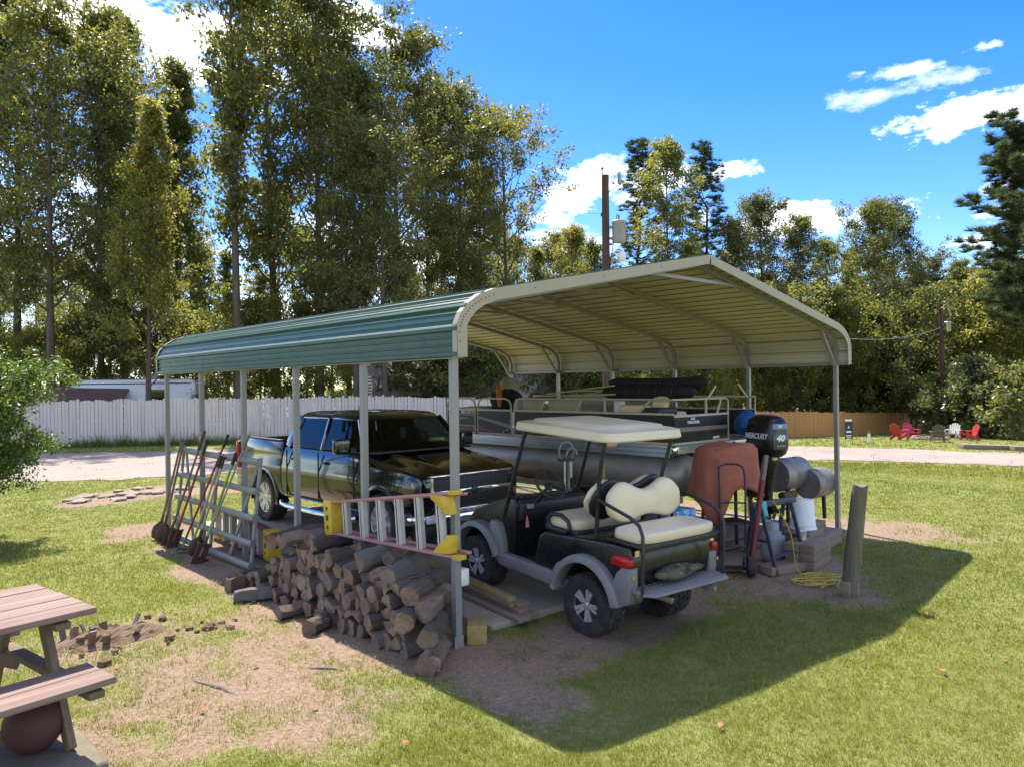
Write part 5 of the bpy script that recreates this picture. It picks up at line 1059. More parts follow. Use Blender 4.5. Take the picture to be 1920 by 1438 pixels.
for r_ in range(rows):
    y = .10+.05*r_; yend = 3.45-.24*r_
    while y < yend:
        hmax = 5 if .25 < y < 2.9 else 3
        if r_ < hmax:
            back = gl.random() < .0
            log(-.30+gl.uniform(-.06, .06)+.02*r_, y, .075+.118*r_+gl.uniform(-.012, .012), gl.uniform(-.16, .16), gl.uniform(0, 6.28), LB, gl.uniform(-.06, .06), gl.uniform(.88, 1.1))
        y += gl.uniform(.125, .155)
for r_ in range(3):
    y = .5
    while y < 3.2: log(.16+gl.uniform(-.03, .03), y, .08+.125*r_, gl.uniform(-.1, .1), gl.uniform(0, 6), LB, 0, 1); y += gl.uniform(.15, .19)
LT = 'loose bark covered log lying aslant on top of the woodpile'
for (x, y, rz, z, sc, k) in ((-.12, 2.95, .35, .60, 1.5, 0), (-.15, 2.62, .30, .66, 1.4, 4), (-.02, 2.25, .45, .70, 1.35, 8), (-.20, 1.85, .25, .70, 1.2, 3), (.02, 1.45, .55, .70, 1.35, 2), (.10, 1.05, .70, .68, 1.45, 6), (-.22, .95, .25, .70, 1.3, 7), (-.18, .55, .45, .62, 1.35, 2), (-.30, 2.30, -.2, .69, 1.0, 1), (-.33, 1.35, .15, .69, 1.05, 5)):
    o = log(x, y, z, rz, gl.uniform(0, 6), LT, gl.uniform(-.08, .08), sc, k); o['group'] = 'loose logs on top of the woodpile'
LE = 'long log lying along the near end of the woodpile beside the front post'
for (x, y, rz, z, sc, k) in ((-.34, -.08, .95, .10, 1.5, 6), (-.22, .02, .80, .26, 1.7, 4), (-.12, .16, .62, .40, 1.6, 10), (-.36, .18, .75, .34, 1.4, 0), (-.10, .30, .5, .52, 1.5, 8), (-.42, -.22, .7, .085, 1.1, 2)):
    o = log(x, y, z, rz, gl.uniform(0, 6), LE, 0, sc, k); o['group'] = 'long logs at the near end of the woodpile'
LG = 'stray short log fallen on the ground beside the woodpile'
for (x, y, rz) in ((-.60, 3.30, .3), (-.68, 2.75, -.4), (-.62, 1.9, .1), (-.66, 1.3, .5), (-.55, 3.6, 1.0), (-.30, 3.62, .2)):
    o = log(x, y, .065, rz, gl.uniform(0, 6), LG, 0, .8); o['group'] = 'stray logs beside the woodpile'
# ------------------------------------------------------------------ lumber
def board(name, p0, p1, w, h, mat, label, cat='board', group=None, upv=(0, 0, 1), bev=.004):
    p0, p1 = Vector(p0), Vector(p1); d = p1-p0; L = d.length; mb = MB(); mb.box((0, 0, 0), (w, L, h)); o = mb.build(name, mat, bev=bev)
    x, y, z, _ = frame(p0, p1, upv); Mx = Matrix.Identity(4)
    for i in range(3): Mx[i][0], Mx[i][1], Mx[i][2], Mx[i][3] = x[i], z[i], -y[i], ((p0+p1)/2)[i]
    o.matrix_world = Mx; return tag(o, label, cat, group)
LS_ = SLAB_Z
for i, (x, z, ya, yb, w, h, m, lab) in enumerate(((.92, .02, -.02, 2.3, .14, .04, LUMBER, 'lowest grey board of the lumber stack beside the cart wheel'), (.76, .02, -.06, 2.5, .14, .04, LUMBER, 'grey board on the ground edge of the lumber stack'), (.86, .062, .05, 2.6, .14, .04, LUMBER, 'second brown board up in the lumber stack'), (.90, .104, .10, 2.5, .14, .04, LUMBER, 'third brown board up in the lumber stack'), (.80, .104, .16, 2.4, .05, .04, LUMBER, 'narrow board on the side of the lumber stack'), (.84, .150, .20, 2.3, .09, .05, YLUMBER, 'yellow tinted board on top of the lumber stack'))):
    board('lumber_board', (x+.02, ya, z+LS_+.004), (x+.42, yb, z+LS_+.004), w, h, m, lab)
board('wood_block', (.15, -.10, .09), (.33, .12, .09), .18, .17, YLUMBER, 'squared timber block beside the foot of the front post', 'wood block', bev=.012)
def stack(cx, cy, z0, layers, rz, labels, wd=.30, L=.62, h=.105, mat=None):
    for k in range(layers):
        for j in range(2):
            d = Vector((math.cos(rz), math.sin(rz), 0)); n = Vector((-d.y, d.x, 0)); c = Vector((cx, cy, z0+h*(k+.5)+.002*k))+n*((j-.5)*(wd/2+.005))+d*rnd.uniform(-.02, .02)
            board('timber_block', c-d*L/2, c+d*L/2, wd/2, h, LUMBER, labels, 'timber', labels.replace('timber block', 'timber blocks'), bev=.006)
stack(5.05, -.78, .0, 3, .12, 'short timber block in the stack in front of the upturned bucket', .36, .62)
stack(5.48, -.52, .0, 3, .10, 'short timber block stacked under the upturned bucket', .34, .50, .12)
stack(6.25, -.35, .0, 2, .15, 'long timber block stacked beside the right front post', .40, .80, .10)
stack(6.95, .32, .0, 2, .0, 'timber block under the smoker barrel legs', .5, .9, .08)
board('timber_block', (4.25, -.62, .05), (4.85, -.80, .05), .26, .10, LUMBER, 'flat timber block under the black sawhorse', 'timber')
for i, (x0, y0, x1, y1, w, z) in enumerate(((4.4, .6, 5.9, .35, .14, .02), (4.2, .9, 6.4, .75, .19, .02), (5.2, .2, 6.9, .5, .14, .02), (4.6, 1.3, 6.8, 1.6, .24, .02), (5.0, .45, 6.3, 1.2, .09, .065), (3.9, .35, 4.6, 1.5, .14, .02))):
    board('loose_plank', (x0, y0, z), (x1, y1, z), w, .038, LUMBER, 'loose weathered plank lying on the ground below the boat stern', 'plank', 'loose planks below the boat')
# ------------------------------------------------------------------ step ladders
def ladder(name, label, L, w0, w1, mats, steps, xf):
    e = empty(name, (0, 0, 0), label=label, cat='ladder'); rail, stepm, yel = mats
    # local: y along the ladder from top cap (0) to feet (L), z across, x depth (front at 0, rear legs at .10)
    hw = lambda y: (w0+(w1-w0)*y/L)/2
    for s in (-1, 1):
        mb = MB(); mb.bar((0, 0, s*hw(0)), (0, L, s*hw(L)), .075, .028, (0, 0, 1)); mb.build('side_rail', rail, e, bev=.004)
        mb = MB(); mb.bar((.10, .05, s*hw(0)*.92), (.11, L*.99, s*hw(L)*.92), .05, .025, (0, 0, 1)); mb.build('rear_rail', rail, e, bev=.004)
        mb = MB(); mb.box((0, L-.035, s*hw(L)), (.088, .10, .042)); f = mb.build('foot', yel, e, bev=.004)
        mb = MB(); mb.ext([(L-.10, s*(hw(L)-.03)), (L-.36, s*(hw(L)-.02)), (L-.34, s*(hw(L)-.05)), (L-.14, s*(hw(L)-.19)), (L-.06, s*(hw(L)-.19))], -.045, .035, 'x'); mb.build('corner_boot', yel, e, bev=.006)
    mb = MB(); mb.box((.035, -.03, 0), (.19, .16, w0+.05)); cap = mb.build('top_cap', yel, e, bev=.012)
    mb = MB()
    for z in (-.10, .10): mb.cyl((-.062, -.03, z), (-.058, -.03, z), .022, n=14)
    mb.box((-.06, -.03, 0), (.004, .05, .06)); mb.build('tool_holes', INTER, cap, kind='stuff')
    for i in range(steps):
        y = .30+i*(L-.55)/(steps-1); mb = MB(); z = hw(y)-.012; mb.box((0, y, 0), (.078, .016, 2*z)); mb.box((-.037, y+.012, 0), (.004, .085, 2*z)); mb.box((-.041, y-.01, 0), (.005, .012, 2*z)); mb.box((-.041, y+.03, 0), (.005, .012, 2*z)); mb.build('step', stepm, e)
        if i % 2 == 0: mb = MB(); z = hw(y)*.92; mb.box((.105, y+.13, 0), (.02, .03, 2*z)); mb.build('rear_bar', stepm, e)
    for s in (-1, 1): mb = MB(); mb.bar((-.03, L*.45, s*(hw(L*.45)-.02)), (.10, L*.52, s*(hw(L*.5)-.04)), .02, .004); mb.build('spreader', GALV, e)
    e.matrix_world = xf; return e
a_ = Vector((-.105, 2.0, .935)); b_ = Vector((-.105, -.20, 1.135)); d = (b_-a_).normalized(); x = Vector((1, 0, 0)); z = x.cross(d)
Mx = Matrix.Identity(4)
for i in range(3): Mx[i][0], Mx[i][1], Mx[i][2], Mx[i][3] = x[i], d[i], z[i], a_[i]
ladder('step_ladder', 'faded red step ladder with yellow ends hung sideways across the front posts', 2.2, .33, .56, (PINKFG, STEPALU, YELLOWP), 6, Mx)
for y, z, lab in ((.0, 1.30, 'bent hook holding the ladder feet on the front post'), (1.524, 1.05, 'bent hook holding the ladder top on the second post')):
    mb = MB(); mb.tube([(-.03, y, z), (-.09, y, z), (-.155, y, z-.045)], .006, 6); tag(mb.build('ladder_hook', BLACKM), lab, 'hook')
d = Vector((.06, 1, 0)).normalized(); x = Vector((1, -.06, 0)).normalized(); z = Vector((0, 0, 1)); Mx = Matrix.Identity(4); a_ = Vector((.24, 4.38, .235))
for i in range(3): Mx[i][0], Mx[i][1], Mx[i][2], Mx[i][3] = x[i], d[i], z[i], a_[i]
ladder('step_ladder', 'dull red step ladder with worn yellow cap lying behind the gate', 2.3, .36, .50, (REDFG, STEPALU, YELLOWP), 6, Mx)
# ------------------------------------------------------------------ farm gate and hand tools
gt = empty('farm_gate', (-.10, 5.4, 0), label='galvanised tube farm gate leaning against the left posts', cat='gate')
gp = lambda y, z: (-.20+.15*z/1.4, y, z+.02)
for i, z in enumerate((.06, .34, .66, 1.0, 1.37)):
    mb = MB(); y0, y1 = 3.98, 6.85; rings = []
    for y in (y0, y1): c = gp(y, z); rings.append([(c[0]+.034*math.cos(2*PI*k/12)*.8, y, c[2]+.045*math.sin(2*PI*k/12)) for k in range(12)])
    mb.loft(rings, 0, True); mb.build('gate_rail', GALV, gt)
for y in (4.02, 6.81, 5.4): mb = MB(); a_, b_ = Vector(gp(y, .0)), Vector(gp(y, 1.42)); mb.bar(a_+Vector((.035, 0, 0)), b_+Vector((.035, 0, 0)), .05, .03, (1, 0, 0)); mb.build('gate_stile', GALV, gt)
for y0, y1 in ((4.1, 4.75), (6.75, 6.1)): mb = MB(); mb.bar(Vector(gp(y0, 1.37))+Vector((.05, 0, 0)), Vector(gp(y1, .06))+Vector((.05, 0, 0)), .06, .02, (1, 0, 0)); mb.build('gate_brace', GALV, gt)
adopt(gt)
def tool(name, label, base, top, r, hmat, grip=None, head=None, hcol=None, glen=.18):
    b, t = Vector(base), Vector(top); e = empty(name, base, label=label, cat='garden tool'); L = (t-b).length; d = (t-b).normalized()
    q = Vector((0, 0, 1)).rotation_difference(d); e.rotation_mode = 'QUATERNION'; e.rotation_quaternion = q
    mb = MB(); mb.tube([(0, 0, .12), (.004, .002, L*.5), (0, 0, L)], [r, r*.95, r*.9], 8); mb.build('handle', hmat, e)
    if grip: mb = MB(); mb.tube([(0, 0, L-glen), (0, 0, L+.004)], r*1.25, 8); mb.build('grip', grip, e)
    mb = MB()
    if head == 'shovel':
        rings = []
        for z, w, c in ((.30, .02, .0), (.22, .10, .012), (.12, .115, .022), (.03, .09, .015), (-.0, .03, .005)): rings.append([(w*q_, -c*(1-q_*q_)*2+.01, z) for q_ in (-1, -.5, 0, .5, 1)]+[(w*q_, -c*(1-q_*q_)*2+.016, z) for q_ in (1, .5, 0, -.5, -1)])
        mb.loft(rings, 0, True); mb.tube([(0, 0, .24), (0, 0, .42)], .021, 8)
    elif head == 'spade':
        mb.box((0, 0, .15), (.17, .012, .30)); mb.tube([(0, 0, .26), (0, 0, .42)], .021, 8); mb.box((0, 0, .30), (.17, .03, .012))
    elif head == 'hoe':
        mb.tube([(0, 0, .16), (0, -.05, .10), (0, -.10, .06)], .010, 6); mb.box((0, -.11, .03), (.15, .01, .11)); mb.tube([(0, 0, .14), (0, 0, .26)], .019, 8)
    elif head == 'rake':
        mb.tube([(0, 0, .26), (0, 0, .10)], .018, 8); mb.box((0, 0, .09), (.38, .02, .02))
        for k in range(13): mb.box((-.18+k*.03, 0, .045), (.006, .008, .08))
    mb.build('head', hcol or RUSTY, e, bev=0)
LP = lambda y, z: (-.225+.15*z/1.4-.035, y, z)
tool('shovel', 'dark wooden shovel leaning on the far end of the gate, outermost', (-.34, 7.10, .0), LP(6.70, 1.52), .019, HANDLE, head='shovel')
tool('shovel', 'dark wooden shovel leaning between the outermost shovel and the gate', (-.36, 6.86, .0), LP(6.60, 1.52), .019, HANDLE, head='shovel')
tool('spade', 'long brown handled square spade with a rusty blade leaning on the gate', (-.40, 6.50, 0), LP(5.78, 1.72), .018, HANDLE, RUSTY, 'spade', glen=.3)
tool('spade', 'red handled spade with a black grip leaning on the gate', (-.38, 6.32, 0), LP(5.66, 1.56), .018, REDH, BLACKP, 'spade')
tool('hoe', 'red handled hoe with a teal head leaning on the gate', (-.38, 5.95, 0), LP(4.92, 1.70), .016, REDH, BLACKP, 'hoe', TEAL, .2)
tool('rake', 'pale wooden rake leaning left on the gate middle', (-.38, 5.62, 0), LP(5.08, 1.40), .018, PALEH, BLACKP, 'rake', glen=.16)
tool('shovel', 'pale wooden shovel beside the pale rake on the gate', (-.36, 5.48, 0), LP(4.98, 1.40), .018, PALEH, BLACKP, 'shovel', glen=.16)
tool('hoe', 'bright green handled hoe leaning on the gate end', (-.40, 5.16, 0), LP(4.60, 1.47), .019, GREENH, BLACKP, 'hoe', RUSTY, .16)
tool('spade', 'grey handled ice spade crossing the green hoe on the gate', (-.50, 4.98, 0), LP(4.24, 1.72), .014, GALV, HANDLE, 'spade', RUSTY, .2)
mb = MB(); mb.tube([(-.06, 4.62, 1.60), (-.07, 4.62, 1.50), (-.06, 4.62, 1.36), (-.04, 4.62, 1.28)], [.012, .03, .035, .02], 10); tag(mb.build('hand_saw', REDP), 'small red plastic handle hanging by the third post', 'tool')
mb = MB(); mb.box((.075, .0, .62), (.085, .09, .15)); eb = tag(mb.build('outlet_box', WHITEP, bev=.01), 'white electric outlet box fixed to the front post', 'outlet box'); mb = MB(); mb.tube([(.05, .0, .55), (.05, .0, -.02)], .012, 8); mb.build('conduit', GALV, eb)
# ------------------------------------------------------------------ things at the right front of the carport
def hand_truck(loc, rz):
    e = empty('hand_truck', loc, rz, label='dark steel hand truck with two tall looped handles and white hubbed wheels', cat='hand truck'); H = 1.30
    for s in (-1, 1): mb = MB(); mb.tube([(s*.15, 0, .10), (s*.15, .05, .6), (s*.15, .07, 1.05), (s*.15, .02, 1.22), (s*.14, -.06, 1.30), (s*.07, -.10, 1.33), (0, -.11, 1.335)], .014, 8); mb.build('side_tube', BLACKM, e)
    for z in (.35, .62, .88): mb = MB(); mb.tube([(-.15, .03+z*.03, z), (0, .06+z*.03, z+.01), (.15, .03+z*.03, z)], .011, 6); mb.build('cross_bar', BLACKM, e)
    mb = MB(); mb.box((0, -.11, .06), (.36, .22, .008)); mb.build('toe_plate', BLACKM, e); mb = MB(); mb.cyl((-.22, .10, .13), (.22, .10, .13), .01, n=8); mb.bar((-.14, 0, .3), (-.14, .10, .13), .02, .02); mb.bar((.14, 0, .3), (.14, .10, .13), .02, .02); mb.build('axle', BLACKM, e)
    ty = tyre_mesh('tyre', .125, .075, .06, 0); ri = rim_mesh('wheel', .06, .07, 5, False, [WHITEP, WHITEP, WHITEP])
    for s in (-1, 1): w_ = share('wheel', ri, e, (s*.20, .10, .125), (0, 0, 0 if s > 0 else PI)); share('tyre', ty, w_)
    return e
hand_truck((3.98, -.36, 0), R(128))
p0 = Vector((4.12, -.50, .02)); p1 = pix(1436, 853, 9.35)
ep = empty('red_plank', p0, label='weathered red painted plank with a bare top leaning on the outboard motor', cat='plank'); d = (p1-p0); L = d.length; ep.rotation_mode = 'QUATERNION'; ep.rotation_quaternion = Vector((0, 0, 1)).rotation_difference(d.normalized()) @ Matrix.Rotation(.75, 3, 'Z').to_quaternion()
mb = MB(); mb.box((0, 0, L*.39), (.14, .045, L*.78)); mb.build('painted_length', REDPLANK, ep, bev=.004); mb = MB(); mb.ext([(-.07, L*.78), (.07, L*.78), (.07, L*.94), (.03, L), (-.06, L*1.0)], -.0215, .0215, 'y'); mb.build('bare_top', LUMBER, ep, bev=.004)
sh = empty('sawhorse', (4.62, -.55, 0), label='black metal sawhorse standing in front of the grey gas tank', cat='sawhorse')
for x in (-.27, .33):
    for s in (-1, 1): mb = MB(); mb.bar((x-.04, s*.05, .80), (x+.02*s, s*.26, .0), .05, .03, (1, 0, 0)); mb.build('leg', DKBLUE, sh, bev=.004)
    mb = MB(); mb.bar((x, -.16, .38), (x, .16, .38), .03, .03); mb.build('leg_brace', DKBLUE, sh)
mb = MB(); mb.bar((-.42, 0, .82), (.44, 0, .82), .06, .07); mb.build('top_bar', DKBLUE, sh, bev=.006); mb = MB(); mb.bar((-.27, -.20, .22), (.33, -.20, .22), .03, .03); mb.build('stretcher', DKBLUE, sh)
sh.rotation_euler = (0, 0, R(-8))
def cloth_cover(name, mat, cx, cy, ztop, rx, ry, hem, seed, label, cat, rz=0, tails=()):
    mb = MB(); n = 44; m = 16; rings = []
    for i in range(m+1):
        t = i/m; ring = []
        for k in range(n):
            a = 2*PI*k/n; fold = math.sin(a*7+seed+t*1.5)*.06+math.sin(a*12+seed*2-t*2)*.035
            if t < .42: q = t/.42; rr = q*.98; z = ztop-.07*q**3*(1+.5*math.sin(3*a+seed))-.02*math.sin(2*a+1)*q
            else: q = (t-.42)/.58; rr = .98+.16*q+fold*q*2.0; z = ztop-.07-.02*math.sin(2*a+1)-q*(hem*(1+.10*math.sin(2*a+seed)+.06*math.sin(5*a)))
            for ta, tl in tails:
                dd = math.cos(a-ta)
                if dd > .75 and t > .42: z -= tl*((dd-.75)/.25)**1.5*(t-.42)/.58
            x_, y_ = rr*rx*math.copysign(abs(math.cos(a))**.75, math.cos(a)), rr*ry*math.copysign(abs(math.sin(a))**.75, math.sin(a))
            z += (float(smooth_noise(x_*6+seed, y_*6+t*5, 1.0, 77))-.5)*.07*min(1, t*3)
            ring.append((cx+x_*math.cos(rz)-y_*math.sin(rz), cy+x_*math.sin(rz)+y_*math.cos(rz), z))
        rings.append(ring)
    mb.loft(rings, 0, True, (True, False)); o = mb.build(name, mat); md = o.modifiers.new('thick', 'SOLIDIFY'); md.thickness = .006; return tag(o, label, cat)
cloth_cover('canvas_cover', RUST, 5.02, .35, 1.50, .42, .32, .62, 2.0, 'rust red canvas cover draped over a stand beside the outboard motor', 'tarp', R(-25), ((3.9, .40),))
sd_ = empty('cover_stand', (5.02, .35, 0), R(-25), label='dark frame stand standing under the rust red canvas cover', cat='stand')
for x in (-.28, .28):
    for y in (-.2, .2): mb = MB(); mb.bar((x*.85, y*.8, 1.38), (x, y, 0), .035, .035); mb.build('leg', BLACKM, sd_)
mb = MB(); mb.box((0, 0, 1.40), (.6, .44, .06)); mb.build('top', BLACKM, sd_); mb = MB(); mb.box((0, 0, .42), (.52, .38, .03)); mb.build('shelf', BLACKM, sd_)
gtk = empty('gas_tank', (4.95, -.36, .0), label='grey propane gas tank behind the black sawhorse', cat='gas tank')
mb = MB(); mb.lathe([(.10, 0), (.13, .01), (.13, .05), (.15, .08), (.155, .12), (.155, .30), (.145, .36), (.10, .41), (.03, .43)], 24); mb.build('body', GREYTANK, gtk); mb = MB(); mb.lathe([(.10, .40), (.105, .52), (.10, .525), (.095, .41)], 24); mb.build('collar', GREYTANK, gtk); mb = MB(); mb.cyl((0, 0, .42), (0, 0, .48), .025, n=10); mb.cyl((0, 0, .48), (0, 0, .50), .04, n=12); mb.build('valve', BLACKM, gtk)
cloth_cover('aqua_cloth', AQUA, 4.36, -.53, .875, .07, .06, .16, 1.0, 'aqua patterned cloth thrown over the sawhorse end', 'cloth')
bk = empty('bucket', (5.46, -.52, .372), label='white plastic bucket standing upside down on the timber blocks', cat='bucket')
mb = MB(); mb.lathe([(.165, 0), (.175, .0), (.175, .025), (.163, .03), (.16, .055), (.162, .06), (.158, .065), (.138, .375), (.13, .39), (.001, .39)], 32); mb.build('shell', WHITEP, bk); mb = MB(); mb.tube([(.168*math.cos(a), .168*math.sin(a), .05-.04*abs(math.sin(a))) for a in np.linspace(PI, 2*PI, 14)], .003, 5); mb.build('bail', GALV, bk)
mb = MB(); mb.lathe([(.045, 0), (.062, .11), (.065, .11), (.06, .105), (.045, .01)], 20, Matrix.Translation((5.02, -.72, .322))); tag(mb.build('cup', WHITEP), 'small white plastic cup beside the upturned bucket', 'cup')
# smoker made from two barrels
sm = empty('barrel_smoker', (7.35, .40, .0), R(-4), label='weathered steel barrel smoker with offset fire box', cat='smoker')
def barrel(name, x0, x1, y, z, r):
    mb = MB(); mb.lathe([(.001, x0), (r*.97, x0), (r, x0+.012), (r, x0+.3*(x1-x0)), (r+.006, x0+.3*(x1-x0)+.01), (r, x0+.3*(x1-x0)+.02), (r, x1-.012), (r*.97, x1), (.001, x1)], 36, Matrix.Translation((0, y, z)) @ Matrix.Rotation(PI/2, 4, 'Y')); return mb.build(name, SMOKE, sm, sharp=40)
b1 = barrel('cooking_barrel', -.65, .02, .10, .88, .255); b2 = barrel('fire_box', -.12, .36, -.12, .72, .235)
mb = MB(); mb.tube([(.37, -.22, .80), (.40, -.22, .78), (.40, -.05, .70), (.37, -.05, .69)], .009, 6); mb.box((.366, -.12, .64), (.01, .16, .12)); mb.build('door_latch', BLACKM, b2)
for x in (-.5, -.2): mb = MB(); mb.box((x, .05, 1.137), (.07, .03, .012)); mb.build('hinge', BLACKM, b1)
for x, y in ((-.55, -.05), (-.55, .25), (.18, -.22), (.18, .05)): mb = MB(); mb.bar((x, y, .70), (x, y*1.1, .165), .045, .045); mb.build('leg', BLACKM, sm)
mb = MB(); mb.lathe([(.06, -.35), (.06, 0)], 14, Matrix.Translation((-.45, -.10, .60)) @ Matrix.Rotation(PI/2, 4, 'Y')); mb.build('grease_can', RUSTY, sm); mb = MB(); mb.bar((-.6, .1, .34), (.2, .0, .34), .03, .03); mb.build('shelf_bar', BLACKM, sm)
# red can, drink box, bag, jack, level, bin
gc = empty('gas_can', (4.22, .12, 0), .3, label='red plastic fuel can beside the blue drink carton', cat='fuel can'); mb = MB(); mb.box((0, 0, .15), (.22, .17, .30)); mb.build('body', REDP, gc, bev=.03); mb = MB(); mb.tube([(-.06, 0, .30), (-.06, 0, .36), (.06, 0, .36), (.06, 0, .30)], .014, 8); mb.build('grip', REDP, gc); mb = MB(); mb.cyl((.08, 0, .30), (.11, 0, .38), .018, n=10); mb.build('spout', BLACKP, gc)
t = NT('printed_carton'); v = t.coord(); vo = t.n('ShaderNodeTexVoronoi', {'Vector': v, 'Scale': 11.0}).outputs['Distance']; c = t.ramp(vo, [(.16, (.50, .12, .10)), (.24, (.75, .80, .82)), (.34, (.04, .36, .62)), (.6, (.03, .24, .50))]); CARTON = t.done(t.pbr(c, .4))
for (x, y, z, dx, dy, dz, lab) in ((3.72, .02, .22, .28, .20, .44, 'blue printed drink carton standing behind the cart footplate'), (3.80, .30, .62, .40, .26, .26, 'blue printed drink carton on top behind the cart seat')):
    mb = MB(); mb.box((x, y, z), (dx, dy, dz)); tag(mb.build('drink_carton', CARTON, bev=.012), lab, 'carton')
mb = MB(); mb.box((3.80, .30, .245), (.44, .30, .49)); tag(mb.build('storage_box', BLACKP, bev=.02), 'black storage box carrying a blue drink carton', 'box')
jk = empty('trailer_jack', (2.66, 1.15, .0), R(-20), label='steel jack post with a ring handle standing beyond the cart windscreen', cat='jack')
for s in (-1, 1): mb = MB(); mb.bar((s*.028, 0, .02), (s*.028, 0, 1.38), .018, .03); mb.build('post', TAN if s > 0 else ALU, jk)
mb = MB(); mb.box((0, 0, 1.40), (.20, .10, .03)); mb.build('bracket', RUSTY, jk); mb = MB(); mb.tube([(.10*math.cos(a), 0, 1.50+.12*math.sin(a)) for a in np.linspace(-.9, PI+.9, 24)], .014, 8); mb.build('ring_handle', GREYTANK, jk); mb = MB(); mb.tube([(.05+.07*math.cos(a), -.05, 1.46+.08*math.sin(a)) for a in np.linspace(0, PI, 16)], .013, 8); mb.build('clamp', GREYTANK, jk); mb = MB(); mb.cyl((.04, -.04, 1.38), (.04, -.04, 1.18), .02, n=10); mb.build('screw', ALU, jk); mb = MB(); mb.box((0, 0, .01), (.22, .22, .02)); mb.build('base_plate', RUSTY, jk)
lv = empty('spirit_level', (2.72, .62, .0), label='tan wooden spirit level leaning behind the cart seats', cat='spirit level'); lv.rotation_euler = (0, R(-11), R(45)); mb = MB(); mb.box((0, 0, .72), (.085, .03, 1.44)); lb = mb.build('beam', YLUMBER, lv, bev=.004)
mb = MB(); mb.cyl((0, -.018, 1.22), (0, .018, 1.22), .022, n=14); mb.box((0, -.0, 1.385), (.055, .036, .02)); mb.build('vials', BLACKP, lb, kind='stuff')
bn = empty('plastic_bin', (2.42, 1.45, SLAB_Z), label='grey plastic bin with a blue liner beyond the cart dashboard', cat='bin'); mb = MB(); mb.lathe([(.001, 0), (.14, .0), (.18, .78), (.19, .80), (.175, .80), (.16, .75)], 24); mb.build('shell', GREYP, bn); mb = MB(); mb.lathe([(.172, .76), (.196, .81), (.20, .74), (.196, .70)], 24); mb.build('liner', BLUET, bn)
PINKBAG = m_plain('pink_clear_plastic', (.62, .42, .42), .25, 0, .4, 40, .4, 60); heap('plastic_bag', PINKBAG, (2.1, -.05, 1.73), (.20, .08, .19), 8, 'pinkish clear plastic bag hanging under the cart canopy', 'bag'); heap('camouflage_jacket', CAMO, (1.66, -1.19, .60), (.66, .22, .13), 5, 'camouflage jacket lying behind the cart footplate', 'jacket')
# round fence post with conduit
po = empty('round_post', (4.02, -1.74, -.05), label='weathered round wooden post standing alone in the grass', cat='post'); mb = MB(); g = np.random.default_rng(3); tp = Vector((.05, -.12, 1.26))
rings = [[(tp.x*t+(.088-.010*t)*(1+.04*math.sin(3*k+t*4))*math.cos(2*PI*k/18), tp.y*t+(.088-.010*t)*(1+.04*math.sin(2*k+t*5))*math.sin(2*PI*k/18), 1.26*t+(.012*math.sin(k) if t == 1 else 0)) for k in range(18)] for t in np.linspace(0, 1, 9)]
mb.loft(rings, 0, True); mb.build('shaft', POSTW, po, sharp=50); mb = MB(); mb.tube([(.115, -.05, .0), (.115, -.07, .55)], .012, 8); mb.build('conduit', GREYTANK, po); mb = MB(); mb.box((.125, -.045, .47), (.06, .09, .15)); mb.build('switch_box', GREYP, po, bev=.012); mb = MB(); mb.box((-.10, -.02, .12), (.03, .09, .22)); mb.build('stake', LUMBER, po, bev=.004)
g = random.Random(12); pts = [(4.50, -.62, .86), (4.46, -.86, .5), (4.42, -.98, .06)]
for k in range(70): a = k*.62; pts.append((4.42+.34*math.cos(a)*g.uniform(.5, 1.25), -1.22+.20*math.sin(a*1.13)*g.uniform(.5, 1.3), .022+.012*g.random()))
pts += [(4.3, -1.5, .02), (4.1, -1.62, .03), (3.96, -1.68, .03)]
def smooth_path(P, n=5):
    out = []; Q = [Vector(p) for p in P]
    for i in range(len(Q)-1):
        a, b, c, d = Q[max(i-1, 0)], Q[i], Q[i+1], Q[min(i+2, len(Q)-1)]
        for k in range(n): t = k/n; out.append(.5*((2*b)+(c-a)*t+(2*a-5*b+4*c-d)*t*t+(3*b-a-3*c+d)*t**3))
    return out+[Q[-1]]
mb = MB(); mb.tube(smooth_path(pts), .0055, 5); tag(mb.build('extension_cord', YCORD), 'yellow extension cord tangled on the grass by the hand truck', 'cord')
# ------------------------------------------------------------------ picnic table at the lawn corner
DX = Vector((.985, .17, 0)).normalized(); ang = math.atan2(DX.y, DX.x)
tb = empty('picnic_table', (-4.07, .375, .16), ang-PI/2, label='weathered red brown wooden picnic table at the bare lawn corner', cat='picnic table')
# local: y along the boards (towards the carport), x across (positive side on the edging slab)
for k in range(5): mb = MB(); mb.box((-.40+k*.20, .19, .765+rnd.uniform(-.003, .003)), (.190, 1.88+rnd.uniform(-.02, .02), .04)); mb.build('top_board', TABLEW, tb, bev=.006)
for s in (-1, 1):
    for k in range(2): mb = MB(); mb.box((s*(.64+k*.20), .15, .445), (.194, 1.80, .04)); mb.build('seat_board', TABLEW, tb, bev=.006)
for y in (-.45, .90):
    for s in (-1, 1): mb = MB(); b0 = .003 if s > 0 else -.17; mb.bar((s*.26, y, .745), (s*(.66 if s > 0 else .74), y, b0), .09, .045, (0, 1, 0)); mb.build('leg', TABLEL, tb, bev=.005)
    mb = MB(); mb.bar((-.46, y+.045, .70), (.46, y+.045, .70), .045, .09, (0, 1, 0)); mb.build('top_beam', TABLEL, tb, bev=.005); mb = MB(); mb.bar((-.92, y+.045, .38), (.92, y+.045, .38), .045, .09, (0, 1, 0)); mb.build('seat_beam', TABLEL, tb, bev=.005)
    mb = MB(); mb.bar((0, y*.95, .40), (0, y*.25+.05, .70), .08, .04, (1, 0, 0)); mb.build('brace', TABLEL, tb, bev=.005)
mb = MB(); mb.sphere((-3.24, .02, .325), .165, 28, 18); tag(mb.build('ball', BALL), 'dull maroon rubber ball under the picnic table bench', 'ball')
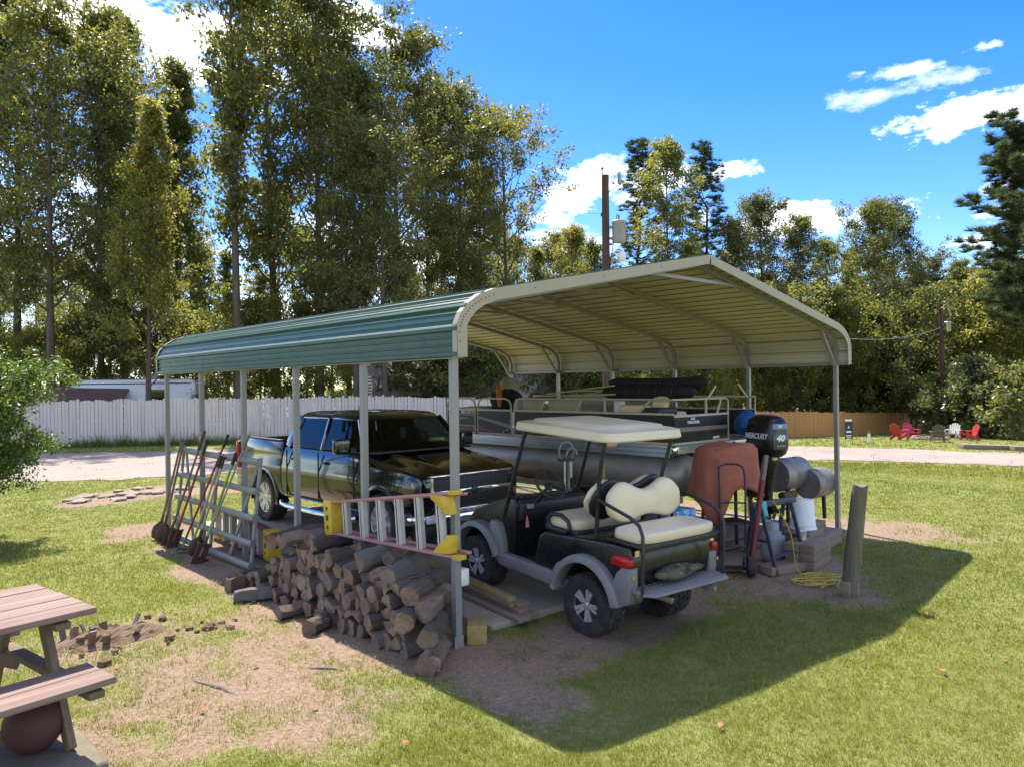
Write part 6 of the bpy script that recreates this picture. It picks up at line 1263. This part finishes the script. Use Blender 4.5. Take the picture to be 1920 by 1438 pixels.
mb = MB(); mb.ext([(-6.5, -.90), (-2.93, -.42), (-2.95, .20), (-6.5, .75)], -.08, .16, 'z'); tag(mb.build('stone_step', MOSSY, bev=.03), 'low concrete edging slab beside the picnic table', 'slab')
# ------------------------------------------------------------------ odds and ends on the lawn
def rock(name, c, r, seed, mat, label, cat, group, flat=.4):
    g = np.random.default_rng(seed); bm = bmesh.new(); bmesh.ops.create_icosphere(bm, subdivisions=1, radius=1)
    for v in bm.verts: k = 1+g.uniform(-.28, .28); v.co = Vector((v.co.x*r*k*g.uniform(.9, 1.3), v.co.y*r*k, v.co.z*r*flat*k))
    me = bpy.data.meshes.new(name); bm.to_mesh(me); bm.free(); me.materials.append(mat); o = bpy.data.objects.new(name, me); o.location = c; o.rotation_euler = (0, 0, g.uniform(0, 6)); link(o); return tag(o, label, cat, group)
for k in range(34):
    a = rnd.uniform(0, 6.28); q = rnd.random()**.6; x, y = 1.0+1.5*q*math.cos(a), 12.8+.75*q*math.sin(a)+.35*q*math.cos(a); rock('flat_stone', (x, y, gzf(x, y)+.02), rnd.uniform(.06, .20), 700+k, STONE, 'flat pale stone in the bare earth patch beyond the gate', 'stone', 'flat stones in the earth patch')
stp_ = empty('rotten_stump', (-2.18, 2.52, gzf(-2.18, 2.52)), label='low heap of a rotten tree stump breaking up in the bare earth', cat='stump')
P = []; n_ = 26
for i in range(n_):
    for j in range(n_):
        u_, w_ = i/(n_-1)*2-1, j/(n_-1)*2-1; q_ = max(0, 1-u_*u_-w_*w_); P.append((u_*.52, w_*.34, -.02+q_**.7*(.04+.17*float(smooth_noise(u_*3+5, w_*3, 1.6, 91, 4))**1.5)))
mb = MB(); mb.add(P, [(i*n_+j, (i+1)*n_+j, (i+1)*n_+j+1, i*n_+j+1) for i in range(n_-1) for j in range(n_-1)], 0, False); mb.build('earth_heap', CLOD, stp_)
for k in range(16):
    a_ = rnd.uniform(0, 6.28); q_ = rnd.uniform(.05, .34); mb = MB(); mb.bar((q_*math.cos(a_)*1.2, q_*math.sin(a_)*.8, .0), (q_*math.cos(a_)*1.3+rnd.uniform(-.05, .05), q_*math.sin(a_)+rnd.uniform(-.05, .05), rnd.uniform(.07, .16)), rnd.uniform(.03, .07), rnd.uniform(.012, .03)); mb.build('wood_shard', LOGE if k % 2 else LOGB, stp_)
for k in range(16):
    x, y = -2.0+rnd.gauss(0, .34), 2.42+rnd.gauss(0, .26); rock('dirt_clod', (x, y, gzf(x, y)+.02), rnd.uniform(.015, .06), 800+k, CLOD if k % 4 else LOGE, 'rotten stump fragment on the bare earth by the picnic table', 'stump fragment', 'stump fragments by the picnic table', .8)
for k in range(10):
    x, y = -1.45+rnd.gauss(0, .2), 2.15+rnd.gauss(0, .12); rock('bark_chunk', (x, y, gzf(x, y)+.015), rnd.uniform(.02, .06), 850+k, CLOD, 'dark bark chunk on the bare earth between stump and woodpile', 'bark chunk', 'bark chunks near the woodpile', .6)
mb = MB(); mb.tube([(-1.98, .86, .0), (-1.92, .70, -.004), (-1.88, .56, .0), (-1.86, .42, -.004), (-1.87, .28, -.01)], [.008, .022, .028, .022, .008], 8); tag(mb.build('tree_root', ROOT), 'bare grey tree root showing through the dry earth', 'root')
mb = MB(); mb.tube([(-1.25, .5, -.005), (-1.15, .42, .004), (-1.05, .30, .004), (-1.0, .18, -.01)], [.006, .016, .016, .006], 8); tag(mb.build('tree_root', ROOT), 'short pale root piece nearer the woodpile', 'root')
lm = MB(); lm.add([(-.028, 0, .0), (-.012, .022, .012), (.012, .018, .006), (.036, .0, .014), (.012, -.02, .006), (-.012, -.022, .01)], [(0, 1, 2, 5), (2, 3, 4, 5)]); lme = lm.mesh('leaf', DRYLEAF)
for k, (u, v) in enumerate(((1350, 1365), (1768, 1262), (1880, 1240), (1830, 1172), (1002, 1318), (215, 1262), (330, 1150), (1240, 1240), (760, 1400), (590, 1330), (1120, 1300), (480, 1250), (380, 1335), (150, 1300), (1500, 1170))):
    r_ = ray(u, v); t_ = -CAM.z/r_.z; p = CAM+r_*t_; o = share('fallen_leaf', lme, None, (p.x, p.y, gzf(p.x, p.y)+.035), (rnd.uniform(-.4, .4), rnd.uniform(-.4, .4), rnd.uniform(0, 6))); tag(o, 'fallen brown leaf lying on the lawn', 'leaf', 'fallen leaves on the lawn')
# dry straw on the bare earth
g = np.random.default_rng(8); n = 9000; x = g.uniform(-3.2, .3, n); y = g.uniform(-1.2, 4.2, n); k = g.random(n) < dirt(x, y)*.9; x, y = x[k], y[k]; n = len(x); a = g.uniform(0, 6.28, n); L = g.uniform(.02, .075, n); z = gz(x, y)+g.uniform(.006, .03, n); w_ = .0022
Vs = np.stack([np.stack([x-np.sin(a)*w_, y+np.cos(a)*w_, z], 1), np.stack([x+np.sin(a)*w_, y-np.cos(a)*w_, z], 1), np.stack([x+np.cos(a)*L, y+np.sin(a)*L, z+g.uniform(-.005, .02, n)], 1)], 1).reshape(-1, 3)
tag(link(bpy.data.objects.new('straw', tri_mesh('straw', Vs, m_plain('dry_straw', (.36, .27, .15), .8, 0, .3, 3)))), 'scattered dry straw on the bare earth', 'straw', kind='stuff')
# ------------------------------------------------------------------ utility poles and wires
def at_px(u, d): p = pix(u, 720, d); return p.x, p.y, gzf(p.x, p.y)
def utility_pole(u, d, H, lean, label, tsc=1.0, lamp=True):
    x, y, z = at_px(u, d); e = empty('utility_pole', (x, y, z), math.atan2(-rt.y, -rt.x)+PI, label=label, cat='utility pole'); e.rotation_euler[1] = lean
    mb = MB(); mb.tube([(0, 0, -.3), (0, 0, H)], [.15, .115], 14); mb.build('shaft', POLEW, e)
    tx = .42*tsc
    mb = MB(); mb.lathe([(.001, 0), (.20, 0), (.22, .02), (.22, .62), (.235, .63), (.235, .66), (.21, .70), (.001, .72)], 24, Matrix.Translation((tx+.0, -.05, H*.76)) @ Matrix.Scale(tsc, 4)); tf = mb.build('transformer', GREYTANK if tsc == 1 else ALU, e)
    mb = MB(); mb.box((.18, 0, H*.76+.15), (.16, .06, .08)); mb.box((.18, 0, H*.76+.5), (.16, .06, .08)); mb.cyl((tx, -.05, H*.76+.70*tsc), (tx, -.05, H*.76+.88*tsc), .04, .03, 8); mb.build('mount', GALV, tf)
    mb = MB(); mb.tube([(.1, 0, H-.55), (.3, 0, H-.38), (.48, 0, H-.30), (.55, 0, H-.24)], .02, 6); mb.cyl((.46, 0, H-.28), (.45, 0, H+.08), .055, .05, 8); mb.build('cutout_arm', GALV, e); mb = MB(); mb.tube([(-.09, 0, H-.3), (-.09, 0, H+.18)], .02, 6); mb.sphere((-.09, 0, H+.22), .055, 10, 8); mb.build('insulator', GALV, e)
    if lamp:
        mb = MB(); mb.tube([(.1, 0, H*.685), (.2, -.02, H*.72), (.38, -.05, H*.735), (.46, -.06, H*.735)], .022, 8); la = mb.build('lamp_arm', GALV, e); mb = MB(); mb.lathe([(.001, .12), (.06, .12), (.10, .05), (.13, -.02), (.14, -.10), (.12, -.22), (.08, -.25), (.001, -.26)], 20, Matrix.Translation((.50, -.06, H*.72))); mb.build('lamp_globe', LAMPG, la)
        mb = MB(); mb.tube([(.06, -.14, H*.60), (.14, -.12, H*.70), (.30, -.10, H*.80), (.36, -.08, H*.86)], .016, 6); mb.build('drop_cable', BLACKM, e); mb = MB(); mb.box((-.13, 0, H*.86), (.05, .05, .10)); mb.build('wire_clamp', BLACKM, e)
    return Vector((x, y, z+H))
T1 = utility_pole(1138, 24.2, 9.05, R(.2), 'brown utility pole with large grey transformer and yard lamp behind the boat')
T2 = utility_pole(1766, 50, 9.1, 0, 'brown utility pole with a small transformer before the woods', .95, False)
def wire(p0, p1, sag, label, r=.004):
    p0, p1 = Vector(p0), Vector(p1); mb = MB(); mb.tube([p0.lerp(p1, t)-Vector((0, 0, sag*4*t*(1-t))) for t in np.linspace(0, 1, 24)], r, 4); tag(mb.build('power_wire', INTER if r < .01 else GREYTANK), label, 'wire')
Lt = pix(-200, -60, 45)
wire(T1+Vector((0, 0, .2)), Lt, 1.0, 'thin upper wire running from the pole top across the sky'); wire(T1-Vector((0, 0, 1.25)), pix(-150, 180, 44), 1.2, 'thin lower wire running from the pole toward the tall trees')
wire(T2-Vector((0, 0, 1.9)), T1-Vector((0, 0, 2.6)), 1.6, 'thick sagging service wire between the two utility poles', .012); wire(T2+Vector((0, 0, .2)), T1+Vector((0, 0, .2)), 1.4, 'thin top wire between the two utility poles')
# ------------------------------------------------------------------ fire pit with chairs
def adirondack(u, d, rz, mats, label):
    x, y, z = at_px(u, d); e = empty('adirondack_chair', (x, y, z), rz, label=label, cat='chair', group='chairs around the fire pit')
    for k in range(5): mb = MB(); w_ = .095; s = k-2; mb.ext([(s*.105-w_/2, 0), (s*.105+w_/2, 0), (s*.125+w_/2, .74-.03*s*s), (s*.125-w_/2, .74-.03*s*s)], -.01, .01, 'y', M=Matrix.Translation((0, -.16, .26)) @ Matrix.Rotation(R(22), 4, 'X')); mb.build('back_slat', mats, e)
    for k in range(5): mb = MB(); mb.box((0, -.10+k*.105, .28+k*.024), (.52, .095, .02)); mb.build('seat_slat', mats, e)
    for s in (-1, 1):
        mb = MB(); mb.ext([(-.42, 0), (-.30, 0), (.40, .34), (.40, .42), (.2, .40), (-.36, .16)], s*.28-.015, s*.28+.015, 'x'); mb.build('side_rail', mats, e); mb = MB(); mb.box((s*.30, .34, .27), (.04, .10, .54)); mb.build('front_leg', mats, e); mb = MB(); mb.box((s*.31, .06, .555), (.13, .72, .025)); mb.build('arm', mats, e, bev=.01); mb = MB(); mb.bar((s*.29, -.22, .12), (s*.29, -.26, .56), .05, .03, (0, 1, 0)); mb.build('rear_leg', mats, e)
    mb = MB(); mb.box((0, -.32, .62), (.56, .02, .08)); mb.build('back_brace', mats, e)
fc = lambda u0, d0, u1, d1: math.atan2(at_px(u1, d1)[1]-at_px(u0, d0)[1], at_px(u1, d1)[0]-at_px(u0, d0)[0])-PI/2
FP = (1742, 43.5)
for u, d, m, lab in ((1684, 42.5, ADRED, 'red plastic garden chair seen from the side by the fire pit'), (1706, 45.5, ADMAG, 'crimson plastic garden chair just behind the red one by the fire pit'), (1757, 40.5, ADOLV, 'olive brown slatted garden chair turned away at the fire pit'), (1785, 45.5, ADWHT, 'white slatted garden chair facing the fire pit'), (1818, 43.5, ADRED, 'red plastic garden chair alone on the hedge side of the fire pit')):
    adirondack(u, d, fc(u, d, *FP), m, lab)
x, y, z = at_px(*FP); pit = empty('fire_pit', (x, y, z), label='low ring of rough stones forming a fire pit between the chairs', cat='fire pit')
for k in range(14):
    a = 2*PI*k/14; bm = MB(); bm.box((0, 0, .09), (.34, .22, .20+.06*math.sin(k*5))); o = bm.build('stone', STONE, pit, bev=.03); o.location = (.85*math.cos(a), .85*math.sin(a), 0); o.rotation_euler = (0, 0, a+PI/2)
for k, (u0, u1, d0, d1) in enumerate(((1800, 1900, 33.5, 33.0), (1893, 2010, 32.6, 32.2))): a_, b_ = at_px(u0, d0), at_px(u1, d1); board('landscape_timber', (a_[0], a_[1], a_[2]+.10), (b_[0], b_[1], b_[2]+.10), .75, .22, LUMBER, ('long pale edging timber on the far side of the gravel drive', 'second edging timber end to end beyond the first')[k], 'timber')
# signs and markers
SGN = m_plain('black_sign', (.02, .02, .02), .4)
x, y, z = at_px(1590, 36); e = empty('yard_sign', (x, y, z), math.atan2(rt.y, rt.x), label='narrow black yard sign with white print in front of the cedar fence', cat='sign')
mb = MB(); mb.box((0, 0, .68), (.32, .02, .84)); mb.build('sign_panel', SGN, e); mb = MB(); mb.box((0, 0, 1.14), (.32, .02, .10)); mb.build('rider_panel', WHITEL, e)
mb = MB(); mb.box((0, -.012, .60), (.24, .003, .08)); mb.box((0, -.012, .42), (.26, .003, .05)); mb.box((0, -.012, .32), (.22, .003, .04)); mb.ext([(-.05, .78), (.05, .78), (0, .90)], -.0135, -.0105, 'y'); mb.build('print', WHITEL, e, kind='stuff')
for s in (-1, 1): mb = MB(); mb.box((s*.17, 0, .56), (.02, .02, 1.14)); mb.build('stake', SGN, e)
for u, d, h, w_, lab in ((1491, 44, 1.65, .09, 'tall white marker stake with a red top at the cedar fence'), (1628, 38, .62, .13, 'short white marker post with red edge near the yard sign')):
    x, y, z = at_px(u, d); e = empty('marker_post', (x, y, z), math.atan2(rt.y, rt.x), label=lab, cat='marker'); mb = MB(); mb.box((0, 0, h*.39), (w_, .03, h*.78)); mb.build('shaft', WHITEP, e); mb = MB(); mb.box((0, 0, h*.89), (w_*1.15, .04, h*.22)); mb.build('cap', ADRED, e)
# ------------------------------------------------------------------ buildings behind the white fence
def gable(name, label, u, d, rz, w_, dp, hw, hr, wall, roof, siding=True, zoff=0):
    x, y, z = at_px(u, d); e = empty(name, (x, y, z+zoff), rz, label=label, cat='building'); mb = MB(); mb.box((0, 0, hw/2), (w_, dp, hw)); mb.ext([(-dp/2, hw), (dp/2, hw), (0, hr)], -w_/2, w_/2, 'x'); wl_ = mb.build('wall', wall, e)
    if siding:
        for k in range(int(hw/.18)):
            for (c, s_) in (((0, -dp/2-.012, .09+k*.18), (w_+.02, .02, .165)), ((-w_/2-.012, 0, .09+k*.18), (.02, dp+.02, .165))): mb = MB(); mb.box(c, s_); mb.build('siding_board', wall, e)
    for s in (-1, 1):
        L = math.hypot(dp/2+.3, hr-hw); mb = MB(); a = math.atan2(hr-hw, dp/2); mb.box((0, 0, 0), (w_+.5, L+.15, .06), Matrix.Translation((0, s*(dp/4+.10), (hw+hr)/2-.02)) @ Matrix.Rotation(-s*a, 4, 'X')); rf = mb.build('roof', roof, e)
        mb = MB()
        for r_ in range(int(L/.3)): mb.box((0, -L/2+r_*.3, .04), (w_+.5, .29, .012), Matrix.Translation((0, s*(dp/4+.10), (hw+hr)/2-.02)) @ Matrix.Rotation(-s*a, 4, 'X') @ Matrix.Rotation(.03, 4, 'X'))
        mb.build('shingle_rows', roof, rf, kind='stuff')
    for s in (-1, 1): mb = MB(); mb.box((s*(w_/2+.03), -dp/2-.03, hw/2), (.10, .10, hw)); mb.build('corner_trim', WHITEP, e)
    return e
gable('house', 'house with a pale shingled gable roof half hidden behind dark shrubs', 815, 43, R(-38), 7.5, 6.5, 2.3, 4.0, SIDING, SHINGLE, False)
gable('garden_shed', 'grey sided garden shed with white trim behind the boat bow', 968, 39, R(-78), 3.4, 3.0, 2.2, 3.15, SIDING, SHINGLE)
x, y, z = at_px(262, 38); cmp_ = empty('camper_trailer', (x, y, z), R(-35), label='white camper trailer whose roofline shows over the whitewashed fence', cat='camper')
mb = MB(); mb.ext([(-3.0, .5), (3.0, .5), (3.0, 2.62), (2.8, 2.80), (-2.5, 2.80), (-3.0, 2.35)], -1.15, 1.15, 'y'); mb.build('body', CAMPERW, cmp_, bev=.06); mb = MB(); mb.box((0, 0, 2.82), (5.2, 2.1, .04)); mb.box((.6, 0, 2.92), (.7, .6, .18)); mb.build('roof', GREYP, cmp_)
for xx in (-1.6, 1.3): mb = MB(); mb.box((xx, -1.16, 2.05), (.9, .03, .55)); mb.build('window', DKGLASS, cmp_)
mb = MB(); mb.box((0, -1.156, 2.62), (5.6, .012, .05)); mb.build('stripe', BLACKM, cmp_); wt2 = tyre_mesh('tyre', .34, .2, .2, 0); wr2 = rim_mesh('wheel', .2, .18, 5, False, [WHITEP, INTER, WHITEP])
for s in (-1, 1): o = share('wheel', wr2, cmp_, (.2, s*1.05, .34), (0, 0, s*PI/2)); share('tyre', wt2, o)
gable('brown_shed', 'low shed with a sloping brown metal roof beside the camper', 172, 37, R(-32), 3.2, 2.6, 1.9, 2.55, BROWNROOF, BROWNROOF, False)
t = NT('flag_cloth'); v = t.coord('Object', rnd_off=False); sx = t.n('ShaderNodeSeparateXYZ', {0: v}); st_ = t.math('GREATER_THAN', t.math('FRACT', t.math('MULTIPLY', sx.outputs[2], 7.2)), .5); FLAG = t.done(t.pbr(t.mix(st_, (.6, .58, .56), (.32, .03, .05)), .8))
x, y, z = at_px(688, 35.2); fl = empty('flag', (x, y, z), math.atan2(rt.y, rt.x), label='small limp striped flag on a thin pole behind the white fence', cat='flag'); mb = MB(); mb.cyl((0, 0, 0), (0, 0, 3.1), .02, n=8); mb.build('pole', GALV, fl); mb = MB(); n = 8
mb.add([(.02+.22*i/n, .05*math.sin(i*1.6), 3.0-.9*j/6-.25*i/n) for i in range(n+1) for j in range(7)], [(i*7+j, (i+1)*7+j, (i+1)*7+j+1, i*7+j+1) for i in range(n) for j in range(6)], 0, True); mb.build('cloth', FLAG, fl)
